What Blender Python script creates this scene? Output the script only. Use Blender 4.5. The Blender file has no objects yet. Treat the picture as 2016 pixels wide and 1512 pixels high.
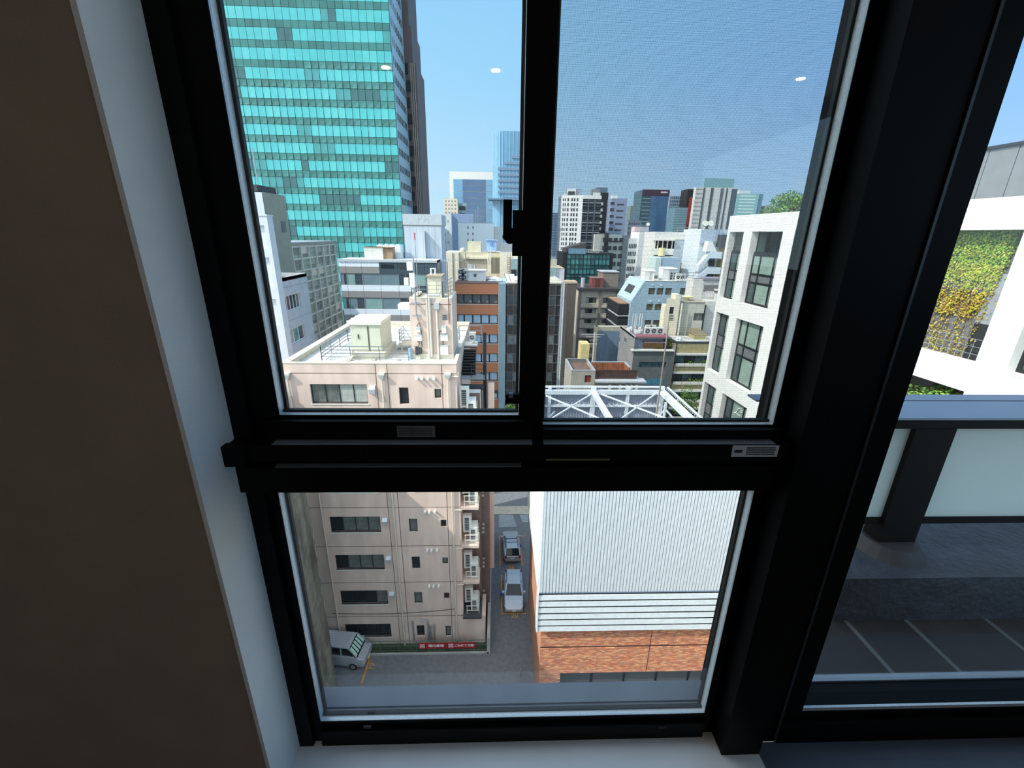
import bpy, math, random
from mathutils import Vector, Matrix
R_ = random.Random(7)
SC = bpy.context.scene
COL = SC.collection
HC = 31.4                                   # eye height above the car park

# ---------------------------------------------------------------- camera
FPX, CX, CY = 857.2, 1008.0, 756.0
def _cam(px, py): return Vector(((px-CX)/FPX, -(py-CY)/FPX, -1.0))
_y = _cam(981, 461).normalized()
_z = -_cam(971, 3250).normalized(); _z = (_z-_y*_z.dot(_y)).normalized()
_x = _y.cross(_z)
ROT = Matrix((_x, _y, _z))                  # camera -> world
cd = bpy.data.cameras.new('camera'); cd.sensor_width = 36; cd.lens = FPX/2016*36
cd.clip_start = 0.02; cd.clip_end = 6000
cam = bpy.data.objects.new('camera', cd); COL.objects.link(cam)
cam.matrix_world = Matrix.Translation((0, 0, HC)) @ ROT.to_4x4()
SC.camera = cam
# ---------------------------------------------------------------- light, sky, exposure
SUN_DIR = Vector((.66, .27, -.70)).normalized()
sd = bpy.data.lights.new('sun', 'SUN'); sd.energy = 4.3; sd.angle = .0093; sd.color = (1, .955, .89)
so = bpy.data.objects.new('sun', sd); COL.objects.link(so)
so.rotation_euler = SUN_DIR.to_track_quat('-Z', 'Y').to_euler()
W = bpy.data.worlds.new('world'); SC.world = W; W.use_nodes = True
nt = W.node_tree; nt.nodes.clear()
def N(t, typ, **k):
    n = t.nodes.new(typ)
    for a, b in k.items(): setattr(n, a, b)
    return n
# clear summer sky: pale over the horizon, deeper overhead and away from the sun, a soft glow around the sun
def ramp(stops):
    r = N(nt, 'ShaderNodeValToRGB'); e = r.color_ramp.elements
    while len(e) < len(stops): e.new(.5)
    for i, (p, c) in enumerate(stops): e[i].position = p; e[i].color = (*c, 1)
    return r
rA = ramp([(0, (.62, .84, .96)), (.10, (.52, .78, .98)), (.27, (.36, .68, .97)), (.5, (.25, .56, .93)), (1, (.16, .42, .82))])
rB = ramp([(0, (.48, .72, .94)), (.10, (.36, .60, .95)), (.27, (.215, .45, .94)), (.5, (.15, .37, .88)), (1, (.16, .42, .82))])
tcs = N(nt, 'ShaderNodeTexCoord'); sps = N(nt, 'ShaderNodeSeparateXYZ')
dt = N(nt, 'ShaderNodeVectorMath', operation='DOT_PRODUCT'); dt.inputs[1].default_value = -SUN_DIR
azf = N(nt, 'ShaderNodeMapRange', interpolation_type='SMOOTHSTEP'); azf.inputs[1].default_value = .1; azf.inputs[2].default_value = -.75
mab = N(nt, 'ShaderNodeMix', data_type='RGBA')
glo = N(nt, 'ShaderNodeMapRange'); glo.inputs[1].default_value = .1; glo.inputs[2].default_value = 1.0
gp = N(nt, 'ShaderNodeMath', operation='POWER'); gp.inputs[1].default_value = 1.6
sky = N(nt, 'ShaderNodeMix', data_type='RGBA', blend_type='ADD'); sky.inputs[7].default_value = (2.3, 2.15, 1.95, 1)
for a_, b_ in ((tcs.outputs['Generated'], sps.inputs[0]), (tcs.outputs['Generated'], dt.inputs[0]), (sps.outputs[2], rA.inputs[0]), (sps.outputs[2], rB.inputs[0]), (dt.outputs['Value'], azf.inputs[0]), (azf.outputs[0], mab.inputs[0]), (rA.outputs[0], mab.inputs[6]), (rB.outputs[0], mab.inputs[7]), (dt.outputs['Value'], glo.inputs[0]), (glo.outputs[0], gp.inputs[0]), (gp.outputs[0], sky.inputs[0]), (mab.outputs[2], sky.inputs[6])): nt.links.new(a_, b_)
bg = N(nt, 'ShaderNodeBackground'); bg.inputs[1].default_value = 1.0
# a few small cumulus low over the horizon
tc = N(nt, 'ShaderNodeTexCoord'); sep = N(nt, 'ShaderNodeSeparateXYZ')
mp = N(nt, 'ShaderNodeMapping'); mp.inputs['Scale'].default_value = (9, 9, 16)
nz = N(nt, 'ShaderNodeTexNoise'); nz.inputs['Scale'].default_value = 1.0; nz.inputs['Detail'].default_value = 6
cr = N(nt, 'ShaderNodeMapRange'); cr.inputs[1].default_value = .55; cr.inputs[2].default_value = .75
band = N(nt, 'ShaderNodeMapRange'); band.inputs[1].default_value = .15; band.inputs[2].default_value = .06
mul = N(nt, 'ShaderNodeMath', operation='MULTIPLY'); mul2 = N(nt, 'ShaderNodeMath', operation='MULTIPLY'); mul2.inputs[1].default_value = .6
mx = N(nt, 'ShaderNodeMix', data_type='RGBA'); mx.inputs[7].default_value = (.78, .74, .80, 1)
L = nt.links.new
L(tc.outputs['Generated'], sep.inputs[0]); L(tc.outputs['Generated'], mp.inputs[0]); L(mp.outputs[0], nz.inputs[0])
L(nz.outputs[0], cr.inputs[0]); L(sep.outputs[2], band.inputs[0]); L(cr.outputs[0], mul.inputs[0]); L(band.outputs[0], mul.inputs[1])
L(mul.outputs[0], mul2.inputs[0]); L(mul2.outputs[0], mx.inputs[0]); L(sky.outputs[2], mx.inputs[6]); L(mx.outputs[2], bg.inputs[0])
wo = N(nt, 'ShaderNodeOutputWorld'); L(bg.outputs[0], wo.inputs[0])
vs = SC.view_settings; vs.view_transform = 'Standard'; vs.look = 'None'; vs.gamma = 1; vs.exposure = 0.2; vs.use_curve_mapping = False

# ---------------------------------------------------------------- helpers
def ray(px, py): return ROT @ _cam(px, py)
def onY(px, py, Y): d = ray(px, py); d = d*(Y/d.y); return Vector((d.x, d.y, d.z+HC))
def onX(px, py, X): d = ray(px, py); d = d*(X/d.x); return Vector((d.x, d.y, d.z+HC))
def onZ(px, py, Z): d = ray(px, py); d = d*((Z-HC)/d.z); return Vector((d.x, d.y, d.z+HC))
def crop(x0, y0, s): return lambda x, y: (x0+x/s, y0+y/s)
class Fac:
    """a facade plane: s runs left to right seen from outside, d into the building, z up"""
    def __init__(self, P, u):
        u = Vector((u[0], u[1], 0)).normalized(); self.P = Vector((P[0], P[1], 0)); self.u = u
        self.i = Vector((-u.y, u.x, 0)); self.a = math.atan2(u.y, u.x)
    def w(self, s, d, z): return self.P+self.u*s+self.i*d+Vector((0, 0, z))
    def at(self, px, py, d=0):
        r = ray(px, py); o = Vector((0, 0, HC)); P = self.P+self.i*d
        t = (P-o).dot(self.i)/r.dot(self.i); q = o+r*t
        return (q-self.P).dot(self.u), q.z
    def rect(self, x0, y0, x1, y1, d=0):
        a = self.at((x0+x1)/2, y0, d)[1]; b = self.at((x0+x1)/2, y1, d)[1]
        l = self.at(x0, (y0+y1)/2, d)[0]; r = self.at(x1, (y0+y1)/2, d)[0]
        return (l, b, r, a)
def front(Y): return Fac((0, Y), (1, 0))
def rside(X): return Fac((X, 0), (0, 1))
def lside(X): return Fac((X, 0), (0, -1))

def lin(c): 
    return tuple((v/255/12.92 if v/255 <= .04045 else ((v/255+.055)/1.055)**2.4) for v in c)
_M = {}
def mat(name, rgb, rough=.75, noise=.1, ns=2.0, metal=0, spec=.4, bump=0, bs=40, emit=None, stretch=None):
    if name in _M: return _M[name]
    m = bpy.data.materials.new(name); m.use_nodes = True; t = m.node_tree; b = t.nodes['Principled BSDF']
    c = lin(rgb); b.inputs['Base Color'].default_value = (*c, 1)
    b.inputs['Roughness'].default_value = rough; b.inputs['Metallic'].default_value = metal
    b.inputs['Specular IOR Level'].default_value = spec
    m.diffuse_color = (*c, 1)
    if noise or bump: co = N(t, 'ShaderNodeTexCoord')
    if noise:
        n = N(t, 'ShaderNodeTexNoise'); n.inputs['Scale'].default_value = ns; n.inputs['Detail'].default_value = 5
        if stretch:
            mpp = N(t, 'ShaderNodeMapping'); mpp.inputs['Scale'].default_value = stretch
            t.links.new(co.outputs['Object'], mpp.inputs[0]); t.links.new(mpp.outputs[0], n.inputs[0])
        else: t.links.new(co.outputs['Object'], n.inputs[0])
        r = N(t, 'ShaderNodeMapRange'); r.inputs[1].default_value = .3; r.inputs[2].default_value = .7
        r.inputs[3].default_value = 1-noise*1.6; r.inputs[4].default_value = 1+noise
        x = N(t, 'ShaderNodeMix', data_type='RGBA', blend_type='MULTIPLY'); x.inputs[0].default_value = 1
        x.inputs[6].default_value = (*c, 1)
        t.links.new(n.outputs[0], r.inputs[0]); t.links.new(r.outputs[0], x.inputs[7]); t.links.new(x.outputs[2], b.inputs['Base Color'])
    if bump:
        n2 = N(t, 'ShaderNodeTexNoise'); n2.inputs['Scale'].default_value = bs; n2.inputs['Detail'].default_value = 4
        bp = N(t, 'ShaderNodeBump'); bp.inputs['Strength'].default_value = bump; bp.inputs['Distance'].default_value = .02
        t.links.new(co.outputs['Object'], n2.inputs[0]); t.links.new(n2.outputs[0], bp.inputs['Height']); t.links.new(bp.outputs[0], b.inputs['Normal'])
    if emit:
        b.inputs['Emission Color'].default_value = (*lin(rgb), 1); b.inputs['Emission Strength'].default_value = emit
    _M[name] = m; return m
def glass(name, tint=(.96, .98, .97), ior=1.45, refl=1.0):
    if name in _M: return _M[name]
    m = bpy.data.materials.new(name); m.use_nodes = True; t = m.node_tree; t.nodes.clear()
    tr = N(t, 'ShaderNodeBsdfTransparent'); tr.inputs[0].default_value = (*tint, 1)
    gl = N(t, 'ShaderNodeBsdfGlossy'); gl.inputs['Roughness'].default_value = .0; gl.inputs[0].default_value = (refl, refl, refl, 1)
    fr = N(t, 'ShaderNodeFresnel'); ge = N(t, 'ShaderNodeNewGeometry'); mr = N(t, 'ShaderNodeMapRange'); mr.inputs[3].default_value = ior; mr.inputs[4].default_value = 1/ior   # same reflectance from both sides of the pane
    t.links.new(ge.outputs['Backfacing'], mr.inputs[0]); t.links.new(mr.outputs[0], fr.inputs[0])
    x = N(t, 'ShaderNodeMixShader'); o = N(t, 'ShaderNodeOutputMaterial')
    t.links.new(fr.outputs[0], x.inputs[0]); t.links.new(tr.outputs[0], x.inputs[1]); t.links.new(gl.outputs[0], x.inputs[2]); t.links.new(x.outputs[0], o.inputs[0])
    _M[name] = m; return m

class MB:
    def __init__(self, m=None): self.v = []; self.f = []; self.mi = []; self.mats = []; self.m = m
    def face(self, pts, m=None):
        m = m or self.m
        if m not in self.mats: self.mats.append(m)
        k = len(self.v); self.v += [tuple(p) for p in pts]; self.f.append(list(range(k, k+len(pts)))); self.mi.append(self.mats.index(m)); return self
    def hexa(self, p, m=None):       # p: 8 corners, bottom ring then top ring
        m = m or self.m
        if m not in self.mats: self.mats.append(m)
        k = len(self.v); self.v += [tuple(q) for q in p]
        for q in ((3,2,1,0), (4,5,6,7), (0,1,5,4), (1,2,6,5), (2,3,7,6), (3,0,4,7)):
            self.f.append([k+j for j in q]); self.mi.append(self.mats.index(m))
        return self
    def box(self, x0, x1, y0, y1, z0, z1, m=None):
        return self.hexa([(x0,y0,z0),(x1,y0,z0),(x1,y1,z0),(x0,y1,z0),(x0,y0,z1),(x1,y0,z1),(x1,y1,z1),(x0,y1,z1)], m)
    def fbox(self, F, s0, s1, d0, d1, z0, z1, m=None):
        w = F.w
        return self.hexa([w(s0,d0,z0),w(s1,d0,z0),w(s1,d1,z0),w(s0,d1,z0),w(s0,d0,z1),w(s1,d0,z1),w(s1,d1,z1),w(s0,d1,z1)], m)
    def bar(self, a, b, w, h=None, m=None, up=(0,0,1)):
        a = Vector(a); b = Vector(b); h = h or w; t = (b-a).normalized(); u = Vector(up)
        if abs(t.dot(u)) > .98: u = Vector((0,1,0))
        s = t.cross(u).normalized(); u = s.cross(t)
        r = [(-1,-1),(1,-1),(1,1),(-1,1)]
        return self.hexa([a+s*(i*w/2)+u*(j*h/2) for i, j in r]+[b+s*(i*w/2)+u*(j*h/2) for i, j in r], m)
    def tube(self, pts, r, n=8, m=None, r2=None):
        m = m or self.m
        if m not in self.mats: self.mats.append(m)
        mi = self.mats.index(m); pts = [Vector(p) for p in pts]; k0 = len(self.v)
        for i, p in enumerate(pts):
            t = (pts[min(i+1, len(pts)-1)]-pts[max(i-1, 0)]).normalized()
            u = Vector((0,0,1)) if abs(t.z) < .9 else Vector((0,1,0))
            s = t.cross(u).normalized(); u = s.cross(t)
            rr = r if r2 is None else r+(r2-r)*i/(len(pts)-1)
            self.v += [tuple(p+s*(rr*math.cos(2*math.pi*j/n))+u*(rr*math.sin(2*math.pi*j/n))) for j in range(n)]
        for i in range(len(pts)-1):
            for j in range(n):
                a = k0+i*n+j; b = k0+i*n+(j+1) % n
                self.f.append([a, b, b+n, a+n]); self.mi.append(mi)
        self.f.append([k0+j for j in range(n)][::-1]); self.mi.append(mi)
        e = k0+(len(pts)-1)*n; self.f.append([e+j for j in range(n)]); self.mi.append(mi); return self
    def loft(self, rings, m=None, cap=True):
        m = m or self.m
        if m not in self.mats: self.mats.append(m)
        mi = self.mats.index(m); k0 = len(self.v); n = len(rings[0])
        for r in rings: self.v += [tuple(p) for p in r]
        for i in range(len(rings)-1):
            for j in range(n):
                a = k0+i*n+j; b = k0+i*n+(j+1) % n
                self.f.append([a, b, b+n, a+n]); self.mi.append(mi)
        if cap:
            self.f.append([k0+j for j in range(n)][::-1]); self.mi.append(mi)
            e = k0+(len(rings)-1)*n; self.f.append([e+j for j in range(n)]); self.mi.append(mi)
        return self
    def wall(self, F, s0, s1, z0, z1, holes=(), rev=.15, d=0, m=None):
        H = [(max(a, s0), max(b, z0), min(c, s1), min(e, z1)) for a, b, c, e in holes]
        H = [h for h in H if h[2]-h[0] > .01 and h[3]-h[1] > .01]
        S = sorted({s0, s1, *[h[0] for h in H], *[h[2] for h in H]}); Z = sorted({z0, z1, *[h[1] for h in H], *[h[3] for h in H]})
        for j in range(len(Z)-1):
            zc = (Z[j]+Z[j+1])/2; row = [h for h in H if h[1] < zc < h[3]]; st = None
            for i in range(len(S)-1):
                sc = (S[i]+S[i+1])/2; ins = any(h[0] < sc < h[2] for h in row)
                if not ins and st is None: st = S[i]
                if st is not None and (ins or i == len(S)-2):
                    e = S[i] if ins else S[i+1]
                    self.face([F.w(st,d,Z[j]), F.w(e,d,Z[j]), F.w(e,d,Z[j+1]), F.w(st,d,Z[j+1])], m); st = None
        for a, b, c, e in H:
            w = F.w; q = d+rev
            self.face([w(a,d,b),w(a,q,b),w(a,q,e),w(a,d,e)], m); self.face([w(c,d,b),w(c,d,e),w(c,q,e),w(c,q,b)], m)
            self.face([w(a,d,b),w(c,d,b),w(c,q,b),w(a,q,b)], m); self.face([w(a,d,e),w(a,q,e),w(c,q,e),w(c,d,e)], m)
        return self
    def shell(self, F, s0, s1, dep, z0, z1, holes=(), rev=.15, m=None, lh=(), rh=()):
        self.wall(F, s0, s1, z0, z1, holes, rev, 0, m)
        FR = Fac(F.w(s1,0,0), F.i); FL = Fac(F.w(s0,dep,0), -F.i)
        self.wall(FR, 0, dep, z0, z1, rh, rev, 0, m); self.wall(FL, 0, dep, z0, z1, lh, rev, 0, m)
        w = F.w; self.face([w(s1,dep,z0),w(s0,dep,z0),w(s0,dep,z1),w(s1,dep,z1)], m); return self
    def mesh(self, name, L=(0,0,0)):
        me = bpy.data.meshes.new(name); L = Vector(L)
        me.from_pydata([tuple(Vector(p)-L) for p in self.v], [], self.f)
        for m in self.mats: me.materials.append(m)
        me.polygons.foreach_set('material_index', self.mi); me.update(); return me
    def build(self, name, parent=None, **k):
        L = Vector(parent['_L']) if parent is not None else Vector((0,0,0))
        o = bpy.data.objects.new(name, self.mesh(name, L)); COL.objects.link(o)
        if parent is not None: o.parent = parent; o['_L'] = tuple(L)
        for a, b in k.items(): o[a] = b
        return o
def thing(name, label, cat, loc, group=None):
    o = bpy.data.objects.new(name, None); COL.objects.link(o); o.location = loc; o['_L'] = tuple(loc); o.empty_display_size = .2
    o['label'] = label; o['category'] = cat
    if group: o['group'] = group
    return o
def struct(name, loc=(0,0,0)):
    o = bpy.data.objects.new(name, None); COL.objects.link(o); o.location = loc; o['_L'] = tuple(loc); o['kind'] = 'structure'; return o
def solo(mb, name, label, cat, base, group=None):          # a thing that is one mesh
    o = bpy.data.objects.new(name, mb.mesh(name, base)); COL.objects.link(o); o.location = base
    o['label'] = label; o['category'] = cat; o['_L'] = tuple(base)
    if group: o['group'] = group
    return o
def dup(root, loc, rz=None, label=None, group=None):
    r = root.copy(); COL.objects.link(r); r.location = loc
    if rz is not None: r.rotation_euler = (0, 0, rz)
    if label: r['label'] = label
    if group: r['group'] = group
    for ch in list(root.children):
        c = ch.copy(); COL.objects.link(c); c.parent = r
        for g in ch.children:
            e = g.copy(); COL.objects.link(e); e.parent = c
    return r
_mesh = {}
def place(me, name, parent, pos, a=0):
    o = bpy.data.objects.new(name, me); COL.objects.link(o); o.parent = parent
    o.location = Vector(pos)-Vector(parent['_L']); o.rotation_euler = (0, 0, a); return o
def boxmesh(name, w, dp, h, m, x0=0, z0=0):
    k = (name, round(w,2), round(dp,3), round(h,2), m.name, round(x0,2), round(z0,2))
    if k not in _mesh: _mesh[k] = MB(m).box(x0, x0+w, 0, dp, z0, z0+h).mesh(name)
    return _mesh[k]
def win(root, F, r, cols=2, rows=1, fm=None, pm=None, bar=.06, d=.1, hs=None, onepane=False, name='window', cw=None):
    """a window: the frame with its bars is a part, each pane a sub-part"""
    s0, z0, s1, z1 = r; w = round(s1-s0, 2); h = round(z1-z0, 2)
    key = ('win', w, h, cols, rows, bar, fm.name, tuple(hs or ()), tuple(cw or ()))
    xs = [0]+([w*q for q in cw] if cw else [w*(i+1)/cols for i in range(cols-1)])+[w]; zs = [0]+([h*q for q in hs] if hs else [h*(j+1)/rows for j in range(rows-1)])+[h]
    if key not in _mesh:
        b = MB(fm)
        for i, x in enumerate(xs):
            c = min(max(x, bar/2), w-bar/2); b.box(c-bar/2, c+bar/2, 0, .06, 0, h)
        for j, z in enumerate(zs):
            c = min(max(z, bar/2), h-bar/2); b.box(0, w, .005, .055, c-bar/2, c+bar/2)
        _mesh[key] = b.mesh(name)
    o = place(_mesh[key], name, root, F.w(s0, d, z0), F.a); o['_L'] = (0, 0, 0)
    def pane(x0, x1, z0_, z1_, m):
        p = bpy.data.objects.new('pane', boxmesh('pane', x1-x0, .015, z1_-z0_, m)); COL.objects.link(p)
        p.parent = o; p.location = (x0, .035, z0_)
    k = 0
    if onepane: pane(0, w, 0, h, pm if not isinstance(pm, (list, tuple)) else pm[0])
    else:
        for j in range(len(zs)-1):
            for i in range(len(xs)-1):
                m = pm[k % len(pm)] if isinstance(pm, (list, tuple)) else pm; k += 1
                pane(xs[i], xs[i+1], zs[j], zs[j+1], m)
    return o
def parapet_roof(root, F, s0, s1, dep, z, m, pm, ph=.5, pw=.25):
    MB(m).fbox(F, s0+.02, s1-.02, .02, dep-.02, z-ph-.2, z-ph).build('roof', root)
    b = MB(pm)
    b.fbox(F, s0, s1, 0, pw, z-ph, z); b.fbox(F, s0, s1, dep-pw, dep, z-ph, z)
    b.fbox(F, s0, s0+pw, pw, dep-pw, z-ph, z); b.fbox(F, s1-pw, s1, pw, dep-pw, z-ph, z)
    b.build('parapet', root)
def rail(b, pts, h, nbar=4, r=.02, post=1.5):
    for a, c in zip(pts[:-1], pts[1:]):
        a = Vector(a); c = Vector(c); n = max(1, round((c-a).length/post))
        for i in range(n+1):
            p = a+(c-a)*(i/n); b.bar(p, p+Vector((0,0,h)), r*2)
        for j in range(nbar):
            z = Vector((0,0,h*(j+1)/nbar)); b.bar(a+z, c+z, r*2)
# ---------------------------------------------------------------- materials
BLACK = mat('black_aluminium', (9, 9, 10), rough=.55, noise=.05, spec=.12)
WHITEP = mat('white_paint', (236, 236, 232), noise=.03)
OFFW = mat('off_white', (225, 222, 210), noise=.06)
LGREY = mat('light_grey', (190, 195, 198), noise=.06)
MGREY = mat('mid_grey', (140, 144, 148), noise=.08)
DGREY = mat('dark_grey', (70, 72, 74), noise=.08)
CHAR = mat('charcoal', (38, 40, 43), noise=.08)
STEEL = mat('galvanised_steel', (170, 175, 178), rough=.45, metal=.5, noise=.08)
DSTEEL = mat('dark_steel', (52, 52, 54), rough=.5, metal=.2, noise=.08)
CREAM = mat('cream_paint', (222, 214, 194), noise=.08)
CONC = mat('concrete', (178, 176, 170), noise=.15, ns=.6, bump=.15)
WINDARK = mat('dark_window', (40, 48, 52), rough=.08, noise=.2, ns=1.2, spec=.6)
WINGREY = mat('grey_window', (96, 104, 104), rough=.1, noise=.15, ns=1.2, spec=.6)
WINGREEN = mat('green_window', (96, 125, 116), rough=.1, noise=.12, ns=1.0, spec=.6)
BLIND = mat('window_with_blind', (150, 152, 145), rough=.25, noise=.1, spec=.6)
ALU = mat('aluminium', (150, 152, 150), rough=.4, metal=.3, noise=.05)

# ================================================================ ROOM
WALLM = mat('room_wall', (238, 234, 228), rough=.9, noise=.05, ns=6, bump=.08, bs=220)
REVEAL = mat('reveal_wall', (244, 243, 240), rough=.85, noise=.04, ns=4, bump=.12, bs=260)
FLOORM = mat('room_floor', (112, 92, 76), rough=.45, noise=.25, ns=3, stretch=(6, .6, 1))
SILLM = mat('sill_board', (240, 243, 246), rough=.38, noise=.03, ns=5)
SILLD = mat('sill_board_grey', (92, 104, 120), rough=.6, noise=.06, ns=8)
z_ = lambda v: HC+v
def sbox(name, *b, m=None, parent=None, **k):
    o = MB(m).box(*b).build(name, parent)
    if parent is None: o['kind'] = 'structure'
    for a, c in k.items(): o[a] = c
    return o
FZ, CZ = -1.75, .98
sbox('floor', -3, 2.5, -4, .98, z_(FZ-.12), z_(FZ), m=FLOORM)
sbox('ceiling', -3, 2.5, -4, 1.0, z_(CZ), z_(CZ+.15), m=WALLM)
sbox('wall_back', -3, 2.5, -4.1, -4, z_(FZ), z_(CZ), m=WALLM)
sbox('wall_side', -3.1, -3, -4, 1.0, z_(FZ), z_(CZ), m=WALLM)
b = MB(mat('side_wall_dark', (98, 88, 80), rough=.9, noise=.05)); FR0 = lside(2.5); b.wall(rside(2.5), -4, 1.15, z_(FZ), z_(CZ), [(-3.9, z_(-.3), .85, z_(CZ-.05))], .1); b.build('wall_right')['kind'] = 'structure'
w4 = struct('added_side_window', (2.55, -1.5, z_(FZ+.1)))  # unseen side window, added to bring daylight onto the reveal
b = MB(BLACK)
for y in (-3.9, -1.55, .79): b.box(2.46, 2.52, y, y+.06, z_(-.3), z_(CZ-.05))
b.box(2.46, 2.52, -3.9, .85, z_(-.3), z_(-.25)); b.box(2.46, 2.52, -3.9, .85, z_(CZ-.1), z_(CZ-.05)); b.build('window_frame', w4)
for y in (-3.84, -1.49): MB(glass('window_glass')).box(2.485, 2.49, y, y+2.28, z_(-.25), z_(CZ-.1)).build('pane', w4)
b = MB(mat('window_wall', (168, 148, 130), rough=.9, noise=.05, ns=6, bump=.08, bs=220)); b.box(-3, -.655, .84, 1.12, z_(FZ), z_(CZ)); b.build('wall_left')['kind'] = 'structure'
b = MB(REVEAL); b.box(-.655, -.645, .838, 1.0, z_(FZ), z_(CZ)); b.build('trim_1')['kind'] = 'structure'
sbox('trim_2', -.645, .86, .78, 1.0, z_(-1.63), z_(-1.6), m=SILLM)           # pale sill board
sbox('trim_3', .862, 2.48, .72, .99, z_(-1.68), z_(-1.64), m=SILLD)            # grey sill board by the right pane
# the building we stand in: its outer walls above, below and beside the openings
OWN = mat('own_facade', (226, 222, 214), noise=.08, ns=.8)
b = MB(OWN)
b.box(-5, 2.6, -9, .98, 0, z_(FZ-.13)); b.box(-5, 2.6, -9, 1.15, z_(CZ+.16), z_(3.2))
b.box(-5, -3.11, -9, 1.15, z_(FZ-.13), z_(CZ+.16)); b.box(-3.11, 2.6, -9, -4.11, z_(FZ-.13), z_(CZ+.16))
b.build('wall_exterior')['kind'] = 'structure'
# ceiling downlights (their reflections show in the panes)
LAMP = mat('lamp_glow', (255, 205, 140), noise=0, emit=170)
b0 = None
for i, (x, lb) in enumerate(((-.70, 'first'), (-.02, 'middle'), (1.93, 'third'))):
    t = thing('ceiling_downlight', ('round ceiling downlight over the left of the room', 'round ceiling downlight over the middle of the room', 'round ceiling downlight over the glazed door')[i], 'light', (x, -1.2, z_(CZ)), 'ceiling downlights')
    MB(WHITEP).tube([(x, -1.2, z_(CZ)), (x, -1.2, z_(CZ-.012))], .055, 20).build('trim_ring', t)
    MB(LAMP).tube([(x, -1.2, z_(CZ-.012)), (x, -1.2, z_(CZ-.016))], .026, 20).build('lamp', t)

# ---------------------------------------------------------------- windows
GL = glass('window_glass'); SPACER = mat('glass_spacer', (214, 222, 226), rough=.4, metal=.2, noise=.12, ns=260, spec=.5)
GASK = mat('gasket', (22, 23, 25), rough=.6, noise=0)
def glazed(w, X0, X1, Z0, Z1, Y):
    """spacer bars seen edge-on, gasket and pane of one light; X0..Z1 = edge of the black frame seen from the room"""
    dS, dB = .028, .017
    for bx in ((X0-.01, X0, Y, Y+dS, Z0, Z1), (X1, X1+.01, Y, Y+dS, Z0, Z1), (X0, X1, Y, Y+dB, Z0-.01, Z0), (X0, X1, Y, Y+dB, Z1, Z1+.01)):
        MB(SPACER).box(*bx).build('glass_spacer', w)
    b = MB(GASK); g = .007
    b.box(X0-.01, X0+g, Y+dS, Y+dS+.012, Z0, Z1); b.box(X1-g, X1+.01, Y+dS, Y+dS+.012, Z0, Z1); b.box(X0, X1, Y+dB, Y+dB+.012, Z0-.01, Z0+.006); b.box(X0, X1, Y+dB, Y+dB+.012, Z1-g, Z1+.01)
    b.build('gasket', w, kind='stuff')
    b = MB(BLACK); e = .011; b.box(X0-e, X0, Y-.003, Y, Z0-e, Z1+e); b.box(X1, X1+e, Y-.003, Y, Z0-e, Z1+e); b.box(X0, X1, Y-.003, Y, Z0-e, Z0); b.box(X0, X1, Y-.003, Y, Z1, Z1+e); b.build('glazing_bead', w, kind='stuff')
    MB(GL).box(X0, X1, Y+.003, Y+.005, Z0, Z1).build('pane', w)
w1 = struct('window_1', (0, 1.0, z_(-.5)))
ZT = .9
b = MB(BLACK)                                                  # jambs and head of the sliding pair
b.box(-.645, -.60, .985, 1.045, z_(-1.6), z_(ZT)); b.box(-.60, -.565, 1.0, 1.045, z_(-.64), z_(ZT))
b.box(-.645, .74, 1.0, 1.10, z_(ZT), z_(CZ)); b.box(.722, .735, 1.0, 1.045, z_(-1.6), z_(ZT))
b.build('window_frame', w1)
b = MB(BLACK)                                                  # left sash
b.box(-.565, -.5445, 1.0, 1.041, z_(-.5), z_(ZT)); b.box(.0625, .085, 1.0, 1.041, z_(-.5), z_(ZT)); b.box(-.5445, .0625, 1.0, 1.041, z_(-.5), z_(-.4365)); b.box(-.5445, .0625, 1.0, 1.041, z_(ZT-.0295), z_(ZT)); b.box(-.565, .085, .978, 1.0, z_(-.4838), z_(-.434))
b.build('sash', w1)
b = MB(BLACK)
b.box(.085, .1025, 1.0, 1.041, z_(-.5), z_(ZT)); b.box(.7165, .722, 1.0, 1.041, z_(-.5), z_(ZT)); b.box(.1025, .7165, 1.0, 1.041, z_(-.53), z_(-.4625)); b.box(.1025, .7165, 1.0, 1.041, z_(ZT-.0295), z_(ZT)); b.box(.113, .722, .978, 1.0, z_(-.4838), z_(-.456))
b.build('sash', w1)
glazed(w1, -.534, .052, z_(-.426), z_(ZT-.04), 1.001)
glazed(w1, .113, .706, z_(-.452), z_(ZT-.04), 1.002)
# insect screen outside the right-hand sash
sc = thing('insect_screen', 'fine grey insect screen stretched behind the pane to the right of the latch', 'screen', (.4, 1.075, z_(-.45)))
b = MB(BLACK); b.box(.108, .1215, 1.07, 1.085, z_(-.49), z_(ZT-.02)); b.box(.752, .764, 1.07, 1.085, z_(-.49), z_(ZT-.02)); b.box(.1215, .752, 1.07, 1.085, z_(-.495), z_(-.483)); b.box(.1215, .752, 1.07, 1.085, z_(ZT-.03), z_(ZT-.02))
b.build('screen_frame', sc)
MESHM = mat('screen_mesh', (44, 46, 52), rough=.6, noise=0)
b = MB(MESHM); st = .0019; wr = .00018; q = random.Random(1)
x = .1215
while x < .752: j = q.gauss(0, st*.05); b.face([(x+j-wr,1.078,z_(-.483)),(x+j+wr,1.078,z_(-.483)),(x+j+wr,1.078,z_(ZT-.03)),(x+j-wr,1.078,z_(ZT-.03))]); x += st
z = -.483
while z < ZT-.03: j = q.gauss(0, st*.05); b.face([(.1215,1.0784,z_(z+j-wr)),(.752,1.0784,z_(z+j-wr)),(.752,1.0784,z_(z+j+wr)),(.1215,1.0784,z_(z+j+wr))]); z += st
b.build('mesh', sc, kind='stuff')
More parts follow.
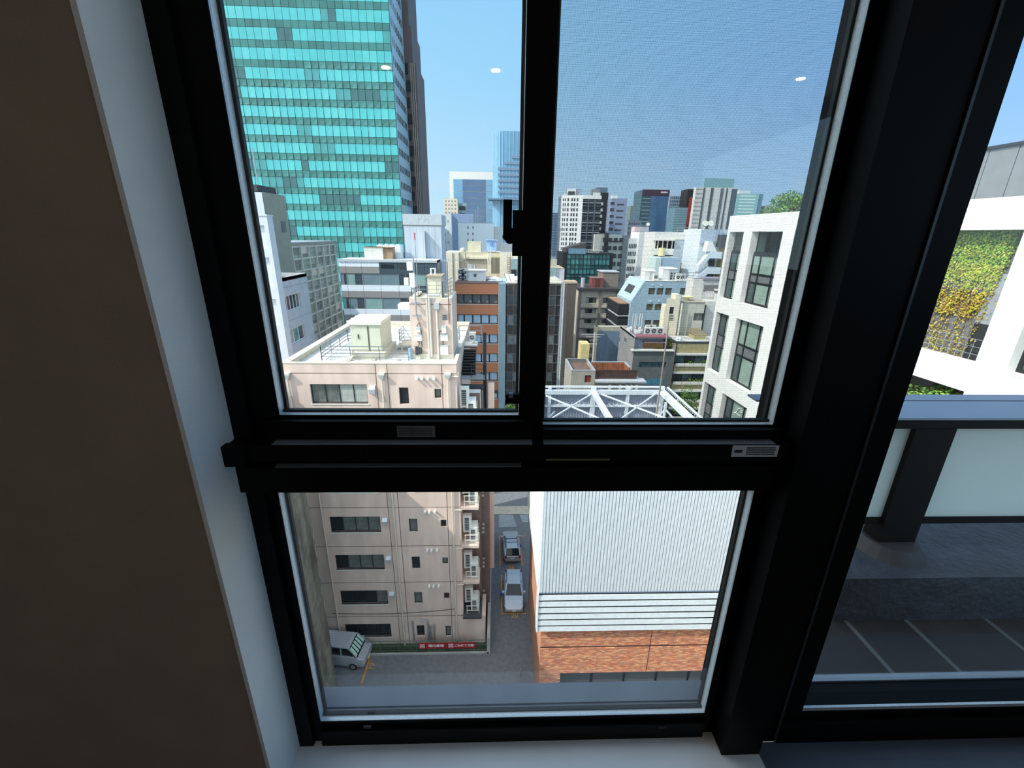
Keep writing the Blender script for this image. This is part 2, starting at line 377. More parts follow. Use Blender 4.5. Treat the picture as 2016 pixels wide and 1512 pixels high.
# rails between the lights
t = MB(BLACK); t.box(-.645, .735, .953, 1.0, z_(-.527), z_(-.484))
t.box(-.645, -.60, .93, .953, z_(-.53), z_(-.478)); t.build('lower_rail', w1)
t = MB(BLACK); t.box(-.60, .735, .985, 1.0, z_(-.56), z_(-.527)); t.box(-.645, .735, .966, 1.0, z_(-.623), z_(-.553)); t.build('transom', w1)
RAILLIT = mat('rail_lit_top', (168, 180, 192), rough=.3, metal=.6, noise=.04, ns=20)  # pale satin: sky sheen on the black rail tops, put into the colour
for xa, xb in ((-.54, .085), (.113, .69)): MB(RAILLIT).box(xa, xb, .9535, .978, z_(-.4838), z_(-.4826)).build('rail_lit_strip', w1)
MB(RAILLIT).box(-.55, .06, .9665, .9845, z_(-.5528), z_(-.5516)).build('transom_lit_strip', w1)
# lower fixed light
w2 = struct('window_2', (0, 1.0, z_(-1.5)))
b = MB(BLACK)
b.box(-.60, -.5825, 1.0, 1.041, z_(-1.6), z_(-.62)); b.box(-.5825, .7055, 1.0, 1.041, z_(-.634), z_(-.62)); b.box(-.5825, .7055, 1.0, 1.041, z_(-1.6), z_(-1.5175)); b.box(.7055, .735, 1.0, 1.041, z_(-1.6), z_(-.62))
b.box(-.572, .695, .985, 1.0, z_(-1.6), z_(-1.535))
b.build('window_frame', w2)
glazed(w2, -.572, .695, z_(-1.507), z_(-.645), 1.001)
b = MB(GASK)
for px in (724, 1303): p = onY(px, 1430, .985); b.box(p.x-.012, p.x+.012, .98, .986, p.z-.004, p.z+.004)
b.build('weep_cover', w2)
LEDGE = mat('ledge_metal', (118, 128, 140), rough=.45, noise=.06, ns=9, spec=.5)
b = MB(LEDGE); b.box(-.62, .74, 1.042, 1.06, z_(-1.56), z_(-1.535)); b.hexa([(-.62,1.06,z_(-1.56)),(.74,1.06,z_(-1.56)),(.74,1.115,z_(-1.56)),(-.62,1.115,z_(-1.56)),(-.62,1.06,z_(-1.528)),(.74,1.06,z_(-1.528)),(.74,1.115,z_(-1.508)),(-.62,1.115,z_(-1.508))])
b.box(.74, 2.6, 1.1, 1.125, z_(-1.56), z_(-1.505)); b.build('trim_4')['kind'] = 'structure'
# the thick post and the glazed door beside it
b = MB(BLACK); b.box(.735, .86, .93, 1.12, z_(-1.63), z_(CZ)); b.box(.86, .955, .985, 1.12, z_(-1.63), z_(CZ)); b.box(.955, 1.03, 1.0, 1.12, z_(-1.63), z_(CZ)); b.build('trim_5')['kind'] = 'structure'
d1 = struct('window_3', (1.9, 1.0, z_(-1.5)))
b = MB(BLACK); b.box(1.03, 2.49, 1.0, 1.10, z_(-1.6), z_(-1.512)); b.box(1.03, 2.49, 1.0, 1.10, z_(ZT), z_(CZ)); b.box(2.4, 2.49, 1.0, 1.1, z_(-1.6), z_(CZ)); b.box(.955, 2.49, .985, 1.0, z_(-1.64), z_(-1.545))
b.build('window_frame', d1)
b = MB(SPACER); b.box(.96, 2.4, 1.004, 1.012, z_(-1.512), z_(-1.498)); b.build('glass_spacer', d1)
b = MB(mat('post_trim', (70, 76, 82), rough=.4, metal=.4, noise=.1)); b.box(.944, .951, .98, .986, z_(-1.62), z_(CZ)); b.build('seal_strip', d1)
MB(GL).box(.96, 2.4, 1.06, 1.064, z_(-1.512), z_(ZT)).build('pane', d1)

# latch on the meeting stile
def hw(px, py, Y=.985): return onY(px, py, Y)
t = thing('window_latch', 'black crescent latch with upright lever on the centre window stile', 'latch', hw(1010, 450))
a = hw(1009.5, 414); c = hw(1031, 504); b = MB(BLACK); b.box(a.x, c.x, .978, 1.0, c.z, a.z); b.build('body', t)
a = hw(991, 393.5); c = hw(1007, 470); b = MB(BLACK); b.box(a.x, c.x, .97, .984, c.z, a.z); q = hw(1000, 462); b.tube([(q.x+.004, .97, q.z-.008), (q.x+.004, .985, q.z-.008)], .011, 14); b.tube([(q.x-.004, .972, q.z-.004), (q.x-.004, .983, q.z-.004)], .008, 12)
b.build('lever', t)
a = hw(1007, 449); c = hw(1012, 470); MB(BLACK).box(a.x, c.x+.004, .975, .99, c.z, a.z).build('pivot', t)
t = thing('sash_stopper', 'small black sash stopper low on the centre window stile', 'stopper', hw(1005, 785))
a = hw(996, 777); c = hw(1024, 795); MB(BLACK).box(a.x, c.x, .985, 1.0, c.z, a.z).build('body', t)
a = hw(1001.5, 774); c = hw(1010, 783); MB(mat('stopper_grey', (120, 130, 150), noise=0, rough=.4)).box(a.x, c.x, .983, .99, c.z, a.z).build('slider', t)
# stickers and the pull strip
PAPER = mat('sticker_paper', (205, 208, 210), rough=.6, noise=.05, ns=30); INK = mat('sticker_ink', (45, 45, 48), noise=0)
def lines(b, x0, x1, z0, z1, y, n, seed, m):
    q = random.Random(seed); h = (z1-z0)/n
    for i in range(n):
        x = x0; zc = z1-h*(i+.5)
        while x < x1-.004:
            l = q.choice((.0016, .0022, .0026)); b.box(x, min(x+l, x1), y-.0006, y, zc-h*.28, zc+h*.28, m); x += l+.0008
t = thing('warning_sticker', 'pale printed sticker at the end of the black window rail', 'sticker', onY(1485, 887, .953))
a = onY(1443, 877, .9525); c = onY(1529, 899, .9525); MB(PAPER).box(a.x, c.x, .9515, .953, c.z, a.z).build('card', t)
b = MB(INK); lines(b, a.x+.036, c.x-.006, c.z+.004, a.z-.003, .9515, 4, 3, INK); b.box(a.x+.006, a.x+.026, .951, .9515, (a.z+c.z)/2-.004, (a.z+c.z)/2+.004); b.build('print', t, kind='stuff')
t = thing('instruction_sticker', 'dim grey printed sticker under the clear pane on the sash', 'sticker', onY(820, 849, 1.0))
a = onY(781, 838.5, .9775); c = onY(857, 860, .9775); MB(mat('sticker_grey', (120, 122, 120), noise=.1, ns=40, rough=.5)).box(a.x, c.x, .9765, .978, c.z, a.z).build('card', t)
b = MB(INK); lines(b, a.x+.004, c.x-.004, c.z+.003, a.z-.003, .9765, 5, 5, INK); b.build('print', t, kind='stuff')
a = onY(1075, 903, .953); c = onY(1200, 906, .953)
solo(MB(mat('strip_brass', (150, 140, 110), rough=.35, metal=.6, noise=.1)).box(a.x, c.x, .951, .953, c.z, a.z), 'pull_strip', 'thin brassy strip along the lower edge of the window rail', 'strip', (a.x, .952, c.z))

# ---------------------------------------------------------------- balcony outside the right pane
BY = 2.05
RAILM = mat('handrail_metal', (132, 142, 156), rough=.32, metal=.55, noise=.04, ns=5)
FROST = bpy.data.materials.new('frosted_glass'); FROST.use_nodes = True; t_ = FROST.node_tree; t_.nodes.clear()
d_ = N(t_, 'ShaderNodeBsdfDiffuse'); d_.inputs[0].default_value = (.84, .88, .85, 1); tl_ = N(t_, 'ShaderNodeBsdfTranslucent'); tl_.inputs[0].default_value = (.84, .88, .85, 1)
m_ = N(t_, 'ShaderNodeMixShader'); m_.inputs[0].default_value = .5; o_ = N(t_, 'ShaderNodeOutputMaterial')
for a_, b_ in ((d_.outputs[0], m_.inputs[1]), (tl_.outputs[0], m_.inputs[2]), (m_.outputs[0], o_.inputs[0])): t_.links.new(a_, b_)
BALC = mat('balcony_concrete', (58, 62, 70), rough=.55, noise=.2, ns=9, bump=.6, bs=30)
BDARK = mat('balcony_deck', (40, 36, 34), rough=.6, noise=.15, ns=4)
t = thing('balcony_railing', 'balcony railing of frosted glass with a wide grey metal handrail', 'railing', (2.2, BY, z_(-1.75)))
q = lambda px, py: onY(px, py, BY)
zt = q(1900, 823).z; yb = onZ(1900, 777, zt).y; ym = onZ(1900, 789, zt).y
b = MB(RAILM); b.box(1.9, 5.5, BY, ym-.006, zt-.012, zt); b.box(1.5, 5.5, ym+.006, yb, zt-.012, zt); b.build('handrail', t)
b = MB(BLACK); b.box(1.9, 5.5, BY+.012, yb-.012, q(1900, 845).z, zt-.012); b.box(1.9, 5.5, BY+.004, BY+.012, q(1900, 845).z, zt-.013); b.build('rail_beam', t)
p0 = q(1845, 900); x0 = q(1805, 845).x; x1 = q(1885, 845).x; zb = q(1850, 1023).z
for i, (xa, xc) in enumerate(((1.92, x0+.01), (x1-.01, 3.9), (4.1, 5.5))):
    MB(FROST).box(xa, xc, BY+.03, BY+.042, zb-.02, q(1900, 843).z).build('glass_panel', t)
b = MB(BLACK); b.box(1.9, 5.5, BY+.02, BY+.055, q(1850, 1035).z, zb); b.build('bottom_rail', t)
zf = HC-1.75
b = MB(BLACK); b.box(x0, x1, BY+.0, BY+.11, zf, q(1900, 845).z); b.build('post', t)
b = MB(mat('post_base', (58, 56, 58), rough=.6, noise=.1)); b.tube([((x0+x1)/2, BY+.05, zf), ((x0+x1)/2, BY+.05, zf+.07)], .19, 20, r2=.14); b.build('post_base', t)
b = MB(BLACK); b.box(3.9, 4.1, BY, BY+.11, zf, q(1900, 845).z); b.build('post', t)
ye = onZ(1900, 1137, zf).y
sbox('slab', 1.9, 6, ye, 2.6, zf-.3, zf, m=BALC); 
fl = struct('balcony_floor', (2, 1.4, z_(-2.05)))
MB(BDARK).box(1.38, 6, 1.18, ye, z_(-2.2), z_(-2.05)).build('deck', fl)
b = MB(mat('reflected_line', (84, 88, 88), rough=.6, noise=.1))
for xx in (1.98, 2.33, 2.80, 3.4): b.box(xx-.012, xx+.012, 1.2, ye, z_(-2.05), z_(-2.047))  # pale strips on the deck stand in for lines reflected in the glass
b.build('joint', fl)

# ================================================================ GROUND
ASPH = mat('asphalt', (116, 118, 122), rough=.9, noise=.12, ns=3, bump=.2, bs=60)
g = struct('ground', (0, 0, 0))
MB(ASPH).box(-1500, 1500, -60, 1800, -.5, 0).build('asphalt_bed', g)
PAINT = mat('road_paint_orange', (214, 150, 70), rough=.8, noise=.15, ns=8); PAINTW = mat('road_paint_white', (205, 205, 195), rough=.8, noise=.15, ns=8)
def gz(px, py, z=0): return onZ(px, py, z)
def stripe(pts, w, m, name='bay_line'):
    b = MB(m)
    for (a, c) in pts: b.bar(gz(*a)+Vector((0,0,.006)), gz(*c)+Vector((0,0,.006)), w, .012)
    o = b.build(name, g); return o
cB = crop(540, 950, 3.0865)
stripe([(cB(1380, 560), cB(1382, 795)), (cB(1382, 795), cB(1530, 795))], .12, PAINT)
stripe([(cB(1368, 322), cB(1372, 505)), (cB(1368, 325), cB(1525, 325)), (cB(1488, 325), cB(1508, 503))], .12, PAINT)
stripe([(cB(590, 1035), cB(530, 1222))], .14, PAINT)
stripe([(cB(590, 1048), cB(1310, 1037))], .07, PAINTW, 'kerb_line')
def text(s, pos, size, m, rz=0, tilt=0, name='number_marking', parent=None, ext=.004, bold=0):
    c = bpy.data.curves.new(name, 'FONT'); c.body = s; c.size = size; c.extrude = ext; c.align_x = 'CENTER'; c.align_y = 'CENTER'; c.offset = bold
    o = bpy.data.objects.new(name, c); COL.objects.link(o); c.materials.append(m)
    me = bpy.data.meshes.new_from_object(o.evaluated_get(bpy.context.evaluated_depsgraph_get())); bpy.data.objects.remove(o)
    o = bpy.data.objects.new(name, me); COL.objects.link(o); o['kind'] = 'stuff' if len(s) > 2 else 'thing'
    if len(s) <= 2: del o['kind']
    if parent is not None: o.parent = parent; pos = Vector(pos)-Vector(parent['_L'])
    o.location = pos; o.rotation_euler = (tilt, 0, rz); return o
text('26', gz(*cB(1440, 518))+Vector((0,0,.01)), .62, PAINT, parent=g, bold=.015)
text('20', gz(*cB(1460, 810))+Vector((0,0,.01)), .62, mat('road_paint_pale', (200, 175, 130), noise=.1), parent=g, bold=.01)
text('19', gz(*cB(592, 1118))+Vector((0,0,.01)), .62, PAINT, rz=math.radians(78), parent=g, bold=.015)
# lighter concrete pad and pavement beyond the parked cars
b = MB(mat('pad_concrete', (150, 156, 158), rough=.9, noise=.1)); p = [gz(982, 1039), gz(1018, 1038), gz(1009, 1013), gz(982, 1014)]
b.hexa([v+Vector((0,0,.0)) for v in p]+[v+Vector((0,0,.05)) for v in p]); p = [gz(1029,1029), gz(1040,1029), gz(1040,1013), gz(1022,1013)]
b.hexa([v for v in p]+[v+Vector((0,0,.05)) for v in p]); b.build('concrete_pad', g)
a = gz(982, 1014); b = MB(mat('pavement', (186, 178, 160), rough=.9, noise=.1)); b.box(a.x-4, a.x+8, a.y, a.y+1.6, 0, .12); b.build('pavement', g)

# ---------------------------------------------------------------- cars
TYRE = mat('tyre', (22, 22, 23), rough=.8, noise=.05); CARGLASS = mat('car_glass', (26, 38, 42), rough=.06, noise=0, spec=.35)
HUB = mat('wheel_hub', (170, 172, 175), rough=.3, metal=.7, noise=0); LIGHTM = mat('headlight', (215, 222, 226), rough=.1, noise=0); TAIL = mat('tail_light', (150, 30, 28), rough=.2, noise=0)
def ring(x, hw, z0, z1, top=.86, n=5):
    """section of a body at x: half width hw, from z0 to z1, top narrower and rounded"""
    r = .16
    return [(x,-hw*.94,z0),(x,hw*.94,z0),(x,hw,z0+(z1-z0)*.3),(x,hw,z0+(z1-z0)*.62),(x,hw*(top+1)/2,z1-.05),(x,hw*top,z1),(x,-hw*top,z1),(x,-hw*(top+1)/2,z1-.05),(x,-hw,z0+(z1-z0)*.62),(x,-hw,z0+(z1-z0)*.3)]
def car(label, pos, rz, body, kind, group=None):
    t = thing('van' if kind == 'van' else 'car', label, 'van' if kind == 'van' else 'car', (0, 0, 0), group)
    if kind == 'van': st = [(2.25,.72,.45,.95),(2.12,.82,.3,1.02),(1.7,.86,.25,1.12),(1.2,.87,.25,1.2),(0,.87,.25,1.2),(-2.0,.87,.25,1.2),(-2.3,.84,.35,1.15)]; cab = [(1.72,.80,1.1,1.14),(1.15,.76,1.12,1.9),(.9,.74,1.12,1.96),(-1.9,.74,1.12,1.96),(-2.28,.78,1.1,1.8)]
    elif kind == 'sedan': st = [(2.2,.62,.4,.62),(2.08,.8,.25,.72),(1.4,.87,.22,.88),(.7,.88,.2,.96),(-1.2,.88,.2,.98),(-1.9,.84,.24,.96),(-2.2,.7,.35,.86)]; cab = [(.95,.78,.9,.94),(.1,.64,.94,1.42),(-.9,.63,.94,1.46),(-1.75,.66,.94,1.38),(-2.12,.70,.9,.98)]
    else: st = [(2.1,.62,.4,.66),(1.98,.8,.25,.78),(1.3,.87,.22,.93),(.7,.88,.2,1.0),(-1.3,.88,.2,1.02),(-1.95,.84,.24,1.0),(-2.15,.76,.35,.92)]; cab = [(.95,.78,.92,.98),(.25,.66,.98,1.48),(-1.0,.66,.98,1.54),(-1.6,.68,.98,1.48),(-2.08,.74,.94,1.02)]
    b = MB(body)
    b.loft([ring(x, h, a, c, .9) for x, h, a, c in st])
    b.build('body', t)
    b = MB(CARGLASS); b.loft([ring(x, h, a, c, .93) for x, h, a, c in cab]); b.build('cabin_glass', t)
    i0, i1 = 1, len(cab)-2
    b = MB(body); rr = [(x, h, c) for x, h, a, c in cab[i0:i1+1]]
    if kind == 'van':
        rr = [*rr, (-2.28, .78, 1.8)]
    b.loft([[(x,-h*.97,c-.06),(x,h*.97,c-.06),(x,h*.93,c+.012),(x,-h*.93,c+.012)] for x, h, c in rr])
    b.build('roof_panel', t)
    for s in (-1, 1):
        MB(body).bar((cab[0][0], s*cab[0][1]*.97, cab[0][3]-.01), (cab[1][0], s*cab[1][1]*.96, cab[1][3]), .07, .05).build('pillar', t)
        MB(body).bar((cab[-1][0], s*cab[-1][1]*.97, cab[-1][3]-.02), (cab[-2][0], s*cab[-2][1]*.96, cab[-2][3]), .09, .06).build('pillar', t)
        for xx in ((.55, -.6) if kind == 'van' else (-.35,)):
            MB(body).bar((xx, s*.875, 1.0 if kind != 'van' else 1.18), (xx-.05, s*(.64 if kind != 'van' else .75), cab[2][3]-.06), .07, .05).build('pillar', t)
    if kind == 'van':
        b = MB(mat('van_roof_rib', (164, 170, 180), rough=.3, metal=.25, noise=0))
        for k in range(7): MB(mat('van_roof_rib', (164, 170, 180))).box(-2.1, .85, -.6+k*.2-.03, -.6+k*.2+.03, 1.966, 1.976).build('roof_rib', t)
        b = MB(mat('sun_shade', (190, 222, 210), rough=.4, noise=.05))
        for k in range(5):
            y = -.62+k*.31; p = []
            for yy in (y-.1, y+.1):
                p += [(1.64, yy, 1.235), (1.2, yy*.93, 1.85)]
            b.hexa([p[0], p[2], p[3], p[1]]+[(q[0]+.025, q[1], q[2]+.02) for q in (p[0], p[2], p[3], p[1])])
        b.build('sun_shade', t)
    if kind == 'wagon':
        b = MB(CHAR)
        for s in (-1, 1): b.bar((.15, s*.56, 1.55), (-1.5, s*.58, 1.56), .04)
        for xx in (-.15, -.75): b.box(xx-.025, xx+.025, -.6, .6, 1.53, 1.555)
        b.build('roof_rails', t)
    fx = st[1][0]
    for s in (-1, 1):
        MB(LIGHTM).loft([[(fx-.28, s*.5, st[1][3]-.12), (fx-.28, s*.82, st[1][3]-.14), (fx-.28, s*.82, st[1][3]+.03), (fx-.28, s*.5, st[1][3]+.05)], [(fx+.02, s*.5, st[1][3]-.16), (fx-.04, s*.78, st[1][3]-.16), (fx-.04, s*.78, st[1][3]-.02), (fx+.02, s*.5, st[1][3]-.02)]]).build('headlight', t)
        rx = st[-1][0]
        MB(TAIL).box(rx-.02, rx+.12, min(s*.6, s*.8), max(s*.6, s*.8), .72, .95).build('tail_light', t)
        mxx = cab[0][0]-.25; zm = cab[0][2]+.08
        MB(body).box(mxx-.09, mxx+.09, min(s*.84, s*1.04), max(s*.84, s*1.04), zm, zm+.16).build('wing_mirror', t)
        for xx in (1.35, -1.4):
            w = MB(TYRE).tube([(xx, s*.7, .31), (xx, s*.885, .31)], .31, 18).build('wheel', t)
            MB(HUB).tube([(xx, s*.88, .31), (xx, s*.895, .31)], .2, 14).build('hub_cap', w)
    b = MB(mat('licence_plate', (232, 232, 225), noise=0)); b.box(st[0][0]-.01, st[0][0]+.02, -.17, .17, .4, .52); b.build('licence_plate', t); b = MB(mat('licence_plate', (232, 232, 225))); b.box(st[-1][0]-.02, st[-1][0]+.01, -.17, .17, .62, .78); b.build('licence_plate', t)
    t.location = pos; t.rotation_euler = (0, 0, rz); return t
SILVER = mat('silver_car_paint', (192, 195, 200), rough=.25, metal=.25, noise=0); SILVER2 = mat('grey_silver_paint', (190, 192, 196), rough=.25, metal=.25, noise=0); VANP = mat('van_paint', (178, 182, 188), rough=.3, metal=.25, noise=0)
a = onZ(1011, 1162, 1.0); car('silver saloon car parked nose out above the painted number 20', (a.x+.02, a.y+.42, 0), math.radians(-91), SILVER, 'sedan')
a = onZ(1007, 1076, 1.0); car('silver estate car with roof bars parked behind the painted number 26', (a.x, a.y+.75, 0), math.radians(92), SILVER2, 'wagon')
a = onZ(718, 1287, .9); car('silver ribbed-roof van parked beside the rough concrete wall', (a.x-2.0, a.y+.42, 0), math.radians(-7), VANP, 'van')
BLUE = mat('blue_marker', (40, 90, 170), noise=.05)
for (px, py, l) in ((1024, 1077, 'small blue marker box beside the estate car'), (987, 1171, 'small blue marker box beside the saloon car')):
    a = gz(px, py, .3); solo(MB(BLUE).box(a.x-.12, a.x+.12, a.y-.15, a.y+.15, .45, .62).box(a.x-.03, a.x+.03, a.y-.03, a.y+.03, 0, .45), 'bay_marker', l, 'marker', (a.x, a.y, 0))

# ================================================================ ROUGH WALL BUILDING AT THE LEFT
ROUGH = mat('rough_concrete', (116, 114, 104), rough=.95, noise=.35, ns=1.2, bump=1.0, bs=3, stretch=(1.5, 1.5, .25))
e = onY(640, 1195, 23.2); F = rside(e.x)
t = thing('concrete_building', 'low building with rough unplastered concrete wall beside the silver van', 'building', F.w(14, 3, 0))
ztop = HC-12.6+(e.x+12)*-1.08
b = MB(ROUGH); nS, nZ = 48, 56
q = random.Random(3); P = [[F.w(3+20.2*i/nS, (q.random()-.5)*.12 if 0 < i < nS else q.random()*.06-.02, ztop*j/nZ) for j in range(nZ+1)] for i in range(nS+1)]
for i in range(nS):
    for j in range(nZ): b.face([P[i][j], P[i+1][j], P[i+1][j+1], P[i][j+1]])
b.build('wall', t)
b = MB(ROUGH); b.fbox(F, 3, 23.15, .3, 12, 0, ztop); b.build('block', t)
s1_, z1_ = front(26.6).at(802.5, 972.7); xq = -14.3; zq = z1_+(s1_-xq)*.70/.66
MB(ROUGH).box(xq-9, xq, 8, 26.3, 0, zq).build('rear_block', t); MB(CONC).fbox(F, 3, 23.1, .1, 12, ztop, ztop+.1).build('roof', t)

# ================================================================ PINKISH-BROWN OFFICE BUILDING IN FRONT
PINK = mat('pink_render', (224, 199, 184), rough=.9, noise=.1, ns=.9, bump=.1, bs=60, stretch=(1.4, 1.4, .35))
JOINT = mat('sealant_joint', (84, 64, 58), noise=0); PIPE = mat('drain_pipe', (212, 204, 190), rough=.5, noise=.06)
ROOFM = mat('roof_membrane', (205, 205, 200), rough=.85, noise=.22, ns=.5)
D1 = 26.6; F = front(D1)
cA = crop(530, 560, 3.877); cR = crop(620, 600, 9.164); cP = crop(790, 500, 6.577); cS = crop(880, 650, 8.894)
zp = F.at(720, 716)[1]; sL = F.at(553, 716)[0]; sR = F.at(898, 717)[0]; zr = zp-.33
yback = onZ(790, 634, zp).y
T = brown = thing('office_building', 'pinkish brown office building with a flat white roof straight ahead', 'building', F.w((sL+sR)/2, 0, 0))
rows = [(756.5, 794.7), (873, 907)]+[tuple(cB(0, v)[1] for v in r) for r in ((102, 205), (307, 402), (498, 588), (682, 765), (855, 945))]
w0 = F.rect(612, 756.5, 723.5, 794.7); n0 = F.rect(786, 763, 804.7, 796); m0 = F.rect(855.5, 766, 868.4, 784)
zc = [(F.at(690, a)[1]+F.at(690, c)[1])/2 for a, c in rows]
step = (zc[0]-zc[6])/6; zc = [zc[0]-step*k for k in range(7)]
hw_ = w0[3]-w0[1]; hn = n0[3]-n0[1]; hm = m0[3]-m0[1]; dn = (n0[1]+n0[3])/2-zc[0]; dm = (m0[1]+m0[3])/2-zc[0]
W_ = []; Nn = []; Mm = []
for k, z in enumerate(zc):
    W_.append((w0[0], z-hw_/2, w0[2], z+hw_/2)); Nn.append((n0[0], z+dn-hn/2, n0[2], z+dn+hn/2))
    Mm.append((m0[0], z+dm-hm/2-(.5 if k == 6 else 0), m0[2], z+dm+hm/2))
b = MB(PINK); b.shell(F, sL, sR, yback-D1, 0, zp, W_+Nn+Mm, .22); b.build('wall', T)
pw = .22
b = MB(ROOFM); b.fbox(F, sL+.05, sR-.05, .05, yback-D1-.05, zr-.2, zr); b.build('roof', T)
b = MB(mat('parapet_cap', (214, 204, 186), noise=.05)); b.fbox(F, sL-.02, sR+.02, -.03, pw, zp, zp+.05); b.fbox(F, sL-.02, sL+pw+.25, pw, yback-D1, zp, zp+.06); b.fbox(F, sL, sR, yback-D1-pw, yback-D1, zp, zp+.08); b.fbox(F, sR-pw, sR+.02, pw, 2.3, zp, zp+.05); b.build('parapet_cap', T)
b = MB(mat('parapet_inner', (210, 198, 176), noise=.08)); b.fbox(F, sL+.05, sL+.45, pw, yback-D1-.1, zr, zp); b.fbox(F, sL+.05, sR-.05, pw-.1, pw, zr, zp); b.fbox(F, sL+.3, sR, yback-D1-.5, yback-D1-.02, zr, zp); b.build('parapet_kerb', T)
CURT = mat('window_curtain', (178, 180, 172), rough=.3, noise=.12, ns=3); W2 = mat('window_shade_grey', (112, 116, 112), rough=.12, noise=.2, ns=2)
for k, r in enumerate(W_):
    pm = [[W2, W2, CURT, CURT], [W2, WINDARK, W2, CURT], [CURT, CURT, W2, W2], [WINDARK, W2, W2, W2], [WINDARK, W2, W2, W2], [WINDARK, WINDARK, WINDARK, W2], [WINDARK]*4][k]
    win(T, F, r, 4, 1, DSTEEL, pm, .06, .14)
    MB(OFFW).fbox(F, r[0]-.06, r[2]+.06, -.04, .12, r[1]-.07, r[1]).build('window_sill', T)
for k, r in enumerate(Nn): win(T, F, r, 1, 1, DSTEEL, [[WINDARK], [W2]][k % 2], .06, .14)
for k, r in enumerate(Mm): win(T, F, r, 1, 1, DSTEEL, [[W2], [WINDARK]][k % 2], .06, .14)
# joints: two-millimetre proud sealant lines
for px in (740, 763, 870): 
    s = F.at(px, 740)[0]; MB(JOINT).fbox(F, s-.02, s+.02, -.004, .01, 0, zp-.02).build('joint', T)
for k in range(7):
    z = zc[k]+1.42 if k else F.at(700, 735)[1]; MB(JOINT).fbox(F, sL, sR, -.004, .01, z-.02, z+.02).build('joint', T)
for px, nm in ((567.4, 0), (752.3, 0), (882, 0)):
    s = F.at(px, 745)[0]; zt = F.at(px, 733)[1]; o = MB(PIPE).tube([F.w(s, -.12, 0), F.w(s, -.12, zt-.35)], .065, 10).build('drain_pipe', T)
    b = MB(mat('hopper', (220, 216, 205), rough=.5, noise=.05)); b.loft([[F.w(s-.09,-.2,zt-.38),F.w(s+.09,-.2,zt-.38),F.w(s+.09,-.03,zt-.38),F.w(s-.09,-.03,zt-.38)],[F.w(s-.2,-.28,zt-.12),F.w(s+.2,-.28,zt-.12),F.w(s+.2,-.02,zt-.12),F.w(s-.2,-.02,zt-.12)],[F.w(s-.2,-.28,zt),F.w(s+.2,-.28,zt),F.w(s+.2,-.02,zt),F.w(s-.2,-.02,zt)]]); b.build('hopper', o)
b = MB(PIPE)
for px in (633,): s = F.at(px, 1000)[0]; b.tube([F.w(s, -.1, .4), F.w(s, -.1, zc[1])], .05, 8)
b.build('drain_pipe', T)
VW = mat('vent_white', (235, 235, 230), noise=0); HOOD = mat('vent_hood', (196, 200, 202), rough=.4, metal=.4, noise=.05)
vs_ = [F.at(p, 744)[0] for p in (821, 831.2, 843, 855)]; vz = F.at(835, 744)[1]-zc[0]
v0 = None
for k in range(6):
    for s in (vs_ if k == 0 else vs_[:3]):
        if v0 is None: v0 = MB(VW).tube([(0,.02,0),(0,-.17,0),(0,-.23,0)], .085, 12).mesh('vent_cap')
        place(v0, 'vent_cap', T, F.w(s, 0, zc[k]+vz))
h_ = F.rect(728, 758, 739.5, 773.6); hz = (h_[1]+h_[3])/2-zc[0]; hm_ = None
for k in range(6):
    if hm_ is None:
        w = h_[2]-h_[0]; b = MB(HOOD); b.loft([[(0,0,-.25),(w,0,-.25),(w,-.26,-.25),(0,-.26,-.25)],[(0,0,.05),(w,0,.05),(w,-.26,.05),(0,-.26,.05)],[(0,0,.25),(w,0,.25),(w,-.08,.25),(0,-.08,.25)]]); hm_ = b.mesh('vent_hood')
    place(hm_, 'vent_hood', T, F.w(h_[0], 0, zc[k]+hz))
# cable sagging across the ground-floor wall
b = MB(CHAR); pts = []
for i in range(15):
    s = F.at(655, 1206)[0]+(F.at(895, 1195)[0]-F.at(655, 1206)[0])*i/14; pts.append(F.w(s, -.05, F.at(700, 1205)[1]+.25*((i-7)/7)**2-.3+i*.02))
b.tube(pts, .018, 6); b.build('cable', T)
# low pipes near the entrance
b = MB(STEEL); f2 = lambda x, y: F.at(*cB(x, y))
for xa, ya, yb_ in ((842, 830, 960), (950, 860, 960), (972, 855, 960)):
    s, za = f2(xa, ya); b.tube([F.w(s, -.15, za), F.w(s, -.15, .5)], .06, 8)
s, za = f2(890, 830); s2, zb = f2(935, 840); b.tube([F.w(s, -.15, za), F.w(s2, -.15, za), F.w(s2, -.15, .5)], .06, 8); b.build('service_pipe', T)

# cooling-unit balconies stacked on the end of the front
x0 = sR; x1 = F.at(942, 1000)[0]; xe = F.at(962, 1000)[0]
AC = mat('cooling_unit_white', (222, 222, 214), rough=.5, noise=.05); GRL = mat('grille_dark', (70, 76, 80), rough=.5, noise=.1)
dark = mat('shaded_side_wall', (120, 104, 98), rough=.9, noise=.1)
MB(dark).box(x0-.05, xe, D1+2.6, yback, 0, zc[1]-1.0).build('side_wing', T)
slabs = []
for k in range(6):
    zb = zc[k]-1.05-.9
    b = MB(PINK); b.box(x0, x1, D1+.02, D1+1.55, zb-.22, zb); b.build('balcony_slab', T); slabs.append(zb)
    b = MB(OFFW)
    for h in (.45, .9): b.bar((x0+.25, D1+.08, zb+h), (x1-.05, D1+.08, zb+h), .04)
    b.bar((x1-.06, D1+.08, zb+.9), (x1-.06, D1+1.5, zb+.9), .04)
    for x in (x0+.3, x1-.06): b.bar((x, D1+.08, zb), (x, D1+.08, zb+.9), .04)
    b.build('balcony_rail', T)
    b = MB(PIPE); zz = zc[k]+1.25; b.tube([(x0-.35, D1-.12, zz), (x0+.12, D1-.12, zz), (x0+.12, D1-.12, zz+.25)], .045, 8); b.build('pipe_elbow', T)
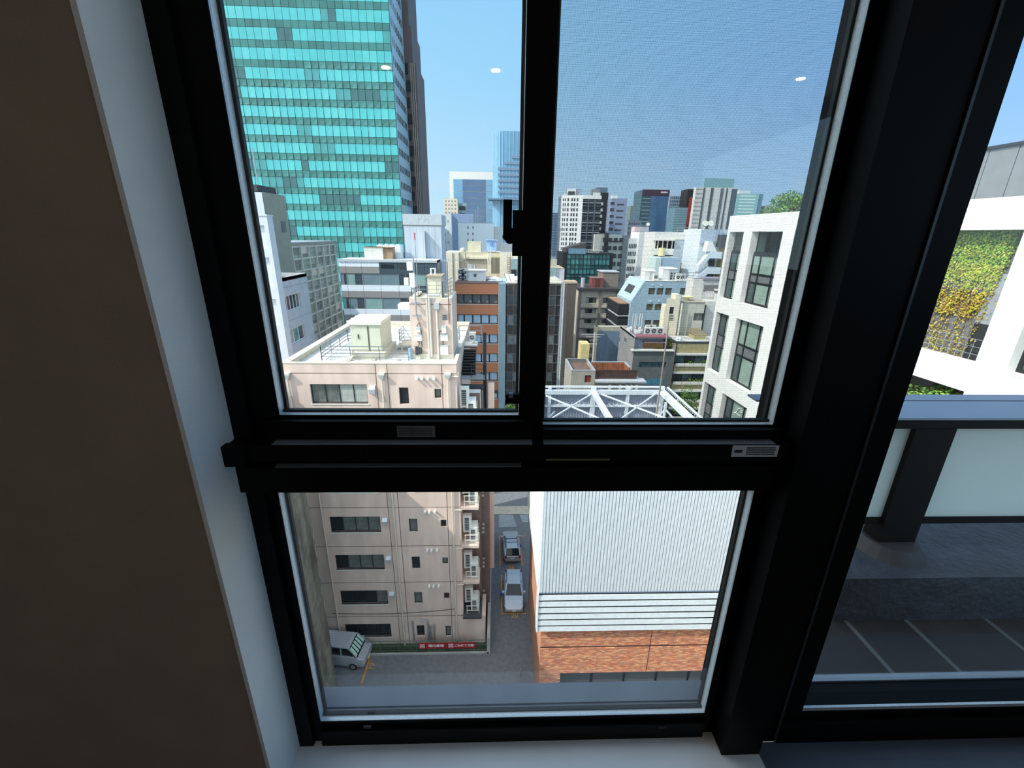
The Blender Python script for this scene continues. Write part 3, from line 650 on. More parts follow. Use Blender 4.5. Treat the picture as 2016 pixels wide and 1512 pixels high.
MB(dark).box(x0, x1+.1, D1+1.6, D1+2.6, 0, zc[0]-.6).build('recess_wall', T)
b = MB(DGREY); b.box(x0, x1+.15, D1-.3, D1+2, 2.9, 3.1); b.build('canopy', T); MB(PINK).box(x0, xe-.3, D1, D1+2.2, 0, 2.9).build('porch', T)
def ac_unit(label, w, h, dp, pos, rz=0, group=None, fans=1, slot=False):
    key = ('ac', w, h, dp, fans, slot); t = thing('cooling_unit', label, 'air conditioner', pos, group); t['_L'] = (0, 0, 0); t.rotation_euler = (0, 0, rz)
    if key not in _mesh:
        b = MB(AC); b.box(-w/2, w/2, 0, dp, .06, h); b.box(-w/2-.01, w/2+.01, -.01, dp+.01, h, h+.03); b.box(-w/2+.05, -w/2+.15, .02, dp-.02, 0, .06); b.box(w/2-.15, w/2-.05, .02, dp-.02, 0, .06)
        g_ = MB(GRL)
        if slot: g_.box(-w*.3, w*.22, -.008, .01, .2, h-.15)
        for i in range(0 if slot else fans):
            zc_ = .06+(h-.06)*(i+.5)/fans; rr = min(w*.36, (h-.06)/fans*.42); g_.tube([(-w*.08, -.008, zc_), (-w*.08, .01, zc_)], rr, 16)
        f_ = MB(AC)
        if slot:
            for i in range(7): f_.box(-w*.3, w*.22, -.014, -.008, .25+i*(h-.45)/7, .27+i*(h-.45)/7)
        for i in range(0 if slot else fans):
            zc_ = .06+(h-.06)*(i+.5)/fans; rr = min(w*.36, (h-.06)/fans*.42); f_.tube([(-w*.08, -.016, zc_), (-w*.08, -.008, zc_)], rr*.25, 10); f_.box(-w*.08-rr, -w*.08+rr, -.014, -.009, zc_-.012, zc_+.012); f_.box(-w*.08-.012, -w*.08+.012, -.014, -.009, zc_-rr, zc_+rr)
        _mesh[key] = (b.mesh('casing'), g_.mesh('fan_grille'), f_.mesh('fan_guard'))
    for me, n in zip(_mesh[key], ('casing', 'fan_grille', 'fan_guard')):
        o = bpy.data.objects.new(n, me); COL.objects.link(o); o.parent = t
    return t
ordn = ['topmost', 'second highest', 'third highest', 'fourth highest', 'fifth highest', 'lowest']
for k in range(6):
    zb = slabs[k]
    ac_unit(f'{ordn[k]} wall cooling unit hung at the corner of the pinkish brown building', .62, 1.45, .35, (x0+.42, D1+.55, zb+.75), 0, 'cooling units along the corner of the brown building', 2, True)
    ac_unit(f'{ordn[k]} floor cooling unit standing on a corner balcony of the pinkish brown building', .6, 1.3, .9, (x1-.42, D1+.35, zb), 0, 'cooling units on the corner balconies', 2, True)
# slim pink column and duct at the gap, steel escape stair
xc0 = onY(961, 800, 30).x; xc1 = onY(973, 800, 30).x
b = MB(PINK); b.box(xc0, xc1, 30, 30.5, 4.5, onY(966, 757, 30).z); b.build('stair_column', T)
for i in range(4):
    x = onY(936+i*4.5, 800, 31).x; MB(mat('pale_pipe', (228, 205, 190), noise=.05)).tube([(x, 31, 3), (x, 31, onY(940, 758, 31).z)], .07, 8).build('riser_pipe', T)
st = thing('escape_stair', 'dark steel escape stair in the gap beside the pinkish brown building', 'stair', (xc0-.8, 31, 0)); st['_L'] = (0, 0, 0); st.location = (0, 0, 0)
pa = onY(924, 683, 33.2); pb_ = onY(921, 733, 30.2); n = 10; wd = 1.05
for i in range(n):
    f_ = i/(n-1); p = pa.lerp(pb_, f_); MB(DSTEEL).box(p.x-.5, p.x+.5, p.y-.16, p.y+.16, p.z-.04, p.z).build('tread', st)
b = MB(DSTEEL)
for s in (-.53, .53): b.bar(pa+Vector((s,0,-.1)), pb_+Vector((s,0,-.1)), .06, .3); 
b.build('stringer', st)
MB(CHAR).bar(pa+Vector((0,0,-.3)), pb_+Vector((0,0,-.3)), 1.06, .04).build('soffit', st)  # dark sheet added so the gaps between the treads look black
b = MB(MGREY); a = onY(940, 738, 30.2); b.box(a.x-1.7, a.x+.55, 29.4, 30.3, a.z-.1, a.z); b.build('landing', st)
b = MB(DSTEEL); rail(b, [(a.x-.4, 29.45, a.z), (a.x+.5, 29.45, a.z), (a.x+.5, 30.2, a.z)], 1.0, 3); b.box(a.x-1.7, a.x+.5, 29.4, 30.3, a.z-.9, a.z-.75); b.build('landing_rail', st)
b = MB(DSTEEL); x = onY(955, 720, 30.6).x; b.box(x-.14, x+.1, 30.5, 30.7, 0, onY(955, 655, 30.6).z); b.build('post', st)
b = MB(OFFW); a = onY(925, 678, 33.6); b.box(a.x-.75, a.x+.6, 33.3, 34.6, a.z-.1, a.z); b.build('landing', st)
b = MB(STEEL); rail(b, [(a.x-.9, 33.4, a.z), (a.x-.9, 34.6, a.z), (a.x+.9, 34.6, a.z)], 1.3, 3); b.build('landing_rail', st)
for k in range(1, 6):
    z = slabs[k]+1.2; b = MB(DSTEEL); b.box(x1+.1, xc0-.05, 29.6, 32, z-.2, z); b.build('landing', st)
    b = MB(CONC); 
    for i in range(4): b.box(x1+.15, xc0-.3, 29.2-i*.25, 29.45-i*.25, z-1.0-i*.18, z-.96-i*.18)
    b.build('tread_group', st, kind='stuff')
a = onY(928, 668, 34); ac_unit('beige cooling unit standing at the head of the steel escape stair', .5, .75, .35, (a.x+.1, 33.9, onY(925, 678, 33.6).z+.1), 0, None, 1)
a = onY(905, 793, 29); ac_unit('tall white cooling cabinet in the gap below the steel stair landing', .8, 2.3, .7, (onY(934, 780, 28.5).x, 28.5, onY(934, 808, 28.5).z-1.0), 0, None, 1, True)

# ---------------------------------------------------------------- penthouse on the roof
yp = onZ(850, 706, zr).y; FP = front(yp); s0 = FP.at(808, 640)[0]; s1 = FP.at(890.5, 640)[0]; zt = FP.at(850, 587)[1]; dp = onZ(904.8, 574.5, zt).y-yp
b = MB(PINK); b.shell(FP, s0, s1, dp, zr, zt-.12, [FP.rect(*cP(532, 785), *cP(598, 860))], .12); b.build('penthouse_wall', T)
win(T, FP, FP.rect(*cP(532, 785), *cP(598, 860)), 1, 3, STEEL, [W2], .05, .08)
MB(CREAM).fbox(FP, s0-.08, s1+.05, -.08, dp, zr, zr+.35).build('plinth', T)
b = MB(mat('parapet_cap', (238, 228, 210))); b.fbox(FP, s0, s1, 0, .3, zt-.12, zt); b.fbox(FP, s0, s0+.3, .3, dp, zt-.12, zt+.02); b.fbox(FP, s1-.3, s1, .3, dp, zt-.12, zt+.02); b.fbox(FP, s0+.3, s1-.3, .3, dp, zt-.3, zt-.2); b.build('penthouse_cap', T)
for (xa, ya, yb_, r) in ((333, 560, 1330, .07), (365, 560, 1320, .085), (462, 700, 1420, .075), (655, 640, 1340, .03)):
    s, z0_ = FP.at(*cP(xa, ya)); z1_ = FP.at(*cP(xa, yb_))[1]; o = MB(PIPE).tube([FP.w(s, -.14, z1_), FP.w(s, -.14, z0_)], r, 10).build('wall_pipe', T)
s, z0_ = FP.at(*cP(460, 665)); MB(HOOD).fbox(FP, s-.17, s+.17, -.3, 0, z0_-.2, z0_+.2).build('hopper', T)
MB(JOINT).fbox(FP, s0, s1, -.004, .01, FP.at(*cP(300, 652))[1]-.02, FP.at(*cP(300, 652))[1]+.02).build('joint', T)
for (xa, ya, xb, yb_, lb) in ((195, 958, 250, 1005, 'small white box high on the antenna cable of the penthouse'), (182, 1050, 270, 1115, 'white box with a lid below the antenna on the penthouse'), (528, 935, 583, 1018, 'white upright meter box near the small penthouse window'), (515, 1050, 605, 1115, 'plain white box in the middle of the penthouse column'), (510, 1188, 610, 1295, 'largest white junction box low on the penthouse wall')):
    r = FP.rect(*cP(xa, ya), *cP(xb, yb_)); t = thing('junction_box', lb, 'box', FP.w(r[0], 0, r[1]), 'white boxes on the penthouse wall')
    MB(WHITEP).fbox(FP, r[0], r[2], -.22, 0, r[1], r[3]).build('body', t); MB(LGREY).fbox(FP, r[0]-.02, r[2]+.02, -.25, 0, r[3], r[3]+.05).build('lid', t)
r = FP.rect(*cP(188, 1190), *cP(270, 1300)); t = thing('cable_closure', 'dark grey bundle of cable closures low on the penthouse wall', 'cable box', FP.w(r[0], 0, r[1]))
for i in range(3): s = r[0]+(r[2]-r[0])*(i+.5)/3; MB(DGREY).tube([FP.w(s, -.16, r[1]+.05*i), FP.w(s, -.16, (r[1]+r[3])/2), FP.w(s, -.16, r[3]-.04*i)], .09, 10).build('closure', t)
b = MB(CHAR)
for pts in (((210, 820), (235, 880), (205, 930), (215, 960)), ((240, 890), (250, 960), (268, 1040)), ((225, 1115), (235, 1160), (222, 1195)), ((255, 1110), (275, 1200)), ((490, 1060), (495, 1005), (525, 990)), ((540, 1120), (545, 1190))):
    b.tube([FP.w(FP.at(*cP(*p))[0], -.06, FP.at(*cP(*p))[1]) for p in pts], .02, 6)
b.build('cable', T)
b = MB(CREAM)
for pts in (((250, 1310), (245, 1370), (200, 1415), (120, 1405)), ((262, 1345), (300, 1400), (330, 1428), (460, 1420), (500, 1370))):
    b.tube([FP.w(FP.at(*cP(*p))[0], -.3, FP.at(*cP(*p))[1]) for p in pts], .03, 6)
b.build('conduit', T)
# mobile-phone antenna mast on the wall
t = thing('antenna_mast', 'grey antenna mast clamped to the corner of the penthouse wall', 'antenna', FP.w(FP.at(*cP(205, 800))[0], -.2, zr+2))
s, za = FP.at(*cP(207, 800)); ztop_ = FP.at(*cP(195, -100))[1]
MB(STEEL).tube([FP.w(s, -.3, za), FP.w(s+.0, -.3, FP.at(*cP(203, 540))[1]), FP.w(s, -.3, FP.at(*cP(195, 60))[1])], .055, 10).build('pole', t)
b = MB(STEEL)
for y in (632, 790): z = FP.at(*cP(207, y))[1]; b.fbox(FP, s-.28, s+.34, -.32, -.2, z-.05, z+.05); b.fbox(FP, s-.05, s+.05, -.3, 0, z-.04, z+.04)
b.build('bracket', t)
for (xa, ya, xb, yb_) in ((90, 100, 165, 208), (125, 240, 190, 420), (55, 300, 107, 393)):
    r = FP.rect(*cP(xa, ya), *cP(xb, yb_)); MB(WHITEP).fbox(FP, r[0], r[2], -.5, -.28, r[1], r[3]).build('panel_antenna', t)
    b = MB(STEEL); b.bar(FP.w((r[0]+r[2])/2, -.32, (r[1]+r[3])/2), FP.w(s, -.3, (r[1]+r[3])/2), .05); b.build('arm', t)
t = thing('lightning_rod', 'thin rod with a red tip rising behind the antenna mast', 'rod', FP.w(s+.1, .1, zt))
s2, z2 = FP.at(*cP(190, -10)); z3 = FP.at(817, 460)[1]; MB(STEEL).tube([FP.w(s+.12, .12, zt-.1), FP.w(s+.1, .12, FP.at(817, 472)[1])], .025, 6).build('rod', t); MB(mat('red_tip', (170, 50, 50), noise=0)).tube([FP.w(s+.1, .12, FP.at(817, 472)[1]), FP.w(s+.1, .12, FP.at(817, 458)[1])], .035, 6).build('tip', t)
t = thing('rooftop_railing', 'grey pipe railing around the top of the penthouse', 'railing', FP.w(s0, .3, zt))
b = MB(STEEL); rail(b, [FP.w(s0+.15, dp-.2, zt), FP.w(s0+.15, .35, zt), FP.w(s1-.6, .35, zt), FP.w(s1-.15, dp-.3, zt)], 1.05, 4, .018, 1.1); b.build('rails', t)
t = thing('rooftop_tank_box', 'beige roofed equipment box behind the railing on the penthouse', 'cabinet', FP.w((s0+s1)/2, 1.6, zt))
r = FP.rect(*cP(340, 300), *cP(518, 490), 1.2); MB(CREAM).fbox(FP, r[0], r[2], 1.2, 2.8, zt-.2, r[3]).build('body', t); MB(mat('box_roof', (170, 150, 128), noise=.1)).fbox(FP, r[0]-.08, r[2]+.08, 1.1, 2.9, r[3], r[3]+.1).build('roof', t)
MB(mat('box_door', (245, 235, 200), noise=.03)).fbox(FP, r[0]+.15, r[2]-.35, 1.18, 1.2, zt, r[3]-.25).build('door', t)
MB(WHITEP).tube([FP.w(r[0]+.15, 2, r[3]), FP.w(r[0]+.15, 2, r[3]+.5), FP.w(r[0]+.45, 2, r[3]+.5), FP.w(r[0]+.45, 2, r[3]+.1)], .07, 8).build('vent_pipe', t)
b = MB(WHITEP); z = zt+.1; b.tube([FP.w(s0+1.2, .6, z), FP.w(s1-.9, .6, z), FP.w(s1-.75, .6, z+.35)], .09, 8); solo(b, 'duct_pipe', 'white lagged pipe lying along the front of the penthouse roof', 'pipe', FP.w(s0+1.2, .6, z))
t = thing('aerial', 'thin aerial pole with cross arm on the penthouse corner', 'aerial', FP.w(s1-.5, .25, zt)); sa = FP.at(*cP(610, 560))[0]
MB(mat('rusty_pole', (120, 80, 62), noise=.2)).tube([FP.w(sa, -.05, FP.at(*cP(640, 900))[1]), FP.w(sa, -.05, FP.at(*cP(605, 330))[1]), FP.w(sa, -.05, FP.at(*cP(597, 100))[1])], .025, 6).build('pole', t)
b = MB(STEEL); za = FP.at(*cP(600, 80))[1]; b.bar(FP.w(sa-.45, -.05, za), FP.w(sa+1.0, -.05, za), .03); 
for i in range(5): b.bar(FP.w(sa-.4+i*.12, -.05, za-.12), FP.w(sa-.4+i*.12, -.05, za+.12), .02)
b.build('cross_arm', t)
# white canopy slab of the penthouse door
r = FP.rect(785, 598, 809, 608, .8); MB(WHITEP).fbox(FP, r[0], s0, .5, 1.6, r[1], r[3]).build('door_canopy', T)
# ---------------------------------------------------------------- things on the flat roof
yc = onZ(720, 707.5, zr).y; FC = front(yc)
t = thing('equipment_cabinet', 'large cream steel equipment cabinet standing on the flat white roof', 'cabinet', onZ(722, 705, zr))
r = FC.rect(693, 695, 757, 707.5); MB(CREAM).fbox(FC, r[0], r[2], 0, 3.6, zr, r[3]).build('plinth', t); zpl = r[3]
d0 = .4; r = FC.rect(691.5, 639, 750.5, 694, d0); zc1 = r[3]
CAB = mat('cabinet_paint', (206, 206, 186), rough=.5, noise=.04)
MB(CAB).fbox(FC, r[0], r[2], d0, d0+2.9, zpl, zc1).build('body', t)
ddp = onZ(735, 619, zc1+.2).y-yc
b = MB(mat('cabinet_lid', (222, 218, 205), noise=.04)); b.fbox(FC, r[0]-.15, r[2]+.1, d0-.15, ddp, zc1, zc1+.22)
b.build('lid', t)
for i in range(3): MB(mat('cabinet_lid', (240, 236, 222))).fbox(FC, r[0]-.16, r[2]+.11, d0-.1+i*(ddp-d0)/3, d0+.02+i*(ddp-d0)/3, zc1+.2, zc1+.27).build('lid_rib', t)
w = r[2]-r[0]
o = MB(CAB).fbox(FC, r[0]+.14*w, r[0]+.56*w, d0-.05, d0, zpl+.05, zc1-.15).build('door', t); MB(CHAR).fbox(FC, r[0]+.24*w, r[0]+.27*w, d0-.1, d0-.05, zpl+.9, zpl+1.2).build('handle', o)
MB(CAB).fbox(FC, r[0]+.63*w, r[2]-.02, d0-.05, d0, zpl+.05, zc1-.2).build('door', t)
MB(mat('cabinet_gap', (110, 108, 96), noise=0)).fbox(FC, r[0]+.57*w, r[0]+.61*w, d0-.02, d0, zpl, zc1-.1).build('gap', t)
b = MB(CREAM); 
for i in range(3): b.tube([FC.w(r[0]+.15+i*.07, -.05, zpl+.25), FC.w(r[0]+.12+i*.06, -.18, zpl-.1), FC.w(r[0]-.15+i*.12, -.5, zr+.06), FC.w(r[0]-.5+i*.2, -1.0, zr+.04)], .035, 6)
b.build('conduit', t)
t = thing('roof_railing', 'low grey pipe railing around the cabinet on the flat roof', 'railing', onZ(640, 708, zr))
b = MB(mat('rail_grey', (110, 116, 124), noise=.05)); a = onZ(634, 709, zr); c = onZ(803, 712, zr); q_ = onZ(690, 672, zr); e_ = onZ(705, 671, zr)
rail(b, [Vector((e_.x+.8, q_.y, zr)), Vector((a.x, q_.y, zr)), Vector((a.x, a.y, zr)), Vector((c.x, a.y, zr))], .95, 4, .02, 1.9); b.build('rails', t)
b = MB(CONC)
for px in (687, 735, 783): p = onZ(px, 711, zr); b.box(p.x-.12, p.x+.12, a.y-.12, a.y+.12, zr, zr+.1)
b.build('foot_block', t)
t = thing('step_platform', 'small grated step platform with railings beside the penthouse', 'platform', onZ(795, 685, zr))
px0 = onY(787, 670, 31).x; px1 = onY(812, 670, 31).x; zz = onY(800, 677, 31).z
MB(CREAM).box(px0, px1, 31, 32.5, zz-.12, zz).build('deck', t)
b = MB(STEEL); rail(b, [(px0, 32.5, zz), (px0, 31, zz), (px1, 31, zz)], 1.0, 4, .018, .8); b.bar((px0+.3, 31, zz+1.3), (px0+.9, 31, zz+.2), .04); b.bar((px0+.3, 31, zz+1.3), (px0, 31, zz+1.0), .04); b.build('rails', t)
b = MB(CREAM)
for i in range(4): b.box(px0-.35-i*.3, px0-.05-i*.3, 31.1, 32.3, zz-.3-i*.28, zz-.25-i*.28)
for x in (px0+.1, px1-.1): b.box(x-.05, x+.05, 31.1, 31.2, zr, zz-.1)
b.build('steps', t)
a = onZ(807, 709, zr); solo(MB(mat('pale_blue_pipe', (160, 195, 215), rough=.4, noise=.05)).tube([(a.x, a.y+.3, zr), (a.x-.02, a.y+.3, zr+.55), (a.x-.05, a.y+.3, zr+.75)], .12, 12), 'vent_pipe', 'stubby pale blue pipe standing at the foot of the penthouse', 'pipe', (a.x, a.y+.3, zr))

# ---------------------------------------------------------------- verge, fence and banner at its foot
yk = gz(760, 1288).y; xg0 = gz(700, 1285).x; xg1 = gz(962, 1288).x
vb = struct('verge', (xg0, yk, 0)); MB(mat('soil', (70, 78, 58), noise=.3, ns=2)).box(-14, xg1, yk, D1, 0, .12).build('soil', vb)
MB(CONC).box(xg0-1, xg1, yk-.1, yk, 0, .16).build('kerb', vb)
b = MB(mat('grass_green', (66, 90, 56), noise=.4, ns=6)); q = random.Random(9)
for i in range(1300):
    x = q.uniform(-11, xg1-.3); y = yk+.03+abs(q.gauss(0, .4)); h = q.uniform(.04, .15); a = q.uniform(0, 6.3); dx, dy = .05*math.cos(a), .05*math.sin(a)
    b.face([(x-dx, y-dy, .1), (x+dx, y+dy, .1), (x+dx*.3+q.uniform(-.1,.1), y+dy*.3+q.uniform(-.1,.1), .1+h)])
solo(b, 'grass', 'green grass and weeds growing along the foot of the brown building', 'grass', (xg0, yk, 0))['kind'] = 'stuff'
yf = yk+.16
t = thing('mesh_fence', 'thin green mesh fence along the verge behind the red banner', 'fence', ((xg0+xg1)/2, yf, 0))
GRN = mat('fence_green', (90, 118, 104), rough=.5, noise=.1); b = MB(GRN); zt_ = 1.15
for z in (.15, .65, zt_): b.bar((-12, yf, z), (xg1, yf, z), .035)
b.build('rail', t)
for i in range(9): x = -12+(xg1+12)*i/8; MB(GRN).box(x-.025, x+.025, yf-.025, yf+.025, 0, zt_).build('post', t)
b = MB(GRN)
for i in range(120): x = -12+(xg1+12)*i/120; b.bar((x, yf, .1), (x, yf, zt_), .008)
b.build('mesh', t, kind='stuff')
FB = front(yf-.05); r = FB.rect(*cB(875, 972), *cB(1222, 1008))
RED = mat('banner_red', (168, 30, 38), rough=.6, noise=.06); LET = mat('banner_white', (238, 232, 230), noise=0)
t = thing('banner', 'red banner with white writing tied to the mesh fence', 'sign', FB.w(r[0], 0, r[1]))
mid = r[0]+(r[2]-r[0])*.5
MB(RED).fbox(FB, r[0], mid-.02, -.02, 0, r[1], r[3]).build('cloth', t); MB(RED).fbox(FB, mid+.02, r[2], -.02, 0, r[1], r[3]).build('cloth', t)
hh = r[3]-r[1]; zc_ = (r[1]+r[3])/2
text('場内禁煙', FB.w(r[0]+(mid-r[0])*.62, -.03, zc_), hh*.5, LET, tilt=math.pi/2, name='lettering', parent=t, bold=.006)
text('ごみ捨て厳禁', FB.w(mid+(r[2]-mid)*.60, -.03, zc_), hh*.42, LET, tilt=math.pi/2, name='lettering', parent=t, bold=.006)
for xx in (r[0]+(mid-r[0])*.14, mid+(r[2]-mid)*.14):
    b = MB(LET); s = hh*.3
    b.fbox(FB, xx-s, xx+s, -.026, -.02, zc_-s, zc_+s); b.build('symbol_plate', t)
    b = MB(RED); pts = [FB.w(xx+s*.75*math.cos(a*math.pi/8), -.03, zc_+s*.75*math.sin(a*math.pi/8)) for a in range(17)]
    b.tube(pts, s*.12, 5); b.bar(FB.w(xx-s*.55, -.03, zc_+s*.55), FB.w(xx+s*.55, -.03, zc_-s*.55), s*.2, .01); b.build('prohibition_mark', t)
p = gz(962, 1280); b = MB(CONC); b.box(p.x-.12, p.x+.12, yk-.1, D1+14, 0, 1.6); solo(b, 'boundary_wall', 'long low concrete boundary wall running beside the parking lane', 'wall', (p.x, D1, 0))
a = gz(1010, 1330); b = MB(STEEL)
q0 = gz(1022, 1338); b.tube([(q0.x, q0.y, 0), (q0.x, q0.y, .75), (q0.x+.12, q0.y+.25, .75), (q0.x+.12, q0.y+.25, 0)], .04, 8); solo(b, 'hoop_barrier', 'small grey steel hoop barrier beside the brick building corner', 'barrier', (q0.x, q0.y, 0))

# ================================================================ WHITE RIBBED SCREEN BUILDING WITH BRICK BASE
D2 = 21.0; F = front(D2); cK = crop(1010, 1140, 7.2)
CLAD = mat('ribbed_steel', (222, 226, 228), rough=.5, noise=.05, ns=4, metal=.1); WCL = mat('white_cladding', (240, 241, 240), rough=.5, noise=.02)
s0 = F.at(1059.5, 1150)[0]; s1 = s0+16; zcl = F.at(1200, 1163)[1]; zl1 = F.at(1120, 1240)[1]; ztr = onY(1200, 772, 29).z; ztop = ztr+.25
T = thing('screen_building', 'brick building with a white ribbed metal screen above the parking lane', 'building', F.w(s0+8, 0, 0))
b = MB(CLAD); P = .196; k = 0; s = s0+.12
while s < s1:
    b.fbox(F, s, s+P*.72, -.09, 0, zcl, ztop); b.fbox(F, s+P*.72, s+P, .0, .02, zcl, ztop); s += P
b.fbox(F, s0+.08, s0+.125, -.1, .02, zcl, ztop); b.build('ribbed_cladding', T)
MB(mat('flashing', (150, 164, 184), rough=.5, noise=.04)).fbox(F, s0, s1, -.02, .25, zcl-.16, zcl).build('drip_flashing', T)
n = 6; hh = (zcl-.1-zl1)/n
for i in range(n):
    z = zl1+i*hh; d = -.0
    w = F.w; MB(CLAD).hexa([w(s0+.05,d-.1,z),w(s1,d-.1,z),w(s1,d-.06,z),w(s0+.05,d-.06,z),w(s0+.05,d-.06,z+hh*.66),w(s1,d-.06,z+hh*.66),w(s1,d-.0,z+hh*.66),w(s0+.05,d-.0,z+hh*.66)]).build('louvre_slat', T)
b = MB(CHAR); b.fbox(F, s0+.1, s1, .1, .14, zl1, zcl); b.build('louvre_backing', T)
b = MB(DSTEEL)
for i in range(14): s = s0+.4+i*1.17; b.fbox(F, s, s+.06, .03, .1, zl1, zcl-.1)
b.build('louvre_post', T)
dep = 9.6
MB(WCL).fbox(F, s0-.03, s0+.08, -.06, dep, zcl, ztop).build('side_cladding', T); MB(WCL).fbox(F, s0-.03, s0+.06, -.14, .35, zl1, zcl).build('side_cladding', T)
# brick base: real bricks
FB_ = front(D2+.32); sb0 = FB_.at(1063, 1290)[0]
BM = [mat('brick_%s' % n_, c_, rough=.85, noise=.1, ns=9) for n_, c_ in (('orange', (222, 146, 106)), ('red', (204, 122, 92)), ('brown', (186, 122, 96)), ('sand', (230, 172, 126)), ('dull', (196, 142, 116)))]
MORT = mat('mortar', (124, 82, 68), noise=.1)
zj = FB_.at(1120, 1273)[1]; op = FB_.rect(1101, 1323, 1420, 1400); so1 = op[2]
H = [(op[0], 0, so1, op[3])]
b = MB(MORT); b.wall(FB_, sb0, s1, 0, zl1+.05, H, .25, .02); b.fbox(FB_, sb0+.02, s1, .9, dep, 0, zl1-.05) if False else None; b.build('wall', T)
b = MB(); bw, bh = .29, .075; q = random.Random(2); r_ = 0; z = 0.02
while z+bh < zl1:
    s = sb0+(0 if r_ % 2 else -bw/2)
    while s < s1:
        a = max(s, sb0); c = min(s+bw-.012, s1)
        if c-a > .03 and not (z+bh > 0 and a < so1-.001 and c > op[0] and z < op[3]) and not (zj-.06 < z+bh and z < zj+.0):
            b.fbox(FB_, a, c, -.012-q.random()*.006, .02, z, z+bh-.012, q.choice(BM))
        s += bw
    z += bh; r_ += 1
b.build('brickwork', T, kind='stuff')
MB(mat('joint_dark', (70, 44, 40), noise=0)).fbox(FB_, sb0, s1, -.004, .02, zj-.05, zj+.0).build('joint', T)
sj = FB_.at(1278, 1280)[0]; MB(mat('joint_dark', (70, 44, 40))).fbox(FB_, sj-.02, sj+.02, -.02, .02, op[3], zl1).build('joint', T)
MB(CHAR).fbox(FB_, sb0, s1, -.02, .05, zl1-.2, zl1).build('soffit', T)
MB(CHAR).fbox(FB_, op[0], so1, 1.4, 1.6, 0, op[3]).build('garage_back', T)
for i in range(5): s = op[0]+(so1-op[0])*i/5; MB(DGREY).fbox(FB_, s+.1, s+(so1-op[0])/5-.1, .5, .56, 0, op[3]-.3).build('garage_panel', T)
TILE = mat('salmon_tile', (206, 150, 122), rough=.7, noise=.06, ns=1.5)
FS = lside(FB_.w(sb0, 0, 0).x)
ys = D2+.32
b = MB(TILE); b.wall(FS, -(ys+dep), -ys, 0, zl1, [(-(ys+6.5), 9.2, -(ys+5.9), 13), (-(ys+3.2), 5.2, -(ys+2.8), 9.4)], .25); b.build('side_wall', T)
MB(TILE).box(sb0, s1, ys+dep-.3, ys+dep, 0, zl1).build('rear_wall', T)
b = MB(DSTEEL); b.wall(FS, -(ys+6.5), -(ys+5.9), 9.2, 13, (), 0, .2); b.wall(FS, -(ys+3.2), -(ys+2.8), 5.2, 9.4, (), 0, .2); b.build('slot_window', T)
# the roof well behind the screen with its white steel frame
zfl = ztr-3.4
MB(mat('well_deck', (160, 164, 168), noise=.15)).box(s0+.1, s1, D2+.1, 31.2, zfl-.2, zfl).build('roof_deck', T)
INN = mat('ribbed_inner', (150, 158, 172), rough=.6, noise=.06)
xr = onZ(1300, 768, ztr).x; yfar = 29.0
b = MB(INN); s = s0
while s < xr: b.box(s, s+.11, yfar+.1, yfar+.16, zfl, ztr-.1); b.box(s+.11, s+.2, yfar+.13, yfar+.16, zfl, ztr-.1); s += .2
b.build('inner_cladding', T)
STW = mat('frame_white', (226, 232, 238), rough=.45, noise=.04)
fr = thing('steel_frame', 'white steel roof frame with diagonal braces above the ribbed screen', 'frame', (3, 25, zfl)); 
def beam(a, c, w, h, name='beam'): MB(STW).bar(a, c, w, h).build(name, fr)
beam((s0, yfar, ztr), (xr, yfar, ztr), .3, .3); beam((s0, yfar+.05, ztr+.38), (xr+.1, yfar+.05, ztr+.38), .12, .12, 'top_rail')
beam((xr, yfar, ztr), (xr, D2+.3, ztr), .42, .3); beam((xr+.32, yfar, ztr+.35), (xr+.32, D2+.3, ztr+.35), .12, .12, 'top_rail')
beam((s0, D2+.4, ztr), (xr, D2+.4, ztr), .3, .3)
xj = onZ(1172, 778, ztr).x; xj0 = s0+.15
for x in (xj, xj0): beam((x, yfar, ztr), (x, D2+.4, ztr), .34, .25, 'joist')
for x in (s0+1.2, xj, (xj+xr)/2, xr): beam((x, yfar, zfl), (x, yfar, ztr+.38), .22 if x != xj else .35, .2, 'column')
for x in (xj, xr): beam((x, D2+.4, zfl), (x, D2+.4, ztr), .3, .2, 'column')
def br(p, q_): 
    a = onZ(*p, ztr-.05); c = onZ(*q_, ztr-.05); c = a+(c-a)*1.0
    MB(STW).bar(a, c, .085, .085).build('brace', fr)
br((1075, 779), (1192, 829)); br((1164, 776), (1078, 829)); br((1184, 776), (1338, 834)); br((1291, 775), (1217, 829))
for (p, q_) in (((1092, 810), (1076, 828)), ((1313, 800), (1292, 828)), ((1305, 800), (1330, 829))): MB(STW).bar(onZ(*p, ztr-1.2), onZ(*q_, ztr-1.2), .09).build('brace', fr)
for z, nm in ((ztr-1.05, 'girt'), (ztr-2.2, 'girt')):
    b = MB(STW); b.box(s0+.1, xr-.1, yfar-.12, yfar+.08, z-.06, z+.06); b.build(nm, fr)
    b = MB(STW); x = s0+.4; q = random.Random(4)
    while x < xr-.3:
        if q.random() < .82: b.bar((x, yfar-.1, z+.05), (x, yfar-.1, z+.26), .035)
        x += .3
    b.build('clip', fr, kind='stuff')
b = MB(STW); rail(b, [(xr+.28, yfar, ztr+.2), (xr+.28, D2+.3, ztr+.2)], .12, 1, .02, .28); b.build('grating_edge', fr, kind='stuff')
for y in (28.3, 27): beam((xr-.5, y, zfl), (xr-.5, y, ztr), .12, .12, 'column')
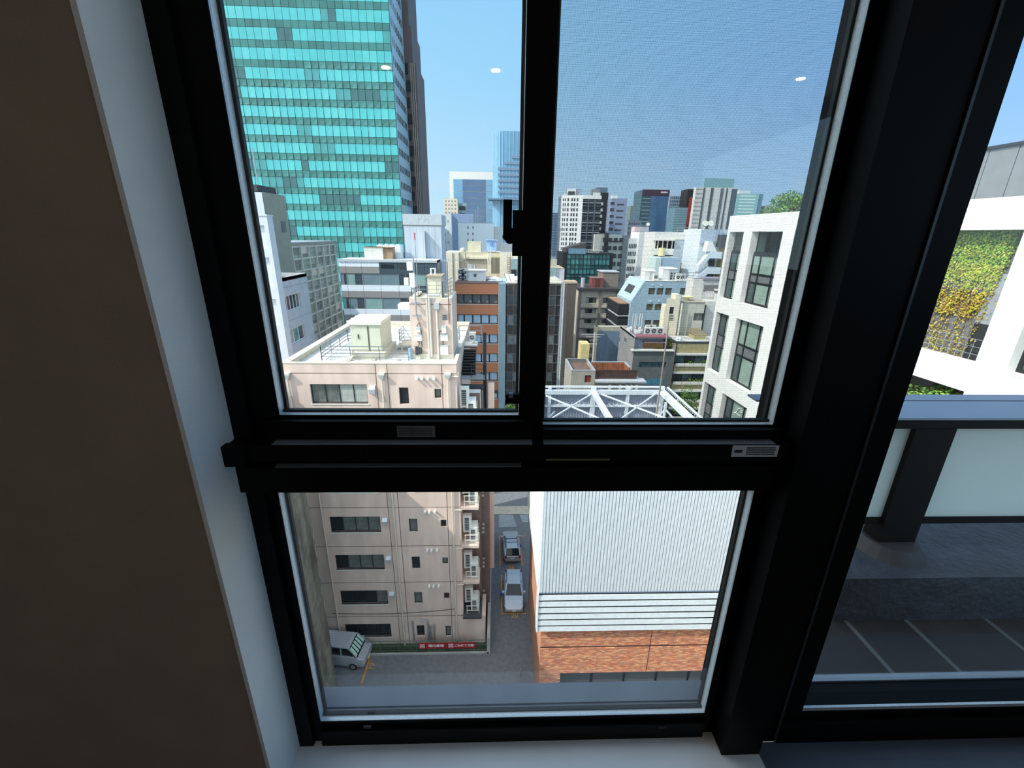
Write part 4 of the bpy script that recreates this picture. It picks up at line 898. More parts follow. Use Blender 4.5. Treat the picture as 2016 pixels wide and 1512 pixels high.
b = MB(WHITEP); p = onZ(1107, 815, zfl+1.3); b.loft([[(p.x-.75,p.y-1,zfl),(p.x+.75,p.y-1,zfl),(p.x+.75,p.y+.5,zfl),(p.x-.75,p.y+.5,zfl)],[(p.x-.75,p.y-1,zfl+1.1),(p.x+.75,p.y-1,zfl+1.1),(p.x+.75,p.y+.5,zfl+1.1),(p.x-.75,p.y+.5,zfl+1.1)],[(p.x-.6,p.y-.85,zfl+1.3),(p.x+.6,p.y-.85,zfl+1.3),(p.x+.6,p.y+.35,zfl+1.3),(p.x-.6,p.y+.35,zfl+1.3)]]); b.tube([(p.x+.5,p.y,zfl+1.2),(p.x+.7,p.y,zfl+1.5),(p.x+1.0,p.y,zfl+1.0)], .1, 8)
solo(b, 'cooling_tower', 'white boxy cooling tower inside the steel roof frame', 'tank', (p.x, p.y, zfl))
a = onY(1291, 828, 27.6); c = onY(1309, 645, 27.6); solo(MB(mat('mast_rust', (150, 138, 124), rough=.6, noise=.25)).tube([(a.x, 27.6, zfl), (a.x, 27.6, c.z)], .055, 8).tube([(a.x, 27.6, c.z), (a.x, 27.6, c.z+.6)], .03, 6), 'aerial_mast', 'tall rusty grey mast rising from the steel roof frame', 'mast', (a.x, 27.6, zfl))

# ================================================================ WHITE GRID BUILDING TO THE RIGHT
h = ray(935, 460.3); h = Vector((h.x, h.y, 0)).normalized(); PD = 21.0; inw = Vector((h.y, -h.x, 0))
F = Fac(inw*PD, -h)
GW = mat('white_tile', (224, 224, 220), rough=.6, noise=.05, ns=3, bump=.15, bs=90); GWM = mat('grid_reveal', (170, 174, 176), noise=.08)
T = thing('grid_building', 'white gridded office building with deep dark windows and an ivy terrace', 'building', F.w(-1.2*PD, 0, 0))
zz = lambda v: HC+v*PD
sA, sB = -1.756*PD, -.05*PD
cols = [(-1.74, -1.645), (-1.593, -1.426), (-1.37, -1.203), (-1.147, -.98), (-.924, -.765), (-.711, -.545), (-.49, -.325), (-.27, -.1)]
bands = [(-.236, .0215), (-.543, -.293), (-.85, -.6), (-1.157, -.907), (-1.46, -1.214)]
holes = [(a*PD, zz(lo), c*PD, zz(hi)) for a, c in cols for lo, hi in bands]
b = MB(GW); b.wall(F, sA, sB, 0, zz(.077), holes, .55); w = F.w
b.face([w(sA,0,0),w(sA,0,zz(.077)),w(sA,12,zz(.077)),w(sA,12,0)]); b.face([w(sB,0,0),w(sB,12,0),w(sB,12,zz(.077)),w(sB,0,zz(.077))]); b.face([w(sA,12,0),w(sA,12,zz(.077)),w(sB,12,zz(.077)),w(sB,12,0)])
b.build('wall', T)
MB(GW).fbox(F, sA, sB, .0, .5, zz(.077), zz(.077)+.06).build('parapet', T); MB(ROOFM).fbox(F, sA, sB, .5, 12, zz(.06)-.3, zz(.06)).build('roof', T)
GF = mat('black_window_frame', (30, 32, 34), rough=.4, noise=.05); GP = mat('grid_pane_green', (136, 156, 146), rough=.12, noise=.15, ns=.7); GS = mat('grid_spandrel', (104, 108, 110), rough=.5, noise=.08)
GD = mat('grid_pane_dark', (70, 84, 84), rough=.08, noise=.2, ns=.6); GC = mat('grid_pane_blind', (116, 124, 122), rough=.2, noise=.1)
q = random.Random(5)
for (a, c), k in zip(cols, range(20)):
    for (lo, hi), j in zip(bands, range(9)):
        s0_, s1_, z0_, z1_ = a*PD, c*PD, zz(lo), zz(hi)
        MB(WHITEP).fbox(F, s0_, s1_, -.02, .5, z0_-.03, z0_+.05).build('sill', T)
        if k == 4 and j < 2: continue
        if j == 0: zt_ = z1_-1.6; MB(mat('terrace_soffit', (150, 152, 150), noise=.05)).fbox(F, s0_, s1_, .6, 3.5, z1_, z1_+.05).build('soffit', T)
        else: zt_ = z1_
        H_ = zt_-z0_
        if k == 0: win(T, F, (s0_, z0_+.05, s1_, zt_), 2, 3, GF, [GD, GP, GS, GS, GD, GP], .09, .42, (.42, .62))
        else: win(T, F, (s0_, z0_+.05, s1_, zt_), 3, 3, GF, [GD, GP, GC, GS, GS, GS, q.choice((GD, GP)), GP, GC], .16, .42, (.43, .6), cw=(.28, .74))
        if j == 0:
            MB(CHAR).fbox(F, s0_, s1_, 2.2, 2.3, zt_, z1_).build('terrace_back', T)
            MB(GP).fbox(F, s0_+1.0, s0_+1.9, 2.0, 2.1, zt_, z1_).build('terrace_glass', T)
            MB(GF).fbox(F, s0_, s1_, .45, .5, zt_, zt_+.15).build('terrace_rail', T)
# penthouse of grey metal panels
PG = mat('grey_metal_panel', (122, 124, 126), rough=.5, noise=.06, metal=.2)
b = MB(PG); zt_ = HC+.174*(PD+1.2); s = -1.08*PD
MB(CHAR).fbox(F, s, sB, 1.22, 9, zz(.06), zt_-.02).build('penthouse_core', T)
while s < sB: MB(PG).fbox(F, s+.012, s+1.1, 1.2, 1.24, zz(.07), zt_-.12).build('metal_panel', T); s += 1.12
MB(CHAR).fbox(F, -1.08*PD, sB, 1.1, 9, zt_-.12, zt_).build('penthouse_cap', T)
# ivy terrace bay
a, c = cols[4]; lo, hi = bands[0]; s0_, s1_, z0_, z1_ = a*PD, c*PD, zz(lo), zz(hi)
MB(mat('terrace_wall', (104, 104, 106), rough=.7, noise=.1)).fbox(F, s0_-.6, s1_+.8, .8, .95, z0_-.6, z1_).build('terrace_back', T)
MB(MGREY).fbox(F, s1_-1.1, s1_+.4, .7, .8, z0_+1.6, z0_+3.7).build('terrace_panel', T)
MB(CHAR).fbox(F, s1_-1.1, s1_+.4, .7, .8, z0_, z0_+1.6).build('terrace_recess', T)
MB(mat('terrace_floor', (190, 186, 178), noise=.1)).fbox(F, s0_, s1_, .5, .85, z0_-.2, z0_+.02).build('terrace_deck', T)
t = thing('terrace_railing', 'thin steel railing across the ivy terrace of the white building', 'railing', F.w((s0_+s1_)/2, .6, z0_))
b = MB(STEEL); rail(b, [F.w(s0_, .4, z0_+.02), F.w(s1_, .4, z0_+.02)], .95, 3, .008, .3); b.build('rails', t)
IV = [mat('ivy_green', (106, 142, 38), rough=.6, noise=.2), mat('ivy_lime', (150, 168, 48), rough=.6, noise=.2), mat('ivy_yellow', (172, 160, 54), rough=.6, noise=.2), mat('ivy_rust', (150, 118, 60), rough=.6, noise=.2)]
t = thing('ivy', 'climbing ivy turning yellow on the terrace wall of the white building', 'ivy', F.w((s0_+s1_)/2, 1, z0_))
b = MB(IV[0]); q = random.Random(11); Hh = z1_-z0_; Ws = s1_-s0_
n = 0
while n < 9000:
    u, v = q.random(), q.random()
    dens = .95 if v > .62 else (.5 if v > .33 else .12)
    wv = .5+.5*math.sin(u*23+3*math.sin(v*7))
    edge = 1 if u < .83-.12*(1-v) else .05
    if v < .62: dens *= (.25+.9*wv)
    if u < .25 and v > .5: dens *= .55
    if q.random() > dens*edge: continue
    p = F.w(s0_+u*Ws, -q.random()*.2+.74, z0_+v*Hh); r = q.uniform(.022, .048); n += 1
    nrm = (F.i*-1+Vector((q.gauss(0,.5), q.gauss(0,.5), q.gauss(.2,.5)))).normalized(); t1 = nrm.cross(Vector((0,0,1))).normalized(); t2 = nrm.cross(t1)
    col = IV[0] if v > .75 and q.random() < .6 else IV[1] if v > .55 and q.random() < .7 else IV[2] if q.random() < .75 else IV[3]
    if v < .5 and q.random() < .25: col = IV[3]
    b.face([p-t2*r*1.3, p+t1*r, p+t2*r*1.1, p-t1*r], col)
b.build('leaves', t, kind='stuff')
b = MB(mat('ivy_stem', (120, 108, 84), noise=.1))
for i in range(9):
    s = s0_+Ws*(.06+.09*i); pts = [F.w(s+.12*math.sin(j*1.3+i), .76, z0_+Hh*j/8) for j in range(9)]; b.tube(pts, .016, 5)
b.build('stem', t, kind='stuff')
# lettering on the lowest window seen
FT = Fac(F.w(0, .40, 0), -h); LW = mat('white_lettering', (235, 238, 236), noise=0)
t = thing('window_lettering', 'white logo lettering on the lowest window of the white gridded building', 'sign', FT.w(*((lambda a: (a[0], 0, a[1]))(FT.at(1450, 805)))))
cF2 = crop(1380, 640, 7.756); b = MB(LW)
def stroke(pts, r): b.tube([FT.w(FT.at(*cF2(*p))[0], 0, FT.at(*cF2(*p))[1]) for p in pts], r, 6)
stroke([(508,1335),(520,1342),(540,1330),(556,1305),(568,1280),(580,1272),(592,1274)], .045); stroke([(609,1310),(620,1306),(633,1314),(630,1334),(617,1337),(608,1328),(609,1310)], .03); stroke([(609,1283),(620,1280)], .035)
b.build('logo', t)
b = MB(LW); s_, z_2 = FT.at(*cF2(560, 1362))
for i in range(6): b.fbox(FT, s_-.4+i*.14, s_-.32+i*.14, -.01, 0, z_2-.05, z_2+.05)
b.build('small_print', t)

# ================================================================ OTHER BUILDINGS
def bld(name, label, F, pxl, pxr, pyt, dep, wm, rm=None, wins=(), wk=None, rev=.15, pyref=None, parapet=.4, par=True, extra=None, z0=0, lh=(), rh=()):
    """box building whose front face spans pxl..pxr (read at pyref) with its top at pyt"""
    pyref = pyref or pyt; sa = F.at(pxl, pyref)[0]; sb = F.at(pxr, pyref)[0]; zt = F.at((pxl+pxr)/2, pyt)[1]
    t = thing(name, label, 'building', F.w((sa+sb)/2, 0, 0))
    H = [F.rect(*r) for r in wins]
    b = MB(wm); b.shell(F, sa, sb, dep, z0, zt, H, rev, None, lh, rh); b.build('wall', t)
    if par: parapet_roof(t, F, sa, sb, dep, zt, rm or ROOFM, wm, parapet)
    else: MB(rm or ROOFM).fbox(F, sa, sb, 0, dep, zt-.05, zt).build('roof', t)
    k = wk or {}
    for i, r in enumerate(H):
        kk = dict(k)
        if 'pmf' in kk: kk['pm'] = kk.pop('pmf')(i)
        win(t, F, r, d=rev*.6, **kk)
    return t, sa, sb, zt
def grid_rects(xs, ys): return [(a, c, b_, d) for c, d in ys for a, b_ in xs]
def small_windows(t, F, rects, m, name='window_grid', d=-.01, dep=.2):
    """windows a few pixels wide, joined into one part"""
    b = MB(m)
    for a, z0, c, z1 in rects: b.fbox(F, a, c, d, dep, z0, z1)
    return b.build(name, t, kind='stuff')

# ---- teal glass tower
D = 125; F = front(D)
TW = thing('glass_tower', 'tall teal glass office tower filling the view on the left', 'building', F.w(-55, 0, 0))
zA = F.at(437, 36)[1]; zB = F.at(561, 463.7)[1]; SH = (zA-zB)/12; sRt = F.at(794, 466)[0]
PWD = 1.76; NC = 34; NR0, NR1 = -5, 18
sLt = sRt-PWD*NC; ztop_ = zB+SH*(NR1+1)
XR = F.at(797, 470)[0]
MB(mat('tower_core', (44, 88, 86), rough=.4)).fbox(F, sLt, sRt, .05, 16, 0, ztop_).build('core', TW)
TEAL = [mat('teal_blind', (74, 180, 182), rough=.22, noise=.07, ns=.5, spec=.6), mat('teal_blind_pale', (84, 188, 187), rough=.22, noise=.07, ns=.5, spec=.6), mat('teal_mid', (64, 146, 146), rough=.15, noise=.1, ns=.5, spec=.6), mat('teal_dark', (52, 102, 104), rough=.1, noise=.2, ns=.5, spec=.6)]
SPAN = [mat('teal_spandrel', (64, 126, 121), rough=.3, noise=.08, ns=1), mat('teal_spandrel_deep', (55, 112, 107), rough=.3, noise=.08, ns=1)]
q = random.Random(21); vis = []; spn = []
vh = SH*.62; tilt = .12
def tpane(w, h, m, tl):
    k = ('tp', round(w,2), round(h,2), m.name, tl)
    if k not in _mesh: _mesh[k] = MB(m).hexa([(0,-.04,0),(w,-.04-tl,0),(w,.05,0),(0,.05,0),(0,-.04,h),(w,-.04-tl*.2,h),(w,.05,h),(0,.05,h)]).mesh('tower_pane')
    return _mesh[k]
over = MB(TEAL[0]); overs = MB(SPAN[0]); cnt = 0; cs = 0
for r in range(NR0, NR1+1):
    run = 0; kind = 0
    for c in range(NC):
        if run <= 0:
            u = q.random(); kind = 0 if u < .62 else 2 if u < .8 else 3; run = q.randint(3, 8) if kind == 0 else q.randint(1, 3)
        run -= 1
        m = TEAL[kind] if kind else TEAL[q.random() < .3]
        s = sRt-PWD*(c+1); z = zB+SH*r
        seen = -3 <= r <= 12 and c < 24
        if seen and cnt < 300:
            cnt += 1; place(tpane(PWD-.09, vh-.08, m, .10), 'window_pane', TW, F.w(s+.045, 0, z+.04))
        else: over.fbox(F, s+.045, s+PWD-.045, -.1, .05, z+.04, z+vh-.04, m)
        m = SPAN[q.random() < .4]
        if seen and cs < 300:
            cs += 1; place(tpane(PWD-.09, SH-vh-.06, m, .18), 'spandrel_panel', TW, F.w(s+.045, 0, z+vh+.03))
        else: overs.fbox(F, s+.045, s+PWD-.045, -.12, .05, z+vh+.03, z+SH-.03, m)
over.build('upper_panes', TW, kind='stuff'); overs.build('upper_spandrels', TW, kind='stuff')
FRS = rside(sRt); FRS = Fac((sRt, D), (0, 1))
b = MB(mat('tower_side_panel', (176, 200, 206), rough=.35, noise=.05)); b.wall(FRS, 0, 16, 0, ztop_, (), 0, -.05); b.build('side_cladding', TW)
for r in range(NR0+3, NR1-3):
    z = zB+SH*r; small_windows(TW, FRS, [(1.2+i*2.0, z+.3, 2.2+i*2.0, z+2.0) for i in range(7)], WINDARK, 'side_window', -.1, .1)
BT = thing('brown_tower', 'dark brown stepped tower wing standing behind the teal glass tower', 'building', (sRt, D+17, 0))
FB2 = front(D+16.2); e1 = FB2.at(833, 420)[0]; zs = FB2.at(819, 124)[1]; zs2 = FB2.at(810, 50)[1]
BRN = mat('tower_brown', (104, 88, 84), rough=.6, noise=.12, ns=.4)
b = MB(BRN); b.fbox(FB2, sRt-20, e1, .2, 14, 0, zs); b.fbox(FB2, sRt-20, e1-.8, .2, 14, zs, zs2); b.fbox(FB2, sRt-20, e1-1.4, .2, 14, zs2, zs2+40); b.build('wall', BT)
small_windows(BT, FB2, [(e1-3.4+(.5 if i % 2 else 0), zs-4*i-2.6, e1-2.2+(.5 if i % 2 else 0), zs-4*i-.2) for i in range(18)], CHAR, 'dark_balcony', -.5, .1)
b = MB(CREAM); 
for i in range(3): b.fbox(FB2, e1-.5-i*.55, e1-.42-i*.55, -.06, .02, 20, zs)
b.build('pilaster', BT)

# ---- grey lattice building, right-facing side in shade
FX = rside(-30.0)
sF = FX.at(657.5, 476)[0]; sN = FX.at(533, 476)[0]-6; zt = FX.at(650, 476)[1]
GRY = mat('lattice_frame', (214, 216, 204), noise=.08); LAT = [mat('lattice_glass', (162, 176, 162), rough=.15, noise=.15), mat('lattice_glass_dark', (128, 140, 130), rough=.12, noise=.15), mat('lattice_curtain', (214, 214, 200), rough=.4, noise=.1)]
T = thing('lattice_building', 'grey office block covered in a fine lattice of windows below the teal tower', 'building', FX.w((sN+sF)/2, 0, 0))
b = MB(GRY); b.fbox(FX, sN, sF, .3, 22, 0, zt); b.build('core', T)
nb = 10; nz_ = 13; bw = (sF-sN)/nb; bh = 1.75; bars = MB(GRY); q = random.Random(8)
for j in range(nz_):
    for i in range(nb):
        s = sN+i*bw; z = zt-.5-(j+1)*bh; m = LAT[0] if q.random() < .55 else LAT[1] if q.random() < .4 else LAT[2]
        place(boxmesh('window_pane', bw-.3, .1, bh*.62, m), 'window_pane', T, FX.w(s+.15, .16, z+bh*.38), FX.a)
        place(boxmesh('sill_panel', bw-.3, .1, bh*.34, LAT[(i+j) % 2]), 'sill_panel', T, FX.w(s+.15, .22, z), FX.a)
for i in range(nb+1): MB(GRY).fbox(FX, sN+i*bw-.1, sN+i*bw+.1, -.15, .35, 0, zt-.5).build('fin', T)
for j in range(nz_+1): MB(GRY).fbox(FX, sN, sF, -.02, .35, zt-.5-j*bh-.1, zt-.5-j*bh+.1).build('band', T)
MB(mat('roof_edge', (140, 150, 154), noise=.05)).fbox(FX, sN-.3, sF+.3, -.3, 22, zt-.1, zt+.15).build('roof', T)
# ---- grey concrete building with curtained windows
FX = rside(-20.2); GC_ = mat('blue_grey_concrete', (196, 198, 200), rough=.9, noise=.08, ns=1, bump=.1)
c2 = crop(400, 300, 4.032)
sF = FX.at(604, 545)[0]; sN = FX.at(546, 545)[0]; zt = FX.at(575, 543)[1]
r1 = (FX.at(*c2(648, 1200))[0], FX.at(*c2(715, 1250))[1], FX.at(*c2(776, 1190))[0], FX.at(*c2(715, 1125))[1])
r2 = (r1[0], r1[1]-3.25, r1[2], r1[3]-3.25)
T = thing('concrete_building', 'blue grey concrete block with a five-pane window beyond the white roof edge', 'building', FX.w((sN+sF)/2, 0, 0))
b = MB(GC_); b.shell(FX, sN, sF, 12, 0, zt, [r1, r2], .25); b.build('wall', T); parapet_roof(T, FX, sN, sF, 12, zt, mat('brown_roof', (120, 96, 84), noise=.15), GC_, .35)
win(T, FX, r1, 5, 1, WHITEP, [WINDARK, mat('curtain_maroon', (112, 92, 92), noise=.2), WINDARK, WINDARK, W2], .08, .15); win(T, FX, r2, 3, 1, WHITEP, [CURT, mat('curtain_teal', (120, 160, 150), noise=.3), WINGREY], .08, .15)
for z in (r1[3]+.8, r1[1]-.9): MB(mat('joint_grey', (130, 136, 144), noise=0)).fbox(FX, sN, sF, -.005, .01, z-.02, z+.02).build('joint', T)
for s, h_ in ((sN+.8, 2.6), (sN+1.9, 3.2)): MB(DSTEEL).tube([FX.w(s, 1.2, zt), FX.w(s, 1.2, zt+h_)], .04, 6).build('roof_post', T)
# ---- white building at the window edge
F = front(40.2); WB = mat('white_render', (206, 211, 216), noise=.03)
sb = F.at(525.5, 430)[0]; zt = F.at(515, 425)[1]
T = thing('white_building', 'white rendered building with recessed panels at the window frame', 'building', F.w(sb-4, 0, 0))
H = [F.rect(*c2(440, 580), *c2(497, 765)), F.rect(*c2(478, 835), *c2(540, 1055))]; H = [(h_[2]-2.2, h_[1], h_[2], h_[3]) for h_ in H]; H.append((H[1][0], H[1][1]-3.6, H[1][2], H[1][3]-3.6))
b = MB(WB); b.shell(F, sb-9, sb, 1.0, 0, zt, H, .25); b.build('wall', T)
for h_ in H: MB(WB).fbox(F, h_[0], h_[2], .22, .3, h_[1], h_[3]).build('recessed_panel', T)
MB(WB).fbox(F, sb-9, sb+.05, -.05, 1.05, zt, zt+.12).build('coping', T)
F = front(52); T, sa, sb2, zt = bld('beige_building', 'white and beige plant tower with one small window above the grey concrete block', F, 470, 515, 377, 5.2, WB, z0=0, par=False)
FR_ = Fac(F.w(sb2, 0, 0), F.i); b = MB(mat('beige_siding', (158, 158, 140), noise=.06)); b.wall(FR_, 0, 5.2, 0, zt, (), 0, -.06); b.build('side_siding', T)
MB(W2).fbox(FR_, 3.2, 4.3, -.12, 0, zt-4.1, zt-2.9).build('window', T)
b = MB(DGREY); b.fbox(FR_, 0, 4.2, .4, 2, zt, zt+.7); b.build('roof_plant', T); MB(STEEL).tube([FR_.w(1.5, 1, zt), FR_.w(1.5, 1, zt+4.5)], .06, 6).build('aerial', T)

# ---- banded glass building
F = front(65); c3 = crop(700, 230, 5.6)
sa = F.at(668, 515)[0]; sb = F.at(861, 545)[0]; zt = F.at(740, 511)[1]
T = thing('banded_building', 'glazed office building with white and grey spandrel bands', 'building', F.w((sa+sb)/2, 0, 0))
MB(mat('banded_core', (90, 100, 106), rough=.3)).fbox(F, sa, sb, .25, 4.9, 0, zt-.1).build('core', T)
GB = [mat('banded_glass_blue', (120, 142, 150), rough=.08, noise=.12, ns=.4, spec=.7), mat('banded_glass_green', (142, 176, 172), rough=.1, noise=.1, ns=.4, spec=.7), mat('banded_glass_dark', (66, 78, 88), rough=.08, noise=.1, ns=.4, spec=.7)]
BWH = mat('band_white', (232, 238, 244), noise=.03); BGR = mat('band_grey', (150, 146, 144), noise=.05); BDK = mat('band_slate', (70, 84, 94), rough=.3, noise=.06)
xs_ = [668, 681, 712, 747, 783, 812, 836, 861]
XS = [F.at(x, 530)[0] for x in xs_]
yb = lambda y: F.at(720, 300+y/4.032)[1]
st_h = yb(880)-yb(1075); zg = yb(960)
for k in range(7):
    zt_k = zt-.35 if k == 0 else yb(1055)-st_h*(k-1); zm = yb(908)-st_h*k; zb_ = yb(960)-st_h*k; zn = yb(1055)-st_h*k
    for i in range(7):
        wide = i < 5 and not (k == 0 and i > 2)
        MB(BWH if (wide or k == 2 and i < 5) else BDK).fbox(F, XS[i]+.02, XS[i+1]-.02, 0, .25, zm, zt_k).build('white_panel', T)
        MB(BGR if wide else BDK).fbox(F, XS[i]+.02, XS[i+1]-.02, .01, .25, zb_, zm-.02).build('grey_panel', T)
        if k == 0 and i in (3, 4): MB(WINDARK).fbox(F, XS[i]+.2, XS[i+1]-.5, -.02, .2, zm-.2, zt_k-.3).build('dark_window', T)
        win(T, F, (XS[i], zn, XS[i+1], zb_-.04), 2 if i in (0, 1, 4) else 1, 1, ALU, [GB[(i*5+k*3) % 3 if i > 2 else (1 if (i+k) % 2 else 0)], GB[2]], .07, .08)
MB(LGREY).fbox(F, sa-.1, sb, -.1, 4.9, zt-.35, zt).build('roof', T)
b = MB(mat('angled_bay', (120, 130, 136), rough=.3, noise=.1)); b.build('trim', T) if b.v else None
t = thing('plant_box', 'stained white plant box standing on the banded glass building', 'cabinet', F.w(F.at(735, 505)[0], 2, zt)); r = F.rect(717, 486, 754, 511, 1)
MB(mat('plant_white', (228, 226, 214), noise=.12, ns=1)).fbox(F, r[0], r[2], 1, 2.6, zt, r[3]).build('body', t); MB(mat('plant_rust', (170, 140, 112), noise=.2)).fbox(F, r[2]-.05, r[2]+1.3, 1.2, 2.6, zt, r[3]-.1).build('side_panel', t); MB(mat('plant_rust', (170, 140, 112))).fbox(F, r[0]-.1, r[2]+1.4, .95, 2.7, r[3]-.1, r[3]).build('lid', t)
t = thing('condenser_bank', 'bank of white condensers behind the plant box on the banded building', 'air conditioner', F.w(F.at(770, 500)[0], 3, zt)); r = F.rect(742, 481, 789, 508, 3); w_ = (r[2]-r[0])/4
for i in range(4): MB(WHITEP).fbox(F, r[0]+i*w_+.03, r[0]+(i+1)*w_-.03, 3, 4.6, zt, r[3]-.15).build('condenser', t); MB(LGREY).tube([F.w(r[0]+(i+.5)*w_, 3.8, r[3]-.16), F.w(r[0]+(i+.5)*w_, 3.8, r[3])], .35, 12).build('fan_cowl', t)
# ---- grey concrete tower with faded letters
F = front(70); T, sa, sb, zt = bld('concrete_tower', 'plain pale grey concrete lift tower with faded letters near its top', F, 795, 868, 422, 5.5, mat('tower_concrete', (192, 200, 208), noise=.08, ns=.7, stretch=(3, 3, .3)), par=False, pyref=445)
zl = F.at(830, 444)[1]; MB(mat('tower_line', (150, 140, 140), noise=0)).fbox(F, sa-.02, sb+.02, -.03, .05, zl-.06, zl+.06).build('band', T)
MB(mat('tower_cap', (186, 192, 196), noise=.05)).fbox(F, sa-.12, sb+.15, -.1, 5.6, zl+.06, zt+.02).build('cap', T)
for i in range(5): s = sa+(sb-sa)*(i+1)/6; MB(mat('tower_joint', (160, 168, 178), noise=0)).fbox(F, s-.03, s+.03, -.004, .01, 0, zl).build('joint', T)
FL_ = mat('faded_letter', (193, 199, 203), noise=.1)
text('P', F.w(F.at(825, 432)[0], -.12, F.at(825, 432)[1]), 1.3, FL_, tilt=math.pi/2, name='lettering', parent=T); text('H', F.w(F.at(839, 432)[0], -.12, F.at(839, 432)[1]), 1.3, FL_, tilt=math.pi/2, name='lettering', parent=T)
s, z = F.at(836, 455); b = MB(LGREY); b.fbox(F, s, s+.12, -.9, 0, F.at(838, 512)[1], z); b.build('fin', T)

# ---- brick-banded building
D = 75; F = front(D); c4_ = crop(880, 540, 12.6)
sa = F.at(896, 570)[0]; sb = F.at(981.5, 570)[0]; zt = F.at(940, 558.5)[1]
T = thing('brick_building', 'office building with speckled orange brick bands and long window strips', 'building', F.w((sa+sb)/2, 0, 0))
BRB = mat('speckled_brick', (218, 142, 104), rough=.85, noise=.3, ns=13)
zw = [(F.at(940, 540+495/12.6)[1], F.at(940, 540+735/12.6)[1])]; per = F.at(940, 540+495/12.6)[1]-F.at(940, 540+1000/12.6)[1]
xs_ = [F.at(880+x/12.6, 590)[0] for x in (250, 415, 630, 840, 1045, 1265)]
holes = [(sa+.3, zw[0][1]-per*k, xs_[-1], zw[0][0]-per*k) for k in range(6)]
b = MB(BRB); b.shell(F, sa, sb, 12, 0, zt, holes, .4); b.build('wall', T)
MB(mat('brick_coping', (120, 96, 90))).fbox(F, sa, sb, -.05, 12, zt, zt+.15).build('coping', T)
BL1 = mat('strip_window_sky_tint', (186, 216, 238), rough=.1, noise=.08, ns=.5, spec=.7); BL2 = mat('strip_window_grey', (104, 108, 108), rough=.1, noise=.12, ns=.6); BLB = mat('strip_blind', (196, 220, 236), rough=.3, noise=.05)  # blue panes: the reflected sky is put into the base colour
for k, h_ in enumerate(holes):
    for i in range(5):
        a = (xs_[i], h_[1], xs_[i+1], h_[3])
        o = win(T, F, a, 1, 1, DSTEEL, [BL2 if k in (0, 5) else BL1], .12, .25)
        MB(BLB if k else BLIND).fbox(F, a[0]+.9, a[2]-.1, .26, .28, h_[1]+.06, h_[1]+(.9 if k else .55)).build('blind', T)
    MB(OFFW).fbox(F, sa, sb-.1, -.06, .1, h_[1]-.12, h_[1]).build('sill', T)
# ---- pale blue concrete slab + dark curtain wall
s2 = F.at(995.5, 600)[0]; PB = mat('pale_blue_panel', (160, 182, 190), noise=.06, ns=1)
T = thing('curtain_wall_building', 'dark curtain wall building with a pale blue concrete edge behind the centre window stile', 'building', F.w(s2+5, 0, 0))
b = MB(PB); b.fbox(F, sb+.05, s2, -.3, 10, 0, zt); b.build('edge_wall', T)
s3 = F.at(1103, 600)[0]; zc_ = F.at(1040, 558.5)[1]; b = MB(mat('curtain_core', (60, 60, 62))); b.fbox(F, s2, s3, .2, 11, 0, zc_); b.build('core', T)
per2 = (F.at(1010, 540+250/12.6)[1]-F.at(1010, 540+1250/12.6)[1])/4; colw = F.at(1010.3, 590)[0]-F.at(998.5, 590)[0]
DK = mat('curtain_dark_panel', (74, 70, 66), rough=.3, noise=.15, ns=1.5); DW = mat('curtain_window', (84, 92, 96), rough=.1, noise=.3, ns=.5); DW2 = mat('curtain_window_blind', (124, 130, 132), rough=.15, noise=.15)
nc = int((s3-s2-.5)/colw); q = random.Random(6)
for j in range(14):
    for i in range(nc):
        s = s2+.35+i*colw; z = zc_-.2-(j+1)*per2
        m = DK if j % 2 == 0 else (DW2 if q.random() < .6 else DW)
        if i > 3 and i < nc-5: continue
        place(boxmesh('glass_panel', colw-.1, .1, per2-.1, m), 'glass_panel', T, F.w(s+.05, .1, z+.05))
b = MB(mat('curtain_mullion', (128, 122, 120), rough=.4, metal=.3))
for i in range(nc+1): b.fbox(F, s2+.35+i*colw-.05, s2+.35+i*colw+.05, 0, .25, 0, zc_)
b.build('mullion', T)
for j in range(15): MB(mat('curtain_mullion', (128, 122, 120))).fbox(F, s2, s3, .02, .22, zc_-.2-j*per2-.05, zc_-.2-j*per2+.05).build('transom', T)
b = MB(LGREY); b.fbox(F, s3, s3+.3, -.2, 11, 0, zc_+.4); b.build('end_fin', T); MB(WHITEP).tube([F.w(s3+.5, -.1, 0), F.w(s3+.5, -.1, zc_+.3)], .14, 8).build('drain_pipe', T); MB(mat('taupe', (140, 128, 118))).fbox(F, s3+.65, s3+1.1, 0, 2, 0, zc_).build('rear_fin', T)
MB(CREAM).fbox(F, s2, s3+.4, 0, 11, zc_, zc_+.25).build('roof', T)
t = thing('sloped_skylight', 'white sloping roof hatch at the top of the dark curtain wall building', 'hatch', F.w(s2+.8, 2, zc_+.25)); r = F.rect(995, 542, 1013, 558)
MB(mat('hatch_white', (214, 226, 230), noise=.03)).hexa([F.w(r[0],.5,zc_+.25),F.w(r[2],.5,zc_+.25),F.w(r[2],2.5,zc_+.25),F.w(r[0],2.5,zc_+.25),F.w(r[0],1.8,r[3]),F.w(r[2],1.8,r[3]),F.w(r[2],2.5,r[3]),F.w(r[0],2.5,r[3])]).build('cover', t)
b = MB(CHAR)
for f_ in (.3, .75): b.bar(F.w(r[0]+(r[2]-r[0])*f_-.2, .45, zc_+.3), F.w(r[0]+(r[2]-r[0])*f_-.6, 1.75, r[3]), .06)
b.build('seam', t)
